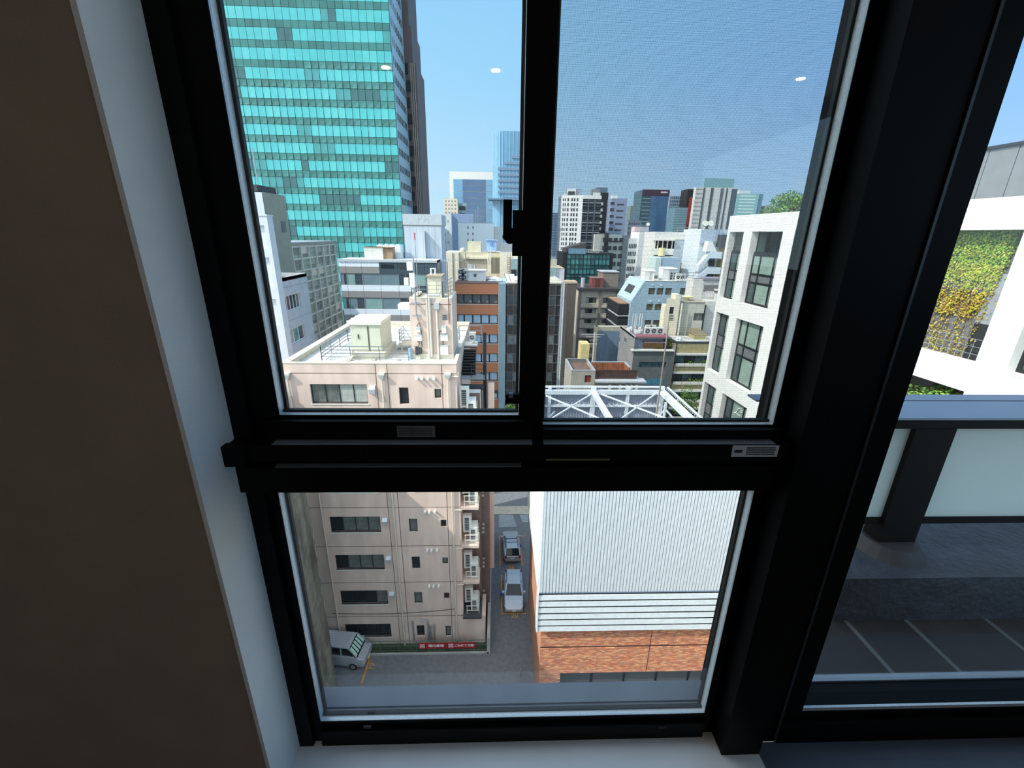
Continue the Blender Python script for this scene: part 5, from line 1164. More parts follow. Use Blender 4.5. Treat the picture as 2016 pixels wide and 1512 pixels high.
# roof plant of the brick-banded building
t = thing('rooftop_room', 'white box room with a small square window on the brick banded building', 'room', F.w(F.at(938, 555)[0], 4, zt)); F4 = front(D+3); r = F4.rect(921, 534, 956, 558)
MB(WHITEP).fbox(F4, r[0], r[2], 0, 3.5, zt, r[3]).build('wall', t); a = F4.rect(932.5, 539, 938, 545); MB(W2).fbox(F4, a[0], a[2], -.03, .02, a[1], a[3]).build('window', t); MB(OFFW).fbox(F4, r[0]-.8, r[2]+.05, -.2, 3.6, r[3], r[3]+.12).build('roof', t)
for px, py in ((908, 541), (915.5, 541)): ac_unit('twin-fan white condenser left of the white rooftop box room' if px < 910 else 'twin-fan white condenser next to the wall of the white rooftop box room', 1.15, 1.9, .8, F4.w(F4.at(px, 550)[0], 0, zt+.2), 0, None, 2)
for i, (px, py, rr, lb) in enumerate(((967, 552, .75, 'front white domed tank'), (973, 547.5, 1.1, 'largest white domed tank'), (982, 550.5, .8, 'end white domed tank'))):
    p = F4.w(F4.at(px, 556)[0], 1 if i != 1 else 2.6, zt); b = MB(WHITEP); zt2 = F4.at(px, py)[1]
    b.loft([[(p.x+rr*f_*math.cos(a*math.pi/7), p.y+rr*f_*math.sin(a*math.pi/7), z) for a in range(14)] for f_, z in ((.85, zt+.15), (.9, zt2-.35), (1, zt2-.3), (.85, zt2-.12), (.4, zt2), (.05, zt2+.03))]); solo(b, 'domed_tank', lb+' on the roof of the brick banded building', 'tank', p)

# ---- beige block behind with water tank and ladder
D = 98; F = front(D); c5 = crop(780, 400, 7.754); BG = mat('beige_block', (204, 196, 170), noise=.1, ns=.8)
T, sa, sb, zt = bld('beige_block', 'weathered beige building carrying a blue water tank and white ladder', F, 875, 985, 497, 10, BG, mat('beige_roof', (196, 190, 172), noise=.1), par=False, pyref=510)
r = F.rect(*c5(965, 860), *c5(1385, 1035)); MB(mat('beige_recess', (176, 170, 150), noise=.12)).fbox(F, r[0], r[2], -.05, .02, r[1], r[3]).build('recess_panel', T)
r = F.rect(*c5(1045, 815), *c5(1400, 850)); MB(CREAM).fbox(F, r[0], r[2], -.5, .1, r[1], r[3]).build('ledge', T)
r = F.rect(*c5(750, 745), *c5(960, 1090)); MB(mat('beige_light', (222, 214, 192), noise=.08)).fbox(F, r[0], r[2], -.6, .1, r[1]-4, r[3]).build('buttress', T)
for x in (865, 1065): s, z = F.at(*c5(x, 760)); MB(mat('pipe_grey', (132, 128, 120))).tube([F.w(s, -.7, z-12), F.w(s, -.7, z)], .1, 6).build('pipe', T)
r = F.rect(*c5(1090, 935), *c5(1210, 1030)); MB(LGREY).fbox(F, r[0], r[2], -.12, 0, r[1], r[3]).build('door_panel', T)
b = MB(mat('dark_recess', (120, 116, 104))); r = F.rect(*c5(1450, 830), *c5(1590, 1070)); b.fbox(F, r[0], r[2], -.06, 0, r[1], r[3]); b.build('dark_recess', T)
for xx, lb in ((1080, 'parapet'),): r = F.rect(*c5(1080, 590), *c5(1290, 735)); MB(BG).fbox(F, r[0], r[2], 2, 6, zt, r[3]).build('roof_room', T)
r = F.rect(*c5(960, 680), *c5(1060, 750)); b = MB(mat('dome_beige', (186, 176, 160), noise=.1)); sc_ = (r[0]+r[2])/2; rr = (r[2]-r[0])/2
b.loft([[F.w(sc_+rr*f_*math.cos(a*math.pi/8), 2+rr*f_*math.sin(a*math.pi/8), z) for a in range(16)] for f_, z in ((1, zt-.2), (1, r[3]-.5), (.75, r[3]-.15), (.1, r[3]))]); b.build('dome', T)
t = thing('water_tank', 'pale blue square water tank on the beige building', 'tank', F.w(F.at(*c5(1450, 740))[0], 2, zt)); r = F.rect(*c5(1375, 570), *c5(1530, 745))
MB(mat('tank_blue', (150, 184, 226), rough=.5, noise=.05)).fbox(F, r[0], r[2], .3, 3, r[1]+.2, r[3]).build('body', t); MB(mat('tank_blue', (150, 184, 226))).fbox(F, r[0]-.25, r[2]+.25, .1, 3.2, r[3], r[3]+.15).build('lid', t); b = MB(STEEL); [b.fbox(F, s, s+.12, .5, 2.8, zt-.3, r[1]+.2) for s in (r[0]+.1, (r[0]+r[2])/2, r[2]-.2)]; b.build('legs', t); r2_ = F.rect(*c5(1430, 585), *c5(1470, 635)); MB(mat('hatch_blue', (120, 150, 190))).fbox(F, r2_[0], r2_[2], .1, .3, r2_[1], r2_[3]).build('hatch', t)
t = thing('roof_ladder', 'long white ladder leaning up to the blue water tank', 'ladder', F.w(F.at(*c5(1420, 1070))[0], -.8, F.at(*c5(1420, 1070))[1])); b = MB(WHITEP); sA_, z0_ = F.at(*c5(1400, 1075), -.8); sB_ = F.at(*c5(1440, 1075), -.8)[0]; z1_ = F.at(*c5(1420, 660), -.8)[1]
for s in (sA_, sB_): b.fbox(F, s-.05, s+.05, -.85, -.75, z0_, z1_)
b.build('rails', t); b = MB(WHITEP); k = 0
while z0_+.3*(k+1) < z1_-1: b.fbox(F, sA_, sB_, -.84, -.78, z0_+.3*(k+1), z0_+.3*(k+1)+.05); k += 1
b.build('rungs', t)
T2, sa, sb, zt = bld('roof_block', 'beige and grey rooftop block with a rusty ladder beside the window latch', front(94), 984, 1026, 497, 8, mat('beige_pale', (226, 218, 196), noise=.08), par=False, pyref=510)
Fq = front(94); r = Fq.rect(*c5(1750, 850), *c5(1860, 1110)); MB(mat('glass_hut', (150, 170, 172), rough=.2, noise=.2)).fbox(Fq, r[0], r[2], -.4, 0, r[1], r[3]).build('glazed_hut', T2); r = Fq.rect(*c5(1755, 1010), *c5(1830, 1120)); MB(CHAR).fbox(Fq, r[0], r[2], -.5, -.38, r[1], r[3]).build('doorway', T2)
r = Fq.rect(*c5(1600, 620), *c5(1770, 690)); MB(MGREY).fbox(Fq, r[0], r[2], 2, 5, zt, r[3]).build('roof_plant', T2); b = MB(mat('rusty', (132, 92, 74))); s = Fq.at(*c5(1720, 900))[0]; z0_ = Fq.at(*c5(1720, 1110))[1]; 
for i in range(9): b.fbox(Fq, s-.25, s+.25, -.3, -.2, z0_+i*.45, z0_+i*.45+.08)
b.fbox(Fq, s-.3, s-.24, -.3, -.2, z0_, z0_+4.5); b.fbox(Fq, s+.24, s+.3, -.3, -.2, z0_, z0_+4.5); b.build('rusty_ladder', T2)
for px, py, yy, rr in ((846, 400, 72, .05),): pass

# ---- distant towers seen through the clear sash
def tower(name, label, Y, pxl, pxr, pyt, dep, wm, rows, cols, m, fw=.7, fh=.6, z0=0, margin=.06, pyref=None, part='window_grid'):
    F = front(Y); t, sa, sb, zt = bld(name, label, F, pxl, pxr, pyt, dep, wm, par=False, pyref=pyref or pyt+20)
    H_ = min(zt, 90); R = []; w_ = (sb-sa)*(1-2*margin)/cols; hh_ = H_/rows
    for j in range(rows):
        for i in range(cols): R.append((sa+(sb-sa)*margin+w_*(i+.5-fw/2), zt-hh_*(j+1)+hh_*.1, sa+(sb-sa)*margin+w_*(i+.5+fw/2), zt-hh_*(j+1)+hh_*(.1+fh)))
    small_windows(t, F, R, m, part); return t, F, sa, sb, zt
OW = mat('stone_white', (226, 222, 212), noise=.05); SB = mat('slate_blue_glass', (100, 122, 150), rough=.15, noise=.1, ns=.1, spec=.6); SK = mat('sky_glass', (124, 168, 196), rough=.12, noise=.1, ns=.1, spec=.6)
F = front(350); T, sa, sb, zt = bld('stone_tower', 'white stone framed tower with slate blue glass far beyond the concrete tower', F, 885, 1000, 338, 30, OW, par=False, pyref=360)
zz1 = F.at(930, 353)[1]; s_ = [F.at(x, 380)[0] for x in (893, 911.5, 957, 995)]
for i, m in ((0, SK), (1, SB), (2, SK)):
    n = 19
    for j in range(n): z = zz1-(j+1)*4.2; MB(m).fbox(F, s_[i], s_[i+1]-.3, -.3, .2, z+.25, z+4.1).build('glass_band', T)
F = front(300)
t = thing('rounded_tower', 'tall round-cornered blue glass tower beside the window latch', 'building', F.w(F.at(1000, 400)[0], 0, 0))
sa = F.at(970.5, 320)[0]; sb = F.at(1062, 320)[0]; zt = F.at(1000, 258)[1]; rr = 6
RG = mat('rounded_glass', (108, 156, 186), rough=.12, noise=.12, ns=.08, spec=.6); RB = mat('rounded_band', (120, 140, 160), rough=.3, noise=.06)
def outline(o): return [(sa+rr-(rr+o)*math.cos(a*math.pi/12), 300+rr-(rr+o)*math.sin(a*math.pi/12)) for a in range(7)]+[(sb, 300-o), (sb, 330), (sa-o, 330)]
b = MB(RG); b.loft([[(x, y, z) for x, y in outline(0)] for z in (0, zt)]); b.build('glass_wall', t)
b = MB(mat('rounded_mullion', (176, 206, 224), rough=.3)); 
for a in range(7): x, y = outline(.1)[a]; b.box(x-.12, x+.12, y-.12, y+.12, 0, zt)
s = sa+rr+2.2
while s < sb: b.box(s-.1, s+.1, 299.85, 300, 0, zt); s += 2.2
b.build('mullions', t)
zc_ = F.at(985, 391)[1]; k = 0; z = F.at(1000, 270)[1]; n = 0
while z > zc_+2:
    off = max(0, 22-n*4.5) if n < 5 else 0; x_0 = F.at(980.5, 330)[0]+off; MB(RB).box(x_0, sb, 299.5, 300.2, z-1.5, z).build('balcony_band', t); z -= 3.35; n += 1
MB(mat('canopy_blue', (112, 140, 160))).box(sa-3, sb, 296, 312, zc_-.9, zc_).build('canopy', t)
while z > 25: MB(RB).box(sa+rr, sb, 299.7, 300.2, z-.6, z).build('floor_band', t); z -= 4.2
T, F, sa, sb, zt = tower('hotel_block', 'small cream stone hotel block with shadowed side far away', 250, 873.5, 901, 391, 8, mat('cream_stone', (224, 212, 190), noise=.06), 26, 4, MGREY, .5, .45)
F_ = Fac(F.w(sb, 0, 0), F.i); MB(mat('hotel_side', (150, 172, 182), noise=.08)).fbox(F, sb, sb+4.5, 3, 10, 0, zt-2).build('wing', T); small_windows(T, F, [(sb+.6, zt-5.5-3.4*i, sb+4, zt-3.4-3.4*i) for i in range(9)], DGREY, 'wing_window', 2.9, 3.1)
T, F, sa, sb, zt = tower('white_block', 'white fronted block with a blue grey flank behind the concrete tower', 180, 875, 889, 420, 14, WHITEP, 10, 1, LGREY, .3, .3)
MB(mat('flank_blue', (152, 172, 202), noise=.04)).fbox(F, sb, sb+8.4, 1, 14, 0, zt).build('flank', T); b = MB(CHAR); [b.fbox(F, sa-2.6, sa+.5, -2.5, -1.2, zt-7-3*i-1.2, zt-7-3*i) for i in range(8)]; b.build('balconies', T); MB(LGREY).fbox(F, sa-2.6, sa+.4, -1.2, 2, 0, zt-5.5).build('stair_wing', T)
F = front(150); T, sa, sb, zt = bld('windowless_block', 'plain white block with two columns of slit windows', F, 902, 972, 439, 12, mat('plain_white', (222, 230, 232), noise=.03), par=False, pyref=455)
small_windows(T, F, [F.rect(*c5(x-7, y), *c5(x+7, y+42)) for x in (1097, 1172) for y in (350, 448, 545)], DGREY, 'slit_window', -.05)
b = MB(STEEL); rail(b, [F.w(F.at(925, 435)[0], 2, zt), F.w(F.at(947, 435)[0], 2, zt)], 2.2, 3, .06, 1.2); b.build('roof_railing', T)
for px, yt in ((935.5, 413), (940, 405)): b = MB(mat('aerial_grey', (190, 196, 200), noise=0)); s = F.at(px, 440)[0]; b.tube([F.w(s, 3, zt), F.w(s, 3, F.at(px, yt)[1])], .12, 6); b.build('aerial', T)
MB(LGREY).fbox(F, sb, sb+3, .5, 12, 0, zt-1).build('side_wing', T)

# ================================================================ CITY SEEN THROUGH THE SCREENED SASH
c6 = crop(1080, 340, 10.08); c7 = crop(1230, 330, 9.164); c8 = crop(1080, 470, 10.08); c9 = crop(1220, 440, 9.164); c10 = crop(1060, 600, 10.08); c11 = crop(1200, 570, 8.4); c12 = crop(1060, 690, 5.93)
# ---- white apartment tower with dark balconies
Y = 300; F = front(Y)
sa = F.at(*c6(270, 700))[0]; sm = F.at(*c6(665, 700))[0]; sb = F.at(*c6(1035, 700))[0]; zt = F.at(*c6(560, 445))[1]
T = thing('apartment_tower', 'white apartment tower with a dark balcony face far across the city', 'building', F.w(sm, 0, 0))
FL = Fac(F.w(sa, 3.0, 0), (sm-sa, -3.0)); Lw = math.hypot(sm-sa, 3)
b = MB(WHITEP); b.loft([[F.w(sa,3,z), F.w(sm,0,z), F.w(sb,0,z), F.w(sb,20,z), F.w(sa,20,z)] for z in (0, zt)]); b.build('wall', T)
fh = F.at(*c6(700, 565))[1]-F.at(*c6(700, 765))[1]; fh /= 2
R = []
for j in range(14):
    z = zt-3.6-j*fh
    for u in (.06, .15, .27, .45, .58, .72): R.append((Lw*u, z, Lw*(u+(.05 if u < .2 else .08)), z+1.9))
small_windows(T, FL, R, DGREY)
b = MB(CHAR); b.fbox(F, sm+.3, sb, -.05, .3, 0, zt-2.2); b.build('balcony_face', T)
for j in range(1, 12): z = zt-1.4-j*fh*2+fh; MB(mat('balcony_line', (176, 184, 190), noise=0)).fbox(F, sm, sb+.2, -.35, .2, z-.22, z+.22).build('balcony_line', T)
b = MB(mat('balcony_grey', (92, 102, 112), noise=.1))
for j in range(22): z = zt-3-j*fh; b.fbox(F, sm+.4, sb-.2, -.25, .1, z-.5, z-.0)
for u in (.33, .67): s = sm+(sb-sm)*u; b.fbox(F, s-.35, s+.35, -.45, .1, 0, zt-2)
b.build('balcony_fronts', T, kind='stuff')
r = F.rect(*c6(400, 300), *c6(570, 430)); MB(WHITEP).fbox(F, r[0], r[2], 5, 12, zt, r[3]).build('roof_room', T); r = F.rect(*c6(570, 300), *c6(700, 430)); MB(mat('roof_room_grey', (150, 160, 176))).fbox(F, r[0], r[2], 6, 12, zt, r[3]).build('roof_room', T); r = F.rect(*c6(410, 355), *c6(545, 420)); MB(DGREY).fbox(F, r[0], r[2], 4.5, 5, zt, r[3]).build('louvre', T)
r = F.rect(*c6(340, 390), *c6(400, 450)); MB(LGREY).fbox(F, r[0], r[2], 4, 6, zt-1, r[3]).build('roof_plant', T)
# ---- striped tower beside it
Y = 325; F = front(Y); s0_ = F.at(*c6(960, 600))[0]; s1_ = F.at(*c6(1110, 600))[0]; s2_ = F.at(*c6(1255, 600))[0]; s3_ = F.at(*c6(1550, 700))[0]
T = thing('striped_tower', 'white and black stair tower joined to a grey blue apartment slab', 'building', F.w(s2_, 0, 0))
zt = F.at(*c6(1060, 360))[1]; zl_ = F.at(*c6(1060, 630))[1]; MB(WHITEP).fbox(F, s0_, s1_, 14, 22, 0, zt).build('stair_wall', T); MB(CHAR).fbox(F, s1_-.3, s2_, 12, 22, 0, zt).build('dark_wall', T)
for i in range(5): r = F.rect(*c6(1100-11*i, 565+128*i), *c6(1160-11*i, 625+128*i)); MB(LGREY).fbox(F, r[0], r[2], 11.5, 12, r[1], r[3]).build('white_panel', T)
zt2 = F.at(*c6(1400, 510))[1]; MB(mat('slab_blue', (142, 154, 178), noise=.05)).fbox(F, s2_-.2, s3_, 0, 18, 0, zt2).build('slab_wall', T)
small_windows(T, F, [(*(lambda a: (a[0], a[1], a[2], a[3]))(F.rect(*c6(1360-14*i, 615+128*i), *c6(1500-14*i, 650+128*i))),) for i in range(5)]+[F.rect(*c6(1230-8*i, 580+128*i), *c6(1310-8*i, 640+128*i)) for i in range(5)], DGREY)
r = F.rect(*c6(940, 285), *c6(1110, 365)); MB(MGREY).fbox(F, r[0], r[2], 15, 20, zt-1, r[3]).build('roof_plant', T); r = F.rect(*c6(1090, 225), *c6(1330, 500)); MB(mat('slab_blue_grey', (104, 122, 138), noise=.06)).fbox(F, r[0], r[2], 24, 34, 0, r[3]).build('rear_slab', T)
r = F.rect(*c6(1280, 440), *c6(1390, 510)); MB(OFFW).fbox(F, r[0], r[2], 3, 7, zt2, r[3]).build('roof_tank', T)
# ---- far towers
DG1 = mat('dark_glass_tower', (56, 80, 92), rough=.15, noise=.15, ns=.1, spec=.6)
F = front(520); T, sa, sb, zt = bld('maroon_topped_tower', 'dark glass tower with a maroon band along its top', F, 1262, 1315, 374, 30, DG1, par=False, pyref=400)
z1 = F.at(1290, 386)[1]; MB(mat('maroon_band', (66, 44, 58), rough=.3, noise=.05)).fbox(F, sa+1, sb+.2, -.5, 30, z1, zt+.3).build('maroon_band', T)
sx = F.at(1280, 410)[0]; MB(mat('blue_glass_face', (70, 104, 138), rough=.12, noise=.15, ns=.1, spec=.6)).fbox(F, sx, sb, -.6, 0, 0, z1).build('blue_face', T)
b = MB(mat('pale_line', (150, 170, 176), noise=0)); [b.fbox(F, sa+1.5, sx-.5, -.2, .1, z1-4*i-3, z1-4*i-2.4) for i in range(16)]; b.build('floor_lines', T, kind='stuff')
b = MB(LET); s, z = F.at(1308, 379); [b.fbox(F, s-4+i*1.1, s-3.3+i*1.1, -.7, -.5, z-.8, z+.8) for i in range(7)]; b.build('lettering', T, kind='stuff')
tower('frame_tower', 'pale framed tower with narrow blue windows beside the maroon topped tower', 560, 1314, 1338, 386, 20, mat('frame_grey', (172, 184, 194), noise=.05), 20, 6, mat('frame_glass', (74, 102, 128), rough=.2, noise=.1), .72, .8, pyref=420)
tower('ribbed_tower', 'blue grey ribbed tower lower than its neighbours', 480, 1327, 1352, 408, 20, mat('ribbed_glass', (108, 138, 150), rough=.2, noise=.1), 26, 1, mat('ribbed_line', (146, 170, 178), noise=0), 1.0, .35, margin=0, pyref=430)
F = front(540); T, sa, sb, zt = bld('red_striped_tower', 'slim dark tower with a vertical red stripe', F, 1350, 1362, 372, 20, CHAR, par=False, pyref=410)
MB(mat('red_stripe', (158, 60, 58), noise=.05)).fbox(F, sa+(sb-sa)*.4, sa+(sb-sa)*.8, -.5, 0, 0, F.at(1356, 388)[1]).build('stripe', T)
F = front(450); T, sa, sb, zt = bld('pinstripe_tower', 'pale tower with dark vertical stripes and a green glass crown', F, 1365, 1446, 369, 5, mat('pinstripe_wall', (200, 200, 196), noise=.05), par=False, pyref=410)
SD = mat('stripe_dark', (72, 70, 74), rough=.4, noise=.05)
for a, c in ((.18, .22), (.36, .42), (.60, .63), (.645, .66), (.73, .76)): MB(SD).fbox(F, sa+(sb-sa)*a, sa+(sb-sa)*c, -.5, .1, 0, zt-.5).build('stripe', T)
MB(mat('stripe_edge', (70, 80, 88), rough=.3, noise=.1)).fbox(F, sa+(sb-sa)*.86, sb, -.4, .1, 0, zt-1).build('dark_edge', T)
r = F.rect(1387, 351, 1446, 369); MB(mat('green_crown', (120, 158, 162), rough=.2, noise=.1)).fbox(F, r[0], r[2], 1, 5, zt, r[3]).build('crown', T)
b = MB(mat('pinstripe_line', (176, 172, 168), noise=0)); [b.fbox(F, sa, sa+(sb-sa)*.16, -.3, .1, zt-3.8*i-2, zt-3.8*i-1) for i in range(22)]; b.build('floor_lines', T, kind='stuff')
T, F, sa, sb, zt = tower('green_glass_tower', 'pale green glass tower with white floor lines near the rooftop tree', 600, 1447, 1490, 381, 20, mat('pale_green_glass', (140, 182, 182), rough=.2, noise=.1), 22, 1, mat('floor_white', (206, 226, 222), noise=0), .8, .3, margin=.05, pyref=410)
MB(mat('green_edge', (96, 132, 152), rough=.2)).fbox(F, sb, sb+6, 1, 20, 0, zt).build('dark_edge', T); r = F.rect(1458, 374, 1480, 382); MB(LGREY).fbox(F, r[0], r[2], 4, 12, zt, r[3]).build('crown', T)
tower('olive_tower', 'olive grey distant tower behind the maroon topped tower', 650, 1241, 1268, 405, 20, mat('olive_glass', (110, 124, 116), rough=.3, noise=.1), 20, 3, MGREY, .8, .3, pyref=420)
tower('distant_block', 'dark blue distant block beside the centre window stile', 700, 1076, 1104, 419, 20, mat('far_blue', (84, 104, 128), noise=.1), 16, 3, MGREY, .6, .3, pyref=430)
tower('distant_tower', 'small grey distant tower above the white grid building', 600, 1508, 1524, 405, 16, mat('far_grey', (150, 156, 164), noise=.05), 18, 3, MGREY, .5, .4, pyref=412)
tower('distant_offices', 'low blue grey offices far off behind the pink roof room', 380, 1236, 1262, 434, 16, mat('far_office', (124, 138, 150), noise=.08), 12, 5, DGREY, .6, .4, pyref=440)
# ---- middle rows
F = front(180); T, sa, sb, zt = bld('grey_flats', 'grey flats with a beige gallery front below the apartment tower', F, *[c6(1195, 1300)[0], c6(1450, 1300)[0]], 461, 14, mat('grey_flats_wall', (208, 214, 206), noise=.06), par=False, pyref=480)
MB(CHAR).fbox(F, sa, sb, -.1, .1, F.at(1210, 475.5)[1]-.3, F.at(1210, 475.5)[1]+.2).build('shadow_gap', T)
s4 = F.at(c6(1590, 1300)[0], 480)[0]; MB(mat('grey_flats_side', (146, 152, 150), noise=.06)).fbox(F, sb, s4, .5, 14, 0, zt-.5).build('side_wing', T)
s5 = F.at(c6(1010, 1300)[0], 480)[0]; MB(mat('gallery_beige', (218, 210, 196), noise=.1)).fbox(F, s5, sa-2.2, -1, 12, 0, zt).build('gallery_wing', T); MB(mat('gallery_dark', (90, 84, 78))).fbox(F, sa-2.2, sa, 1, 12, 0, zt+.3).build('gap_wall', T)
small_windows(T, F, [(s5+1+2.2*i, zt-3-3*j, s5+2.4+2.2*i, zt-1.4-3*j) for i in range(4) for j in range(6)], DGREY, 'gallery_window', -1.1, -.9)
F = front(200); T, sa, sb, zt = bld('white_offices', 'white office block with rows of five dark slit windows', F, c9(160, 270)[0], c9(330, 270)[0], 469.5, 12, mat('white_office_wall', (232, 232, 228), noise=.03), par=False, pyref=475)
hh_ = F.at(1250, 440+410/9.164)[1]-F.at(1250, 440+547/9.164)[1]; z0_ = F.at(1250, 440+410/9.164)[1]
for j in range(7):
    for i in range(5): MB(WINDARK).fbox(F, sa+(sb-sa)*(.08+.175*i), sa+(sb-sa)*(.19+.175*i), -.05, .1, z0_-j*hh_-.9, z0_-j*hh_+.9).build('window', T) if j < 5 else None
s4 = F.at(c9(440, 300)[0], 475)[0]; zt2 = F.at(1263, 457)[1]; MB(mat('white_office_wall', (232, 232, 228))).fbox(F, sb, s4, -1, 12, 0, zt2).build('stair_tower', T)
F = front(215); T, sa, sb, zt = bld('pink_roof_room', 'pink and grey rooftop rooms above the white offices', F, c6(1715, 1100)[0], c6(1990, 1100)[0], 446, 6, mat('pink_room', (224, 200, 200), noise=.05), par=False, pyref=450)
MB(LGREY).fbox(F, sa+(sb-sa)*.4, sb, -.1, 0, 0, zt-.3).build('grey_front', T)
for px, py in ((1275.5, 441.5),): s, z = F.at(px, py); b = MB(WHITEP); b.tube([F.w(s, 0, z), F.w(s, -.25, z), F.w(s, -.4, z+.05)], .8, 14); b.tube([F.w(s, 0, zt-.3), F.w(s, 0, z)], .08, 6); solo(b, 'satellite_dish', 'white satellite dish on the pink rooftop room', 'dish', F.w(s, 0, zt))
# ---- large grey block with recessed balcony, white column
F = front(118); sa = F.at(c9(630, 300)[0], 470)[0]; sb = F.at(c9(1000, 300)[0], 470)[0]; sc_ = F.at(c9(1360, 300)[0], 470)[0]; zt = F.at(1310, 456.5)[1]
T = thing('grey_block', 'pale grey block with a recessed balcony and blank tiled wall', 'building', F.w(sb, 0, 0))
GT = mat('grey_tile', (180, 190, 196), noise=.08, ns=.5); PT = mat('pale_tile', (226, 224, 218), noise=.05)
r = F.rect(*c9(640, 310), *c9(980, 590))
b = MB(PT); b.shell(F, sa, sb, 8.6, 0, zt, [r], 2.0); b.build('wall', T)
b = MB(GT); b.shell(F, sb, sc_, 8.6, 0, zt-.05); b.build('tiled_wall', T); MB(PT).fbox(F, sb, sc_, -.1, 8.6, F.at(1350, 472)[1], zt).build('parapet_band', T)
b = MB(DGREY); b.fbox(F, r[0], r[2], 2, 2.1, r[1], r[3]); b.build('balcony_back', T); z = F.at(*c9(700, 450))[1]; MB(PT).fbox(F, r[0]-1, r[2], -.1, .1, r[1]+.3, z).build('balcony_front', T); MB(OFFW).fbox(F, r[0]-.6, r[2]-.2, -.8, 1, r[3], r[3]+.35).build('canopy', T)
for i in range(4): s = r[0]+(r[2]-r[0])*(i+.5)/4; MB(OFFW).fbox(F, s-.12, s+.12, .0, .2, z, r[3]).build('column', T)
s, z = F.at(*c9(735, 510)); solo(MB(mat('yellow_tank', (222, 210, 160), noise=.05)).tube([F.w(s, -1.0, z-1), F.w(s, -1.0, z+1)], .85, 12), 'yellow_tank', 'pale yellow cylindrical tank in front of the recessed balcony', 'tank', F.w(s, -1.0, z-1))
r = F.rect(*c9(930, 705), *c9(1270, 850)); MB(mat('ochre_wall', (150, 120, 78), noise=.12)).fbox(F, r[0], r[2], -.15, .1, r[1]-3, r[3]).build('ochre_base', T)
r = F.rect(*c9(590, 600), *c9(940, 770)); MB(mat('steel_blue', (164, 186, 204), noise=.05)).fbox(F, r[0], r[2], -6, -.2, r[1]-3, r[3]).build('blue_wing', T); r = F.rect(*c9(500, 600), *c9(590, 830)); MB(mat('mint_white', (206, 222, 218), noise=.05)).fbox(F, r[0], r[2], -6.2, -.2, r[1]-4, r[3]).build('mint_wing', T)
sd_ = F.at(c9(1500, 300)[0], 470)[0]; MB(mat('white_column', (228, 234, 236), noise=.03)).fbox(F, sc_, sd_, -.3, 8, 0, zt+.8).build('white_column', T); MB(CONC).tube([F.w(sd_+.1, -1.6, 0), F.w(sd_+.1, -1.6, zt+.4)], .15, 6).build('drain_pipe', T)
b = MB(STEEL); rail(b, [F.w(F.at(1340, 450)[0], 2, zt), F.w(F.at(1372, 450)[0], 2, zt)], 1.2, 2, .04, 1.5); b.build('roof_railing', T)
# ---- white building with zigzag outside stairs
F = front(106); sa = F.at(c9(1510, 300)[0], 500)[0]; sb = F.at(c9(1890, 600)[0], 500)[0]; zt = F.at(1405, 451)[1]
T = thing('stair_building', 'white building with a zigzag outdoor stair and blue shadowed top', 'building', F.w((sa+sb)/2, 0, 0))
SW = mat('stair_white', (214, 224, 230), noise=.04); MB(SW).fbox(F, sa, sb+1.5, 3, 12, 0, zt).build('wall', T); MB(mat('stair_blue_shade', (180, 194, 210), noise=.08)).fbox(F, sa, sb, 2.7, 3, F.at(1400, 480)[1], zt).build('blue_shade_panel', T)  # thin panel, its bluish colour paints the shadow on the white top
for (x0_, y0_, x1_, y1_, lx) in ((1430, 760, 1640, 510, 1860), (1400, 960, 1600, 795, 1830)):
    p = F.at(*c9(x0_, y0_)); q_ = F.at(*c9(x1_, y1_)); l = F.at(*c9(lx, y1_))[0]
    MB(SW).hexa([F.w(p[0],0,p[1]-1.3),F.w(q_[0],0,q_[1]-1.6),F.w(q_[0],1.8,q_[1]-1.6),F.w(p[0],1.8,p[1]-1.3),F.w(p[0],0,p[1]),F.w(q_[0],0,q_[1]),F.w(q_[0],1.8,q_[1]),F.w(p[0],1.8,p[1])]).build('stair_flight', T)
    MB(SW).fbox(F, q_[0], l, 0, 2.7, q_[1]-1.5, q_[1]).build('landing', T); MB(WINDARK).fbox(F, q_[0]+1.2, l-.3, 2.6, 2.75, q_[1]-3.4, q_[1]-1.6).build('dark_recess', T)
r = F.rect(*c9(1575, 320), *c9(1720, 510)); MB(WHITEP).hexa([F.w(r[0],0,r[1]),F.w(r[2]+.6,0,r[1]),F.w(r[2]+.6,2,r[1]),F.w(r[0],2,r[1]),F.w(r[0]+.2,0,r[3]),F.w(r[2]-.8,0,r[3]),F.w(r[2]-.8,2,r[3]),F.w(r[0]+.2,2,r[3])]).build('gable', T)
MB(mat('olive_wall', (160, 148, 112), noise=.12)).fbox(F, sb, sb+1.6, 1, 12, 0, F.at(1430, 487)[1]).build('olive_wing', T); MB(DGREY).fbox(F, sb-1, sb+4, .5, 5, F.at(1430, 487)[1], F.at(1430, 462)[1]).build('dark_roof', T)
s0_ = F.at(1361, 449)[0]
for i, px in enumerate((1391.5, 1402)): s, z = F.at(px, 440); b = MB(OFFW); b.tube([F.w(s, 1, z), F.w(s, .7, z), F.w(s, .5, z+.05)], .62, 14); b.tube([F.w(s, 1, zt-.3), F.w(s, 1, z)], .08, 6); solo(b, 'satellite_dish', ('first round white dish on the roof of the zigzag stair building', 'second round white dish, next to the aerials on the zigzag stair building')[i], 'dish', F.w(s, 1, zt))
b = MB(STEEL)
for px, py in ((1412, 425), (1419, 418), (1426, 424), (1431, 414), (1436, 420)): s, z = F.at(px, py); b.tube([F.w(s, 2, zt-.2), F.w(s, 2, z)], .05, 5); b.bar(F.w(s-.4, 2, z-.4), F.w(s+.4, 2, z-.4), .05)
solo(b, 'aerials', 'cluster of thin aerials on the zigzag stair building roof', 'aerial', F.w(F.at(1424, 440)[0], 2, zt))
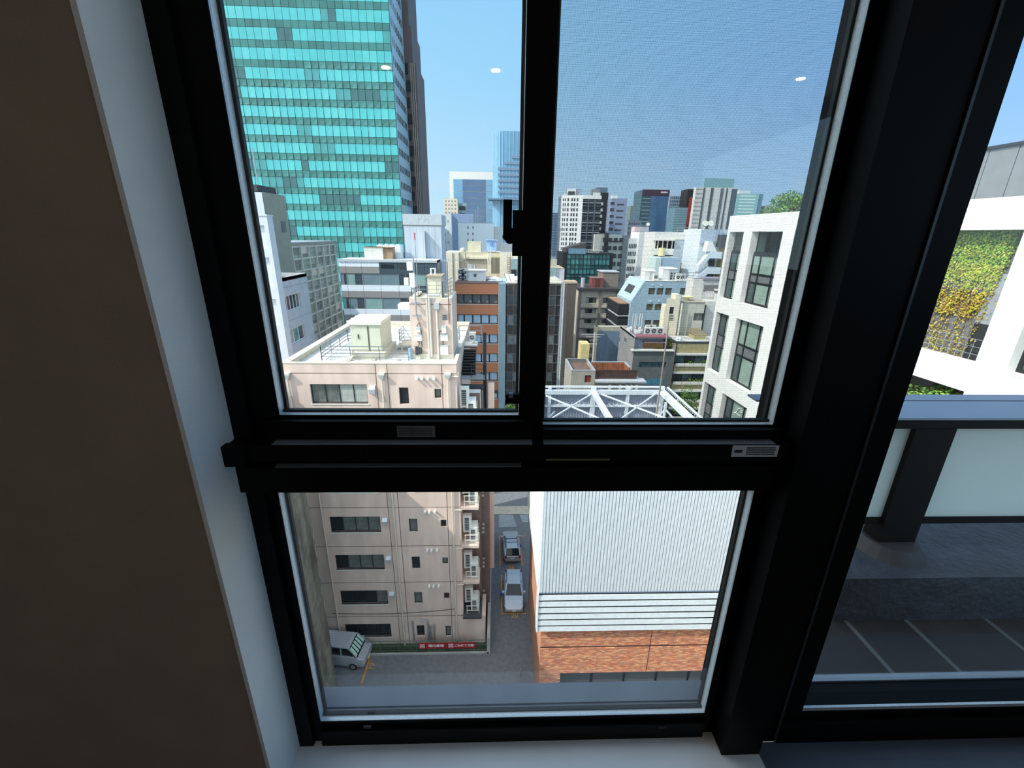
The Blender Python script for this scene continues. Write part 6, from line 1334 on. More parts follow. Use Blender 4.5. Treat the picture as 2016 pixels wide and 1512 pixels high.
# ---- teal glass low-rise
F = front(130); sa = F.at(1116, 520)[0]; sb = F.at(1200, 520)[0]; zt = F.at(1150, 500)[1]
T = thing('teal_offices', 'low office building with a teal glass front and sloping dark roof', 'building', F.w((sa+sb)/2, 0, 0))
b = MB(CHAR); b.fbox(F, sa-1.2, sb+1, .3, 14, 0, zt+.3); b.build('core', T)
TG = [mat('teal_office_pane', (86, 156, 158), rough=.12, noise=.12, ns=.4, spec=.7), mat('teal_office_dark', (60, 112, 116), rough=.12, noise=.12, ns=.4, spec=.7)]
xe_ = [sa+(sb-sa)*u for u in (0, .09, .19, .28, .38, .47, .55, .65, .74, .82, .91, 1)]; ys_ = [F.at(1150, 470+y/10.08)[1] for y in (310, 400, 520, 595, 705, 770, 880)]
q = random.Random(14)
for j in range(6):
    for i in range(11): place(boxmesh('window_pane', xe_[i+1]-xe_[i]-.16, .1, ys_[j]-ys_[j+1]-.2, TG[0 if q.random() < (.75 if j in (1, 3) else .3) else 1]), 'window_pane', T, F.w(xe_[i]+.08, .2, ys_[j+1]+.1))
b = MB(mat('teal_mullion', (26, 44, 46), rough=.4, noise=.05)); [b.fbox(F, x-.09, x+.09, 0, .3, 10, zt) for x in xe_]; [b.fbox(F, sa, sb, .02, .3, y-.1, y+.1) for y in ys_]; b.build('mullion_grid', T)
r0 = F.at(*c8(350, 190)); r1_ = F.at(*c8(750, 75)); sx = F.at(*c8(750, 210)); MB(mat('slate_roof', (78, 74, 76), noise=.1)).hexa([F.w(r0[0],.3,zt),F.w(sx[0],.3,zt),F.w(sx[0],8,zt),F.w(r0[0],8,zt),F.w(r0[0],.3,r0[1]),F.w(r1_[0],.3,r1_[1]),F.w(r1_[0],8,r1_[1]),F.w(r0[0],8,r0[1])]).build('sloping_roof', T)
r = F.rect(*c8(400, 195), *c8(740, 290)); MB(mat('upper_glass', (116, 150, 172), rough=.15, noise=.1)).fbox(F, r[0], r[2], .1, .35, zt, r[3]).build('upper_glazing', T); b = MB(OFFW); rail(b, [F.w(F.at(*c8(750, 290))[0], .4, zt), F.w(F.at(*c8(1000, 290))[0], .4, zt)], 1.3, 3, .05, .8); b.build('roof_railing', T)
# ---- brown apartment house
F = front(112); sa = F.at(*c8(600, 1100))[0]; sb = F.at(*c8(1395, 1100))[0]; zt = F.at(*c8(1000, 1015))[1]
BA = mat('taupe_brick', (216, 202, 184), noise=.12, ns=2); BD = mat('taupe_dark', (148, 136, 124), noise=.1)
T = thing('taupe_flats', 'taupe brick apartment house with paired bay windows and dark cornice', 'building', F.w((sa+sb)/2, 0, 0))
hh_ = F.at(*c10(1030, 170))[1]-F.at(*c10(1010, 370))[1]; z0_ = F.at(*c10(1030, 170))[1]
w1 = [F.at(*c10(x, 130))[0] for x in (920, 1135, 1265, 1480)]
H = [(w1[i], z0_-j*hh_, w1[i+1], z0_-j*hh_+1.45) for j in range(-1, 8) for i in (0, 2)]
b = MB(BA); b.shell(F, sa, sb, 12, 0, zt, H, .3); b.build('wall', T)
for i, h_ in enumerate(H): win(T, F, h_, 3, 1, DSTEEL, [W2, WINDARK, CURT] if i % 3 else [CURT, WINDARK, W2], .1, .2); MB(OFFW).fbox(F, h_[0]-.1, h_[2]+.1, -.15, .1, h_[1]-.15, h_[1]).build('sill', T)
for j in range(-1, 8): MB(BA).fbox(F, sa+.6, sb-.3, -.35, 0, z0_-j*hh_-1.15, z0_-j*hh_-.4).build('parapet_band', T); MB(BD).fbox(F, sa+.6, sb-.3, -.2, 0, z0_-j*hh_-1.45, z0_-j*hh_-1.15).build('shadow_band', T)
for s in (sa, (w1[1]+w1[2])/2-.3, sb-.6): MB(BD).fbox(F, s, s+.6, -.45, 0, 0, zt).build('pier', T)
MB(mat('cornice_dark', (76, 72, 72), noise=.08)).fbox(F, sa-.3, sb+.3, -.9, 12, zt-.1, zt+.45).build('cornice', T)
r = F.rect(*c8(1120, 690), *c8(1450, 1000)); MB(BD).fbox(F, r[0], r[2], 3, 9, zt, r[3]).build('roof_room', T); MB(LGREY).fbox(F, r[0]-.3, r[2]+.1, 2.8, 9.2, r[3], r[3]+.25).build('roof_room_cap', T)
r = F.rect(*c8(880, 800), *c8(1110, 1005)); t = thing('roof_hut', 'small reddish brown hut on the roof of the taupe flats', 'hut', F.w((r[0]+r[2])/2, 1.5, zt+.45)); MB(mat('red_brick_hut', (140, 88, 82), noise=.15)).fbox(F, r[0], r[2], 1.5, 5, zt+.45, r[3]).build('wall', t); MB(mat('hut_roof', (160, 116, 110), noise=.1)).fbox(F, r[0]-.1, r[2]+.1, 1.4, 5.1, r[3], r[3]+.15).build('roof', t); MB(mat('hut_door', (112, 62, 60), noise=.1)).fbox(F, r[0]+.9, r[2]-.8, 1.45, 1.5, zt+.45, r[3]-.3).build('door', t)
for x0_, x1_, y0_, y1_, lb in ((670, 755, 790, 930, 'pale grey tank'), ): r = F.rect(*c8(x0_, y0_), *c8(x1_, y1_)); b = MB(LGREY); b.tube([F.w((r[0]+r[2])/2, 2, zt+.4), F.w((r[0]+r[2])/2, 2, r[3])], (r[2]-r[0])/2, 12); solo(b, 'roof_tank', 'pale grey tank on the roof of the taupe flats', 'tank', F.w((r[0]+r[2])/2, 2, zt+.45))
for j in range(5): z = z0_-j*hh_; MB(CREAM).fbox(F, sb+.1, sb+.6, -1.0, -.2, z-.2, z+1.6).build('pale_fin', T)
# ---- low roofs between stile and teal offices
F = front(100); T, sa, sb, zt = bld('peach_roof_house', 'small house with a peach roof beside the centre window stile', F, 1083, 1111, 528, 10, mat('white_gable', (212, 216, 228), noise=.05), mat('peach_roof', (214, 190, 160), noise=.1), par=False, pyref=540)
r = F.rect(*c8(35, 410), *c8(160, 545)); MB(CREAM).fbox(F, r[0], r[2], -.4, .2, r[1], r[3]).build('cream_bay', T); r = F.rect(*c8(35, 570), *c8(150, 790)); MB(mat('mint_window', (170, 196, 196), rough=.2)).fbox(F, r[0], r[2], -.3, .1, r[1], r[3]).build('window', T); zq = F.at(1120, 551)[1]; MB(mat('peach_roof', (214, 190, 160))).fbox(F, sb-1, sb+2.4, -4, -.05, zq-.4, zq).build('peach_terrace', T); MB(mat('shadow_base', (112, 102, 94), noise=.1)).fbox(F, sb-.9, sb+2.2, -3.9, -.05, 0, zq-.4).build('terrace_base', T)  # base wall darkened: shadow below the peach terrace put into its colour
# ---- slanted steel-blue building
F = front(90); BLU = mat('steel_blue_tile', (166, 190, 204), noise=.08, ns=1.5); BLL = mat('pale_blue_edge', (186, 212, 220), noise=.05)
P_ = lambda x, y: F.at(*c9(x, y))
tl = P_(460, 1040); bl = P_(205, 1400); sb = F.at(*c9(1300, 1040))[0]+1.5; zt = tl[1]
T = thing('slanted_building', 'steel blue building with a slanted end and rows of square windows', 'building', F.w((bl[0]+sb)/2, 0, 0))
sl = lambda z: tl[0]+(bl[0]-tl[0])*max(0, min(1.0, (zt-z)/(zt-bl[1])))
rows_ = [(1165, 1280), (1455, 1570)]; c11r = lambda x0, y0, x1, y1: F.rect(*c11(x0, y0), *c11(x1, y1))
H = [F.rect(*c9(a, 1165), *c9(c, 1282)) for a, c in ((520, 635), (670, 785), (822, 940), (1090, 1255))]
H += [c11r(610, 240, 715, 342), c11r(748, 240, 855, 342), c11r(885, 240, 990, 342), c11r(582, 505, 690, 610), c11r(720, 505, 825, 610), c11r(855, 505, 960, 610)]
b = MB(BLU); b.wall(F, bl[0], sb, 0, bl[1], [h_ for h_ in H if h_[3] < bl[1]+.1], .3); 
smid = min(h_[0] for h_ in H[:4])-.25
b.wall(F, smid, sb, bl[1], zt, [h_ for h_ in H if h_[3] > bl[1]+.1], .3); b.face([F.w(bl[0],0,bl[1]), F.w(smid,0,bl[1]), F.w(smid,0,zt), F.w(tl[0],0,zt)])
w = F.w; b.face([w(bl[0],0,0),w(bl[0],0,bl[1]),w(bl[0],11,bl[1]),w(bl[0],11,0)]); b.face([w(sb,0,0),w(sb,11,0),w(sb,11,zt),w(sb,0,zt)]); b.build('wall', T)
b = MB(BLL); b.hexa([w(bl[0],-.05,bl[1]-.1),w(bl[0]+.25,-.05,bl[1]-.1),w(bl[0]+.25,11,bl[1]-.1),w(bl[0],11,bl[1]-.1),w(tl[0]-.15,-.05,zt+.1),w(tl[0]+.2,-.05,zt+.1),w(tl[0]+.2,11,zt+.1),w(tl[0]-.15,11,zt+.1)]); b.build('slanted_wall', T)
a = .35; lerp = lambda u, d: w(bl[0]+(tl[0]-bl[0])*u-.12, d, bl[1]+(zt-bl[1])*u); b = MB(DGREY); b.face([lerp(.3,3),lerp(.3,8),lerp(.75,8),lerp(.75,3)]); b.build('slanted_window', T)
MB(ROOFM).fbox(F, tl[0], sb, 0, 11, zt-.1, zt).build('roof', T)
for h_ in H: win(T, F, h_, 1, 1, DSTEEL, [mat('amber_window', (112, 108, 90), rough=.12, noise=.3, ns=1)], .1, .18)
for x, y in ((590, 1112), (745, 1115), (553, 1400), (705, 1400)): s, z = P_(x, y); MB(WHITEP).tube([w(s,.02,z), w(s,-.3,z)], .13, 8).build('vent_cap', T)
MB(CHAR).fbox(F, bl[0]-2.2, bl[0], 1, 11, 0, bl[1]-.8).build('terrace_wing', T); b = MB(mat('terrace_soil', (172, 132, 106), noise=.3, ns=3)); b.fbox(F, bl[0]-2.1, bl[0]-.05, 1.1, 10.9, bl[1]-.8, bl[1]-.6); b.build('terrace_bed', T)
FWL = Fac(w(bl[0]-2.2, 11, 0), -F.i)
for j in range(7): z = bl[1]-1.6-j*2.2; MB(CHAR).fbox(F, bl[0]-2.25, bl[0]+.02, .8, 9, z-1.4, z).build('dark_storey', T); MB(LGREY).fbox(F, bl[0]-2.4, bl[0]+.02, .7, 9.2, z-1.7, z-1.5).build('floor_edge', T)
# things on its roof
for (x0_, y0_, x1_, y1_, lb, m) in ((455, 830, 640, 1030, 'white gabled roof hut standing at the slanted end of the blue building', WHITEP), (775, 790, 1030, 1030, 'white roof hut with square panes in the middle of the blue building', WHITEP)):
    r = F.rect(*c9(x0_, y0_), *c9(x1_, y1_), 1.5); t = thing('roof_hut', lb, 'hut', w((r[0]+r[2])/2, 1.5, zt)); ww = (r[2]-r[0])
    MB(m).fbox(F, r[0], r[0]+ww*.45, 1.5, 4, zt, r[3]-.25).build('wall', t); MB(LGREY).fbox(F, r[0]+ww*.45, r[2], 1.5, 4, zt, r[3]-.4).build('side_wall', t); MB(m).hexa([w(r[0]-.1,1.4,r[3]-.3),w(r[2]+.1,1.4,r[3]-.4),w(r[2]+.1,4.1,r[3]-.4),w(r[0]-.1,4.1,r[3]-.3),w(r[0]+.1,1.8,r[3]),w(r[2]-.1,1.8,r[3]-.1),w(r[2]-.1,3.8,r[3]-.1),w(r[0]+.1,3.8,r[3])]).build('roof', t)
    if x0_ > 700:
        for i in range(2):
            for j in range(3): MB(WINDARK).fbox(F, r[0]+ww*(.55+.25*i), r[0]+ww*(.7+.25*i), 1.44, 1.5, zt+.3+j*.5, zt+.6+j*.5).build('pane', t)
q = random.Random(3)
for i, (px, lb) in enumerate(((1294, 'condenser in the gap between the two white roof huts'), (1338, 'first condenser to the far side of the paned white roof hut'), (1347, 'second condenser to the far side of the paned white roof hut'))): ac_unit('small beige '+lb, 1.0, 1.5, .7, w(F.at(px, 553)[0], .8, zt), 0, None, 1)
b = MB(STEEL); rail(b, [w(F.at(1345, 552)[0], .3, zt), w(sb-.2, .3, zt)], 1.8, 3, .04, .9); solo(b, 'roof_railing', 'grey railing along the roof end of the steel blue building', 'railing', w(sb-2, .3, zt))
# ---- grey white building behind cream one
F = front(80); T, sa, sb, zt = bld('pale_building', 'pale tiled building with balconies beside the white grid building', F, c9(1310, 1000)[0], c9(1895, 1000)[0]+4, 548.5, 3, mat('pale_tile_wall', (220, 216, 210), noise=.06, ns=1), par=False, pyref=570)
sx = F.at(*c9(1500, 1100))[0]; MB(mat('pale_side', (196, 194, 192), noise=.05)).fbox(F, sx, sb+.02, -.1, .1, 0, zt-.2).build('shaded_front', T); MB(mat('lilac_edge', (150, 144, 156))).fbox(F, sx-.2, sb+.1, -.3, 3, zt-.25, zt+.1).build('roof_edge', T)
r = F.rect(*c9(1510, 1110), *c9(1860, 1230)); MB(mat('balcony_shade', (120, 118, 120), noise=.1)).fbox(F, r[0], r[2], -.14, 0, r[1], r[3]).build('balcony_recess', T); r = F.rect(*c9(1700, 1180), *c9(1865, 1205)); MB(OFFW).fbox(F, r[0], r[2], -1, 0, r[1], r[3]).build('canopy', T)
b = MB(WHITEP); rail(b, [w(F.at(*c9(1500, 1300))[0]*1, 0, 0)+Vector((0, -10.9, F.at(*c9(1500, 1310))[1]+.0)), w(F.at(*c9(1640, 1300))[0], 0, 0)+Vector((0, -10.9, F.at(*c9(1500, 1310))[1]))], 1.0, 2, .03, .3); solo(b, 'balcony_railing', 'white railing on the pale tiled building', 'railing', F.w(F.at(*c9(1560, 1300))[0], -.9, F.at(*c9(1500, 1310))[1]))
r = F.rect(*c9(1665, 1270), *c9(1850, 1370)); ac_unit('grey cooling unit on the pale tiled building balcony', 1.6, 1.1, .6, F.w((r[0]+r[2])/2, -1.0, r[1]), 0, None, 2); MB(mat('pale_tile_wall', (220, 216, 210))).fbox(F, sa+2.0, sb, -2.2, 0, 0, r[1]).build('lower_wing', T)
# ---- cream building with louvred window
F = front(76); CRM = mat('cream_wall', (236, 226, 200), noise=.06, ns=1); s0_ = F.at(*c11(975, 400))[0]; s1_ = F.at(*c11(1215, 400))[0]; s2_ = F.at(*c11(1590, 400))[0]
T = thing('cream_building', 'cream building with a louvred window beside its shaded grey wing', 'building', F.w(s1_, 0, 0)); zA_ = F.at(*c11(980, 130))[1]; zB_ = F.at(*c11(1190, 115))[1]
dq = lambda s, d, z: F.w(s, d, z)
r = F.rect(*c11(985, 290), *c11(1062, 510)); b = MB(CRM); b.wall(F, s0_-.6, s1_-.8, 0, zA_-1, [r], .25); b.face([dq(s0_-.6,0,zA_-1), dq(s1_-.8,0,zA_-1), dq(s1_-.8,0,zA_-.6), dq(s0_-.6,0,zA_)]); b.fbox(F, s1_-1.7, s1_-.8, .01, 2.2, 0, zB_+.3); b.fbox(F, s0_-.6, s1_-.8, .3, 2.2, 0, zA_-1.4); b.build('wall', T)
o = win(T, F, r, 1, 1, DSTEEL, [WINDARK], .1, .15)
for i in range(4): z = r[1]+(r[3]-r[1])*.12*i; MB(CREAM).fbox(F, r[0], r[2], -.1, .2, z+.15, z+.25).build('louvre', T)
b = MB(mat('greige_wall', (206, 202, 186), noise=.07, ns=1)); zw_ = F.at(*c11(1400, 230))[1]; rw = F.rect(*c11(1390, 390), *c11(1560, 520), .8); Fw = front(76.8); rw = Fw.rect(*c11(1390, 390), *c11(1560, 520)); b.shell(Fw, s1_-.8, s2_, 3, 0, zw_, [rw], .25); b.build('wing_wall', T); win(T, Fw, rw, 2, 1, ALU, [W2, W2], .1, .15); MB(mat('greige_cap', (176, 168, 150))).fbox(Fw, s1_-.8, s2_+.1, -.1, 3, zw_, zw_+.2).build('wing_roof', T)
MB(CREAM).tube([F.w(s1_-.4, -.1, 0), F.w(s1_-.4, -.1, zw_)], .16, 8).build('drain_pipe', T)
s, z = Fw.at(*c11(1350, 130)); b = MB(mat('yellow_hopper', (232, 226, 172), noise=.05)); za = zw_+.2; b.loft([[Fw.w(s+f_*.9*math.cos(a*math.pi/8), 1.6+f_*.9*math.sin(a*math.pi/8), zz_) for a in range(16)] for f_, zz_ in ((.35, za), (.5, za+.3), (1.15, z-.1), (1.15, z))]); solo(b, 'yellow_tank', 'pale yellow funnel-shaped tank on the shaded wing of the cream building', 'tank', Fw.w(s, 1.6, za))
MB(DGREY).tube([Fw.w(s2_+.25, .2, 0), Fw.w(s2_+.25, .2, zw_-.4)], .13, 8).build('dark_pipe', T)
# ---- dark grey building with condensers and red roof strip
F = front(70); p_ = lambda x, y: F.at(*c11(x, y)); s0_ = p_(412, 900)[0]; s1_ = p_(1065, 1010)[0]; zt = p_(500, 790)[1]; zl_ = p_(700, 1005)[1]; dpt = onZ(*c11(160, 605), zt).y-70
T = thing('dark_grey_building', 'dark grey building with a red roof strip and a wooden terrace room', 'building', F.w((s0_+s1_)/2, 0, 0))
DGB = mat('dark_grey_tile', (106, 108, 106), rough=.5, noise=.12, ns=1.2); SID = mat('grey_side_wall', (158, 156, 156), noise=.12, ns=1)
b = MB(DGB); rr_ = F.rect(*c11(490, 1200), *c11(935, 1290)); b.wall(F, s0_, s1_, 0, zl_, [rr_], .25); w = F.w; b.face([w(s1_,0,0),w(s1_,dpt,0),w(s1_,dpt,zl_),w(s1_,0,zl_)]); b.build('wall', T)
win(T, F, rr_, 4, 1, DSTEEL, [mat('dark_teal_window', (74, 96, 104), rough=.1, noise=.3, ns=1)], .1, .2); MB(OFFW).fbox(F, s0_-.4, s1_, -.35, .6, zl_-.1, zl_+.08).build('balcony_edge', T)
r2_ = F.rect(*c12(1250, 330), *c12(1460, 400)); MB(mat('teal_low_window', (80, 130, 150), rough=.15, noise=.2)).fbox(F, r2_[0], r2_[2], -.05, .05, r2_[1], r2_[3]).build('window', T)
FSd = Fac(w(s0_, dpt, 0), -F.i); HS = []
for (x0_, y0_, x1_, y1_) in ((150, 790, 180, 880), (232, 795, 282, 880)): a = FSd.at(*c11(x0_, (y0_+y1_)/2))[0]; c = FSd.at(*c11(x1_, (y0_+y1_)/2))[0]; HS.append((a, FSd.at(*c11((x0_+x1_)/2, y1_))[1], c, FSd.at(*c11((x0_+x1_)/2, y0_))[1]))
b = MB(SID); b.wall(FSd, 0, dpt, 0, zt, HS, .2); b.build('side_wall', T)
for h_ in HS: win(T, FSd, h_, 1, 1, ALU, [W2], .08, .12)
MB(mat('roof_dark_grey', (118, 112, 116), noise=.1)).fbox(F, s0_, s1_-.5, .4, dpt, zt-.3, zt-.1).build('roof', T); MB(CONC).fbox(F, s0_, s0_+.25, .3, dpt, zt-.1, zt+.12).build('parapet', T)
MB(mat('red_roof_strip', (158, 92, 100), noise=.1)).fbox(F, s0_+.2, s1_-.9, .5, 2.0, zt-.1, zt+.02).build('red_strip', T)
MB(mat('lilac_grey_wall', (166, 172, 188), noise=.06)).fbox(F, s0_+.1, s1_-.9, 1.4, 1.6, zl_, zt-.1).build('set_back_wall', T)
r = F.rect(*c11(560, 865), *c11(890, 1000), 1.2); MB(mat('terrace_wood', (176, 128, 80), noise=.2, ns=2)).fbox(F, r[0], r[2], 1.25, 1.4, zl_, r[3]).build('wooden_wall', T); MB(mat('mauve_canopy', (126, 112, 122))).fbox(F, r[0]-.2, r[2]+.3, .3, 1.4, r[3], r[3]+.12).build('canopy', T); MB(DGREY).fbox(F, r[2], s1_-.3, 1.2, 1.3, zl_, zt-.4).build('dark_bay', T)
b = MB(IV[1]); q = random.Random(5); s, z = F.at(*c11(1010, 895), .9)
for i in range(140): p = w(s+q.gauss(0,.22), .9+q.gauss(0,.15), z+q.gauss(0,.5)); b.face([p+Vector((q.uniform(-.1,.1), q.uniform(-.1,.1), q.uniform(-.1,.1))) for k in range(3)], IV[q.randint(0,2)])
solo(b, 'potted_shrub', 'yellow green shrub on the terrace of the dark grey building', 'shrub', w(s, .9, zl_))
for i, (x, y, n) in enumerate(((635, 690, 'first'), (740, 690, 'second'), (845, 690, 'third'))): ac_unit(f'{n} of three white condensers behind the red roof strip', 1.15, 1.15, .45, w(F.at(*c11(x, 715), 2.6)[0], 2.6, zt-.1), 0, 'white condensers behind the red roof strip', 1)
for i, (x, y, n) in enumerate(((660, 640, 'first'), (735, 600, 'second'))): ac_unit(f'{n} pale condenser in the rear row on the dark grey building', 1.0, 1.2, .45, w(F.at(*c11(x, 690), 4)[0], 4.6, zt-.1), 0, None, 1)
b = MB(WHITEP); q = random.Random(2)
for i in range(16): x = F.at(*c11(q.uniform(330, 570), 680), 4)[0]; y = q.uniform(2.5, 6.5); b.box(x-.12, x+.2, 70+y, 70+y+.3, zt-.1, zt+q.uniform(.15, .5))
solo(b, 'roof_clutter', 'litter of small white boxes and pipes on the dark grey roof', 'clutter', w(s0_+2, 4, zt))['kind'] = 'stuff'
for i, x in enumerate((375, 415, 438, 490, 527)): s = F.at(*c11(x, 570), 5)[0]; MB(WHITEP).tube([w(s, 5, zt-.1), w(s, 5, F.at(*c11(x, 400), 5)[1])], .04, 6); 
t = thing('aerial_array', 'row of five thin white aerials on the dark grey roof', 'aerial', w(s0_+2, 5, zt))
for x in (375, 415, 438, 490, 527): s = F.at(*c11(x, 570), 5)[0]; MB(WHITEP).tube([w(s, 5, zt-.1), w(s, 5, F.at(*c11(x, 400), 5)[1])], .045, 6).build('rod', t)
# ---- blue rear wall house
F = front(84); s0_ = F.at(*c10(1165, 700))[0]; s1_ = F.at(*c10(1570, 700))[0]+2; zt = F.at(*c10(1300, 440))[1]
T = thing('blue_walled_house', 'narrow house with a stained deep blue rear wall and white parapet', 'building', F.w((s0_+s1_)/2, 0, 0)); MB(mat('deep_blue_wall', (122, 142, 164), noise=.2, ns=.6, stretch=(1.5, 1.5, .3))).fbox(F, s0_, s1_, 0, 1.5, 0, F.at(*c10(1300, 520))[1]).build('wall', T); MB(mat('house_parapet', (196, 188, 170), noise=.1)).fbox(F, s0_-.3, s1_, -.0, 1.5, F.at(*c10(1300, 520))[1], zt).build('parapet', T); MB(mat('pale_yellow_edge', (222, 214, 184), noise=.1)).fbox(F, s0_-.5, s0_, -.1, 1.5, 0, zt).build('edge_wall', T)
# ---- olive balcony building
F = front(71); s0_ = F.at(*c11(1110, 960))[0]; s1_ = F.at(*c11(1725, 900))[0]+3; zt = F.at(*c11(1400, 875))[1]
T = thing('olive_building', 'olive building with rows of white edged planted balconies', 'building', F.w((s0_+s1_)/2, 0, 0)); OLV = mat('olive_cladding', (172, 160, 118), noise=.12, ns=1.5); MB(mat('olive_core', (90, 88, 80))).fbox(F, s0_, s1_, 1.2, 4.5, 0, zt-.2).build('core', T)
b = MB(DGREY); b.fbox(F, s0_-.3, s1_, -.1, 4.5, zt-.2, zt+.1); b.build('roof_edge', T); MB(ROOFM).fbox(F, s0_, s1_, .3, 4.5, zt+.1, zt+.15).build('roof', T)
zb_ = [F.at(1365, 690+y/5.93)[1] for y in (25, 60, 150, 185, 242, 262)]; per = F.at(1365, 690+35/5.93)[1]-F.at(1365, 690+250/5.93)[1]
MB(OLV).fbox(F, s0_, s1_, -.05, 1.2, F.at(*c11(1400, 1040))[1], zt-.2).build('top_cladding', T)
WN = [mat('olive_window', (96, 112, 114), rough=.12, noise=.3, ns=1), mat('olive_window_dark', (64, 74, 74), rough=.1, noise=.3, ns=1)]
for k in range(7):
    z1_ = F.at(1365, 690+35/5.93)[1]-per*k
    MB(OFFW).fbox(F, s0_-.1, s1_, -.5, 1.2, z1_-.22, z1_+.1).build('slab_edge', T)
    for i in range(5): s = s0_+(s1_-s0_)*i/5; MB(WN[(i+k) % 2]).fbox(F, s+.06, s+(s1_-s0_)/5-.06, .6, .7, z1_-per*.56, z1_-.2).build('window', T)
    for i in range(6): s = s0_+(s1_-s0_)*i/6; MB(OFFW).fbox(F, s+.04, s+(s1_-s0_)/6-.04, -.5, -.4, z1_-per*.66, z1_-per*.5).build('planter', T)
    MB(OLV).fbox(F, s0_, s1_, -.1, 1.2, z1_-per+.1, z1_-per*.66).build('spandrel', T)
    if k in (0, 1):
        b = MB(IV[0]); q = random.Random(k)
        for i in range(160): p = F.w(s0_+q.uniform(2.0 if k == 0 else 2.5, s1_-s0_-2), -.3+q.gauss(0,.1), z1_-per*.5+abs(q.gauss(0,.22))); b.face([p+Vector((q.uniform(-.13,.13), q.uniform(-.1,.1), q.uniform(-.12,.14))) for _ in range(3)], IV[q.choice((0,0,1))])
        b.build('planting', T, kind='stuff')
MB(mat('column_taupe', (168, 156, 140), noise=.1)).fbox(F, s0_-.75, s0_-.25, -.3, .5, 0, zt-.2).build('column', T)
t = thing('roof_hut', 'tan roof hut with a pitched brown roof on the olive building', 'hut', F.w(F.at(*c11(1480, 830))[0], 2, zt)); r = F.rect(*c11(1390, 665), *c11(1600, 850), 2); MB(OLV).fbox(F, r[0], r[2], 1.6, 4.0, zt+.1, r[1]+(r[3]-r[1])*.6).build('wall', t); zq = r[1]+(r[3]-r[1])*.6; MB(mat('hut_brown_roof', (136, 122, 100), noise=.1)).hexa([F.w(r[0]-.2,1.8,zq),F.w(r[2]+.2,1.8,zq),F.w(r[2]+.2,4.7,zq),F.w(r[0]-.2,4.7,zq),F.w(r[0]-.1,3.2,r[3]),F.w(r[2]-.9,3.2,r[3]),F.w(r[2]-.9,3.4,r[3]),F.w(r[0]-.1,3.4,r[3])]).build('roof', t)
for i, x in enumerate((1145, 1185)): s = F.at(*c11(x, 860))[0]; b = MB(WHITEP); z = zt+.15; b.loft([[F.w(s+.32*f_*math.cos(a*math.pi/7), .7+.32*f_*math.sin(a*math.pi/7), z+h_) for a in range(14)] for f_, h_ in ((.9, 0), (1, .3), (.8, .48), (.2, .58))]); solo(b, 'roof_vent', f'{("first", "second")[i]} of two white domed vents on the olive building roof', 'vent', F.w(s, .7, z))
b = MB(WHITEP); rail(b, [F.w(F.at(*c11(1600, 860))[0], .4, zt+.1), F.w(s1_, .4, zt+.1)], .8, 3, .03, .4); solo(b, 'roof_railing', 'white railing on the olive building beside the grid building', 'railing', F.w(s1_-3, .4, zt))
# ---- small beige house with sunken roof and brown terrace
F = front(50); s0_ = F.at(*c12(388, 230))[0]; s1_ = F.at(*c12(668, 235))[0]; zt = F.at(1147, 730)[1]; dpt = onZ(1140, 706.5, zt).y-50
T = thing('beige_house', 'small beige house with a sunken brown flat roof and red window', 'building', F.w((s0_+s1_)/2, 0, 0)); BH = mat('beige_house_wall', (190, 184, 172), noise=.08, ns=1.5, bump=.1)
rw = F.rect(*c12(540, 290), *c12(615, 375)); b = MB(BH); b.shell(F, s0_, s1_, dpt, 0, zt, [rw], .2); b.build('wall', T); win(T, F, rw, 1, 1, mat('red_frame', (120, 66, 58)), [mat('red_window', (150, 84, 68), rough=.2, noise=.2, ns=2)], .1, .1)
MB(mat('brown_flat_roof', (132, 104, 94), noise=.15, ns=2)).fbox(F, s0_+.2, s1_-.2, .2, dpt-.2, zt-.7, zt-.5).build('roof', T); cp = MB(mat('steel_coping', (200, 208, 218), rough=.4, metal=.3)); cp.fbox(F, s0_-.03, s1_+.03, -.03, .22, zt, zt+.06); cp.fbox(F, s0_-.03, s0_+.22, .22, dpt, zt, zt+.06); cp.fbox(F, s1_-.22, s1_+.03, .22, dpt, zt, zt+.06); cp.fbox(F, s0_, s1_, dpt-.2, dpt, zt, zt+.06); cp.build('coping', T)
p = F.rect(*c12(670, 240), *c12(1160, 335)); sE = p[2]; zt2 = p[3]; zb2 = p[1]; d2 = onZ(1170, 714, zt2+.3).y-50
MB(mat('rust_terrace_front', (84, 62, 54), rough=.6, noise=.25, ns=2)).fbox(F, s1_, sE, .3, .5, zb2, zt2).build('terrace_front', T); RST = mat('rust_wall', (158, 98, 66), noise=.2, ns=1.5)
for i in range(6): a = s1_+(sE-1-s1_)*i/6; MB(RST).fbox(F, a+.02, a+(sE-1-s1_)/6-.02, d2, d2+.12, zt2-1.4, zt2+.35).build('rust_panel', T)
MB(RST).fbox(F, sE-1.0, sE-.85, .5, d2, zt2-1.4, zt2+.3).build('rust_panel', T); cp = MB(mat('steel_coping', (200, 208, 218))); cp.fbox(F, s1_, sE-.8, d2, d2+.2, zt2+.35, zt2+.42); cp.fbox(F, sE-1.05, sE-.8, .5, d2, zt2+.3, zt2+.37); cp.build('terrace_coping', T)
MB(mat('terrace_brown_floor', (96, 76, 66), noise=.1)).fbox(F, s1_, sE-.8, .5, d2, zt2-1.6, zt2-1.4).build('terrace_floor', T); MB(BH).fbox(F, s1_, sE+.6, .35, d2, 0, zb2-.2).build('lower_wall', T); MB(LGREY).fbox(F, s1_, sE+.9, -.8, .6, zb2-.25, zb2-.05).build('lower_roof', T)
b = MB(WHITEP); 
for x in (810, 930, 1010, 1060, 1120): s, z = F.at(*c12(x, 385)); b.fbox(F, s, s+.25, -.7, -.2, z-1, z)
b.build('gutter_stays', T)
b = MB(OFFW); s, z = F.at(*c12(640, 30), 3.5)
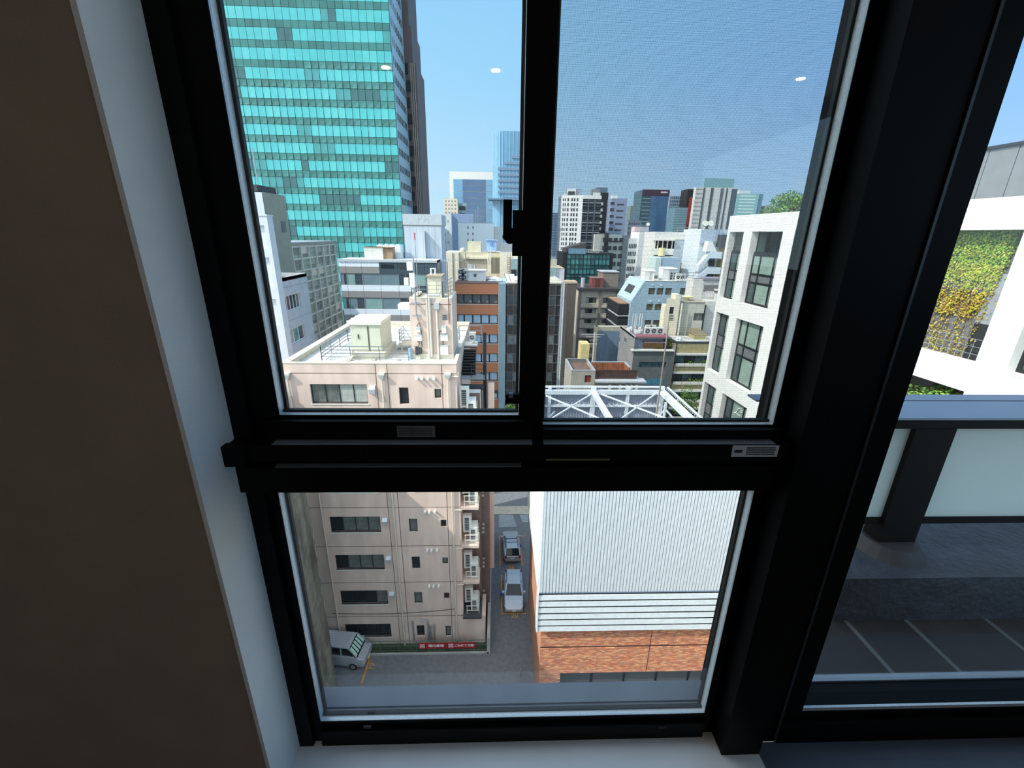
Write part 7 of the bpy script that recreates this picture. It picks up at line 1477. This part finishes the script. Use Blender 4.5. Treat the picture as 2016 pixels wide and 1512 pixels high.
b.tube([F.w(s, 3.5, 2), F.w(s, 3.5, z+2.6)], .06, 6)
for dz, l in ((2.4, 2.4), (2.1, 1.5), (1.7, 1.0), (1.2, .8)): b.bar(F.w(s-l*.7, 3.5, z+dz), F.w(s+l*.5, 3.5, z+dz), .05)
solo(b, 'roof_aerial', 'tangle of old television aerials beside the beige house', 'aerial', F.w(s, 3.5, zt)); s, z = F.at(*c10(940, 900), 8); solo(MB(mat('yellow_wall', (232, 212, 150), noise=.1)).fbox(F, s-.7, s+.5, 8, 10, 0, F.at(*c10(930, 780), 8)[1]), 'chimney_stack', 'pale yellow stack standing behind the beige house', 'stack', F.w(s, 8, 0))

# ================================================================ TREES
LEAF = [mat('leaf_green', (84, 124, 44), rough=.6, noise=.2), mat('leaf_light', (120, 152, 62), rough=.6, noise=.2), mat('leaf_dark', (56, 88, 36), rough=.6, noise=.2)]
def tree(name, label, c, r, rz, zbase, n, leaf, seed, cat='tree'):
    t = thing(name, label, cat, (c.x, c.y, zbase)); q = random.Random(seed); b = MB(LEAF[0])
    lobes = [(Vector((q.gauss(0,.42)*r, q.gauss(0,.42)*r, q.gauss(0,.4)*rz)), q.uniform(.35,.6)) for _ in range(11)]
    for i in range(n):
        o, f_ = q.choice(lobes); d = Vector((q.gauss(0,1), q.gauss(0,1), q.gauss(0,1))).normalized(); p = c+o+Vector((d.x*r*f_, d.y*r*f_, d.z*rz*f_))*q.uniform(.75, 1.02); l = leaf*q.uniform(.6, 1.3)
        nn = (d+Vector((q.gauss(0,.5), q.gauss(0,.5), q.gauss(0,.5)))).normalized(); t1 = nn.orthogonal().normalized(); t2 = nn.cross(t1)
        b.face([p-t2*l, p+t1*l*.6, p+t2*l, p-t1*l*.6], q.choice(LEAF))
    b.build('foliage', t, kind='stuff')
    b = MB(mat('bark', (92, 76, 62), noise=.2)); b.tube([(c.x, c.y, zbase), (c.x+.05*r, c.y, (zbase+c.z)/2), (c.x, c.y, c.z)], max(.06, r*.07), 8, None, max(.03, r*.03))
    for i in range(5):
        o = lobes[i][0]; b.tube([(c.x, c.y, c.z-rz*.5), c+o*.9], max(.03, r*.03), 5)
    b.build('trunk', t); return t
p = onY(1563, 400, 36); tree('rooftop_tree', 'leafy green tree on the roof of the white grid building', p, 1.9, .95, HC+.06*PD, 2600, .085, 3)
p = onY(1350, 800, 62); tree('street_tree', 'light green tree in front of the olive balcony building', p, 1.6, 2.1, 0, 2200, .12, 5)
p = onY(1009, 806, 62); tree('street_shrub', 'small sunlit green tree glimpsed by the sash stopper', p, 1.1, 1.0, 0, 900, .1, 9)
p = Fac(inw*PD, -Vector((h.x, h.y, 0))) ; FG = Fac(inw*PD, -ray(935, 460.3)); s, z = FG.at(1815, 768, .5); tree('terrace_bush', 'bright green bush in the bay below the ivy terrace', FG.w(s+.6, .75, z-.7), 2.3, 1.5, HC-.543*PD, 6000, .08, 12, 'bush')
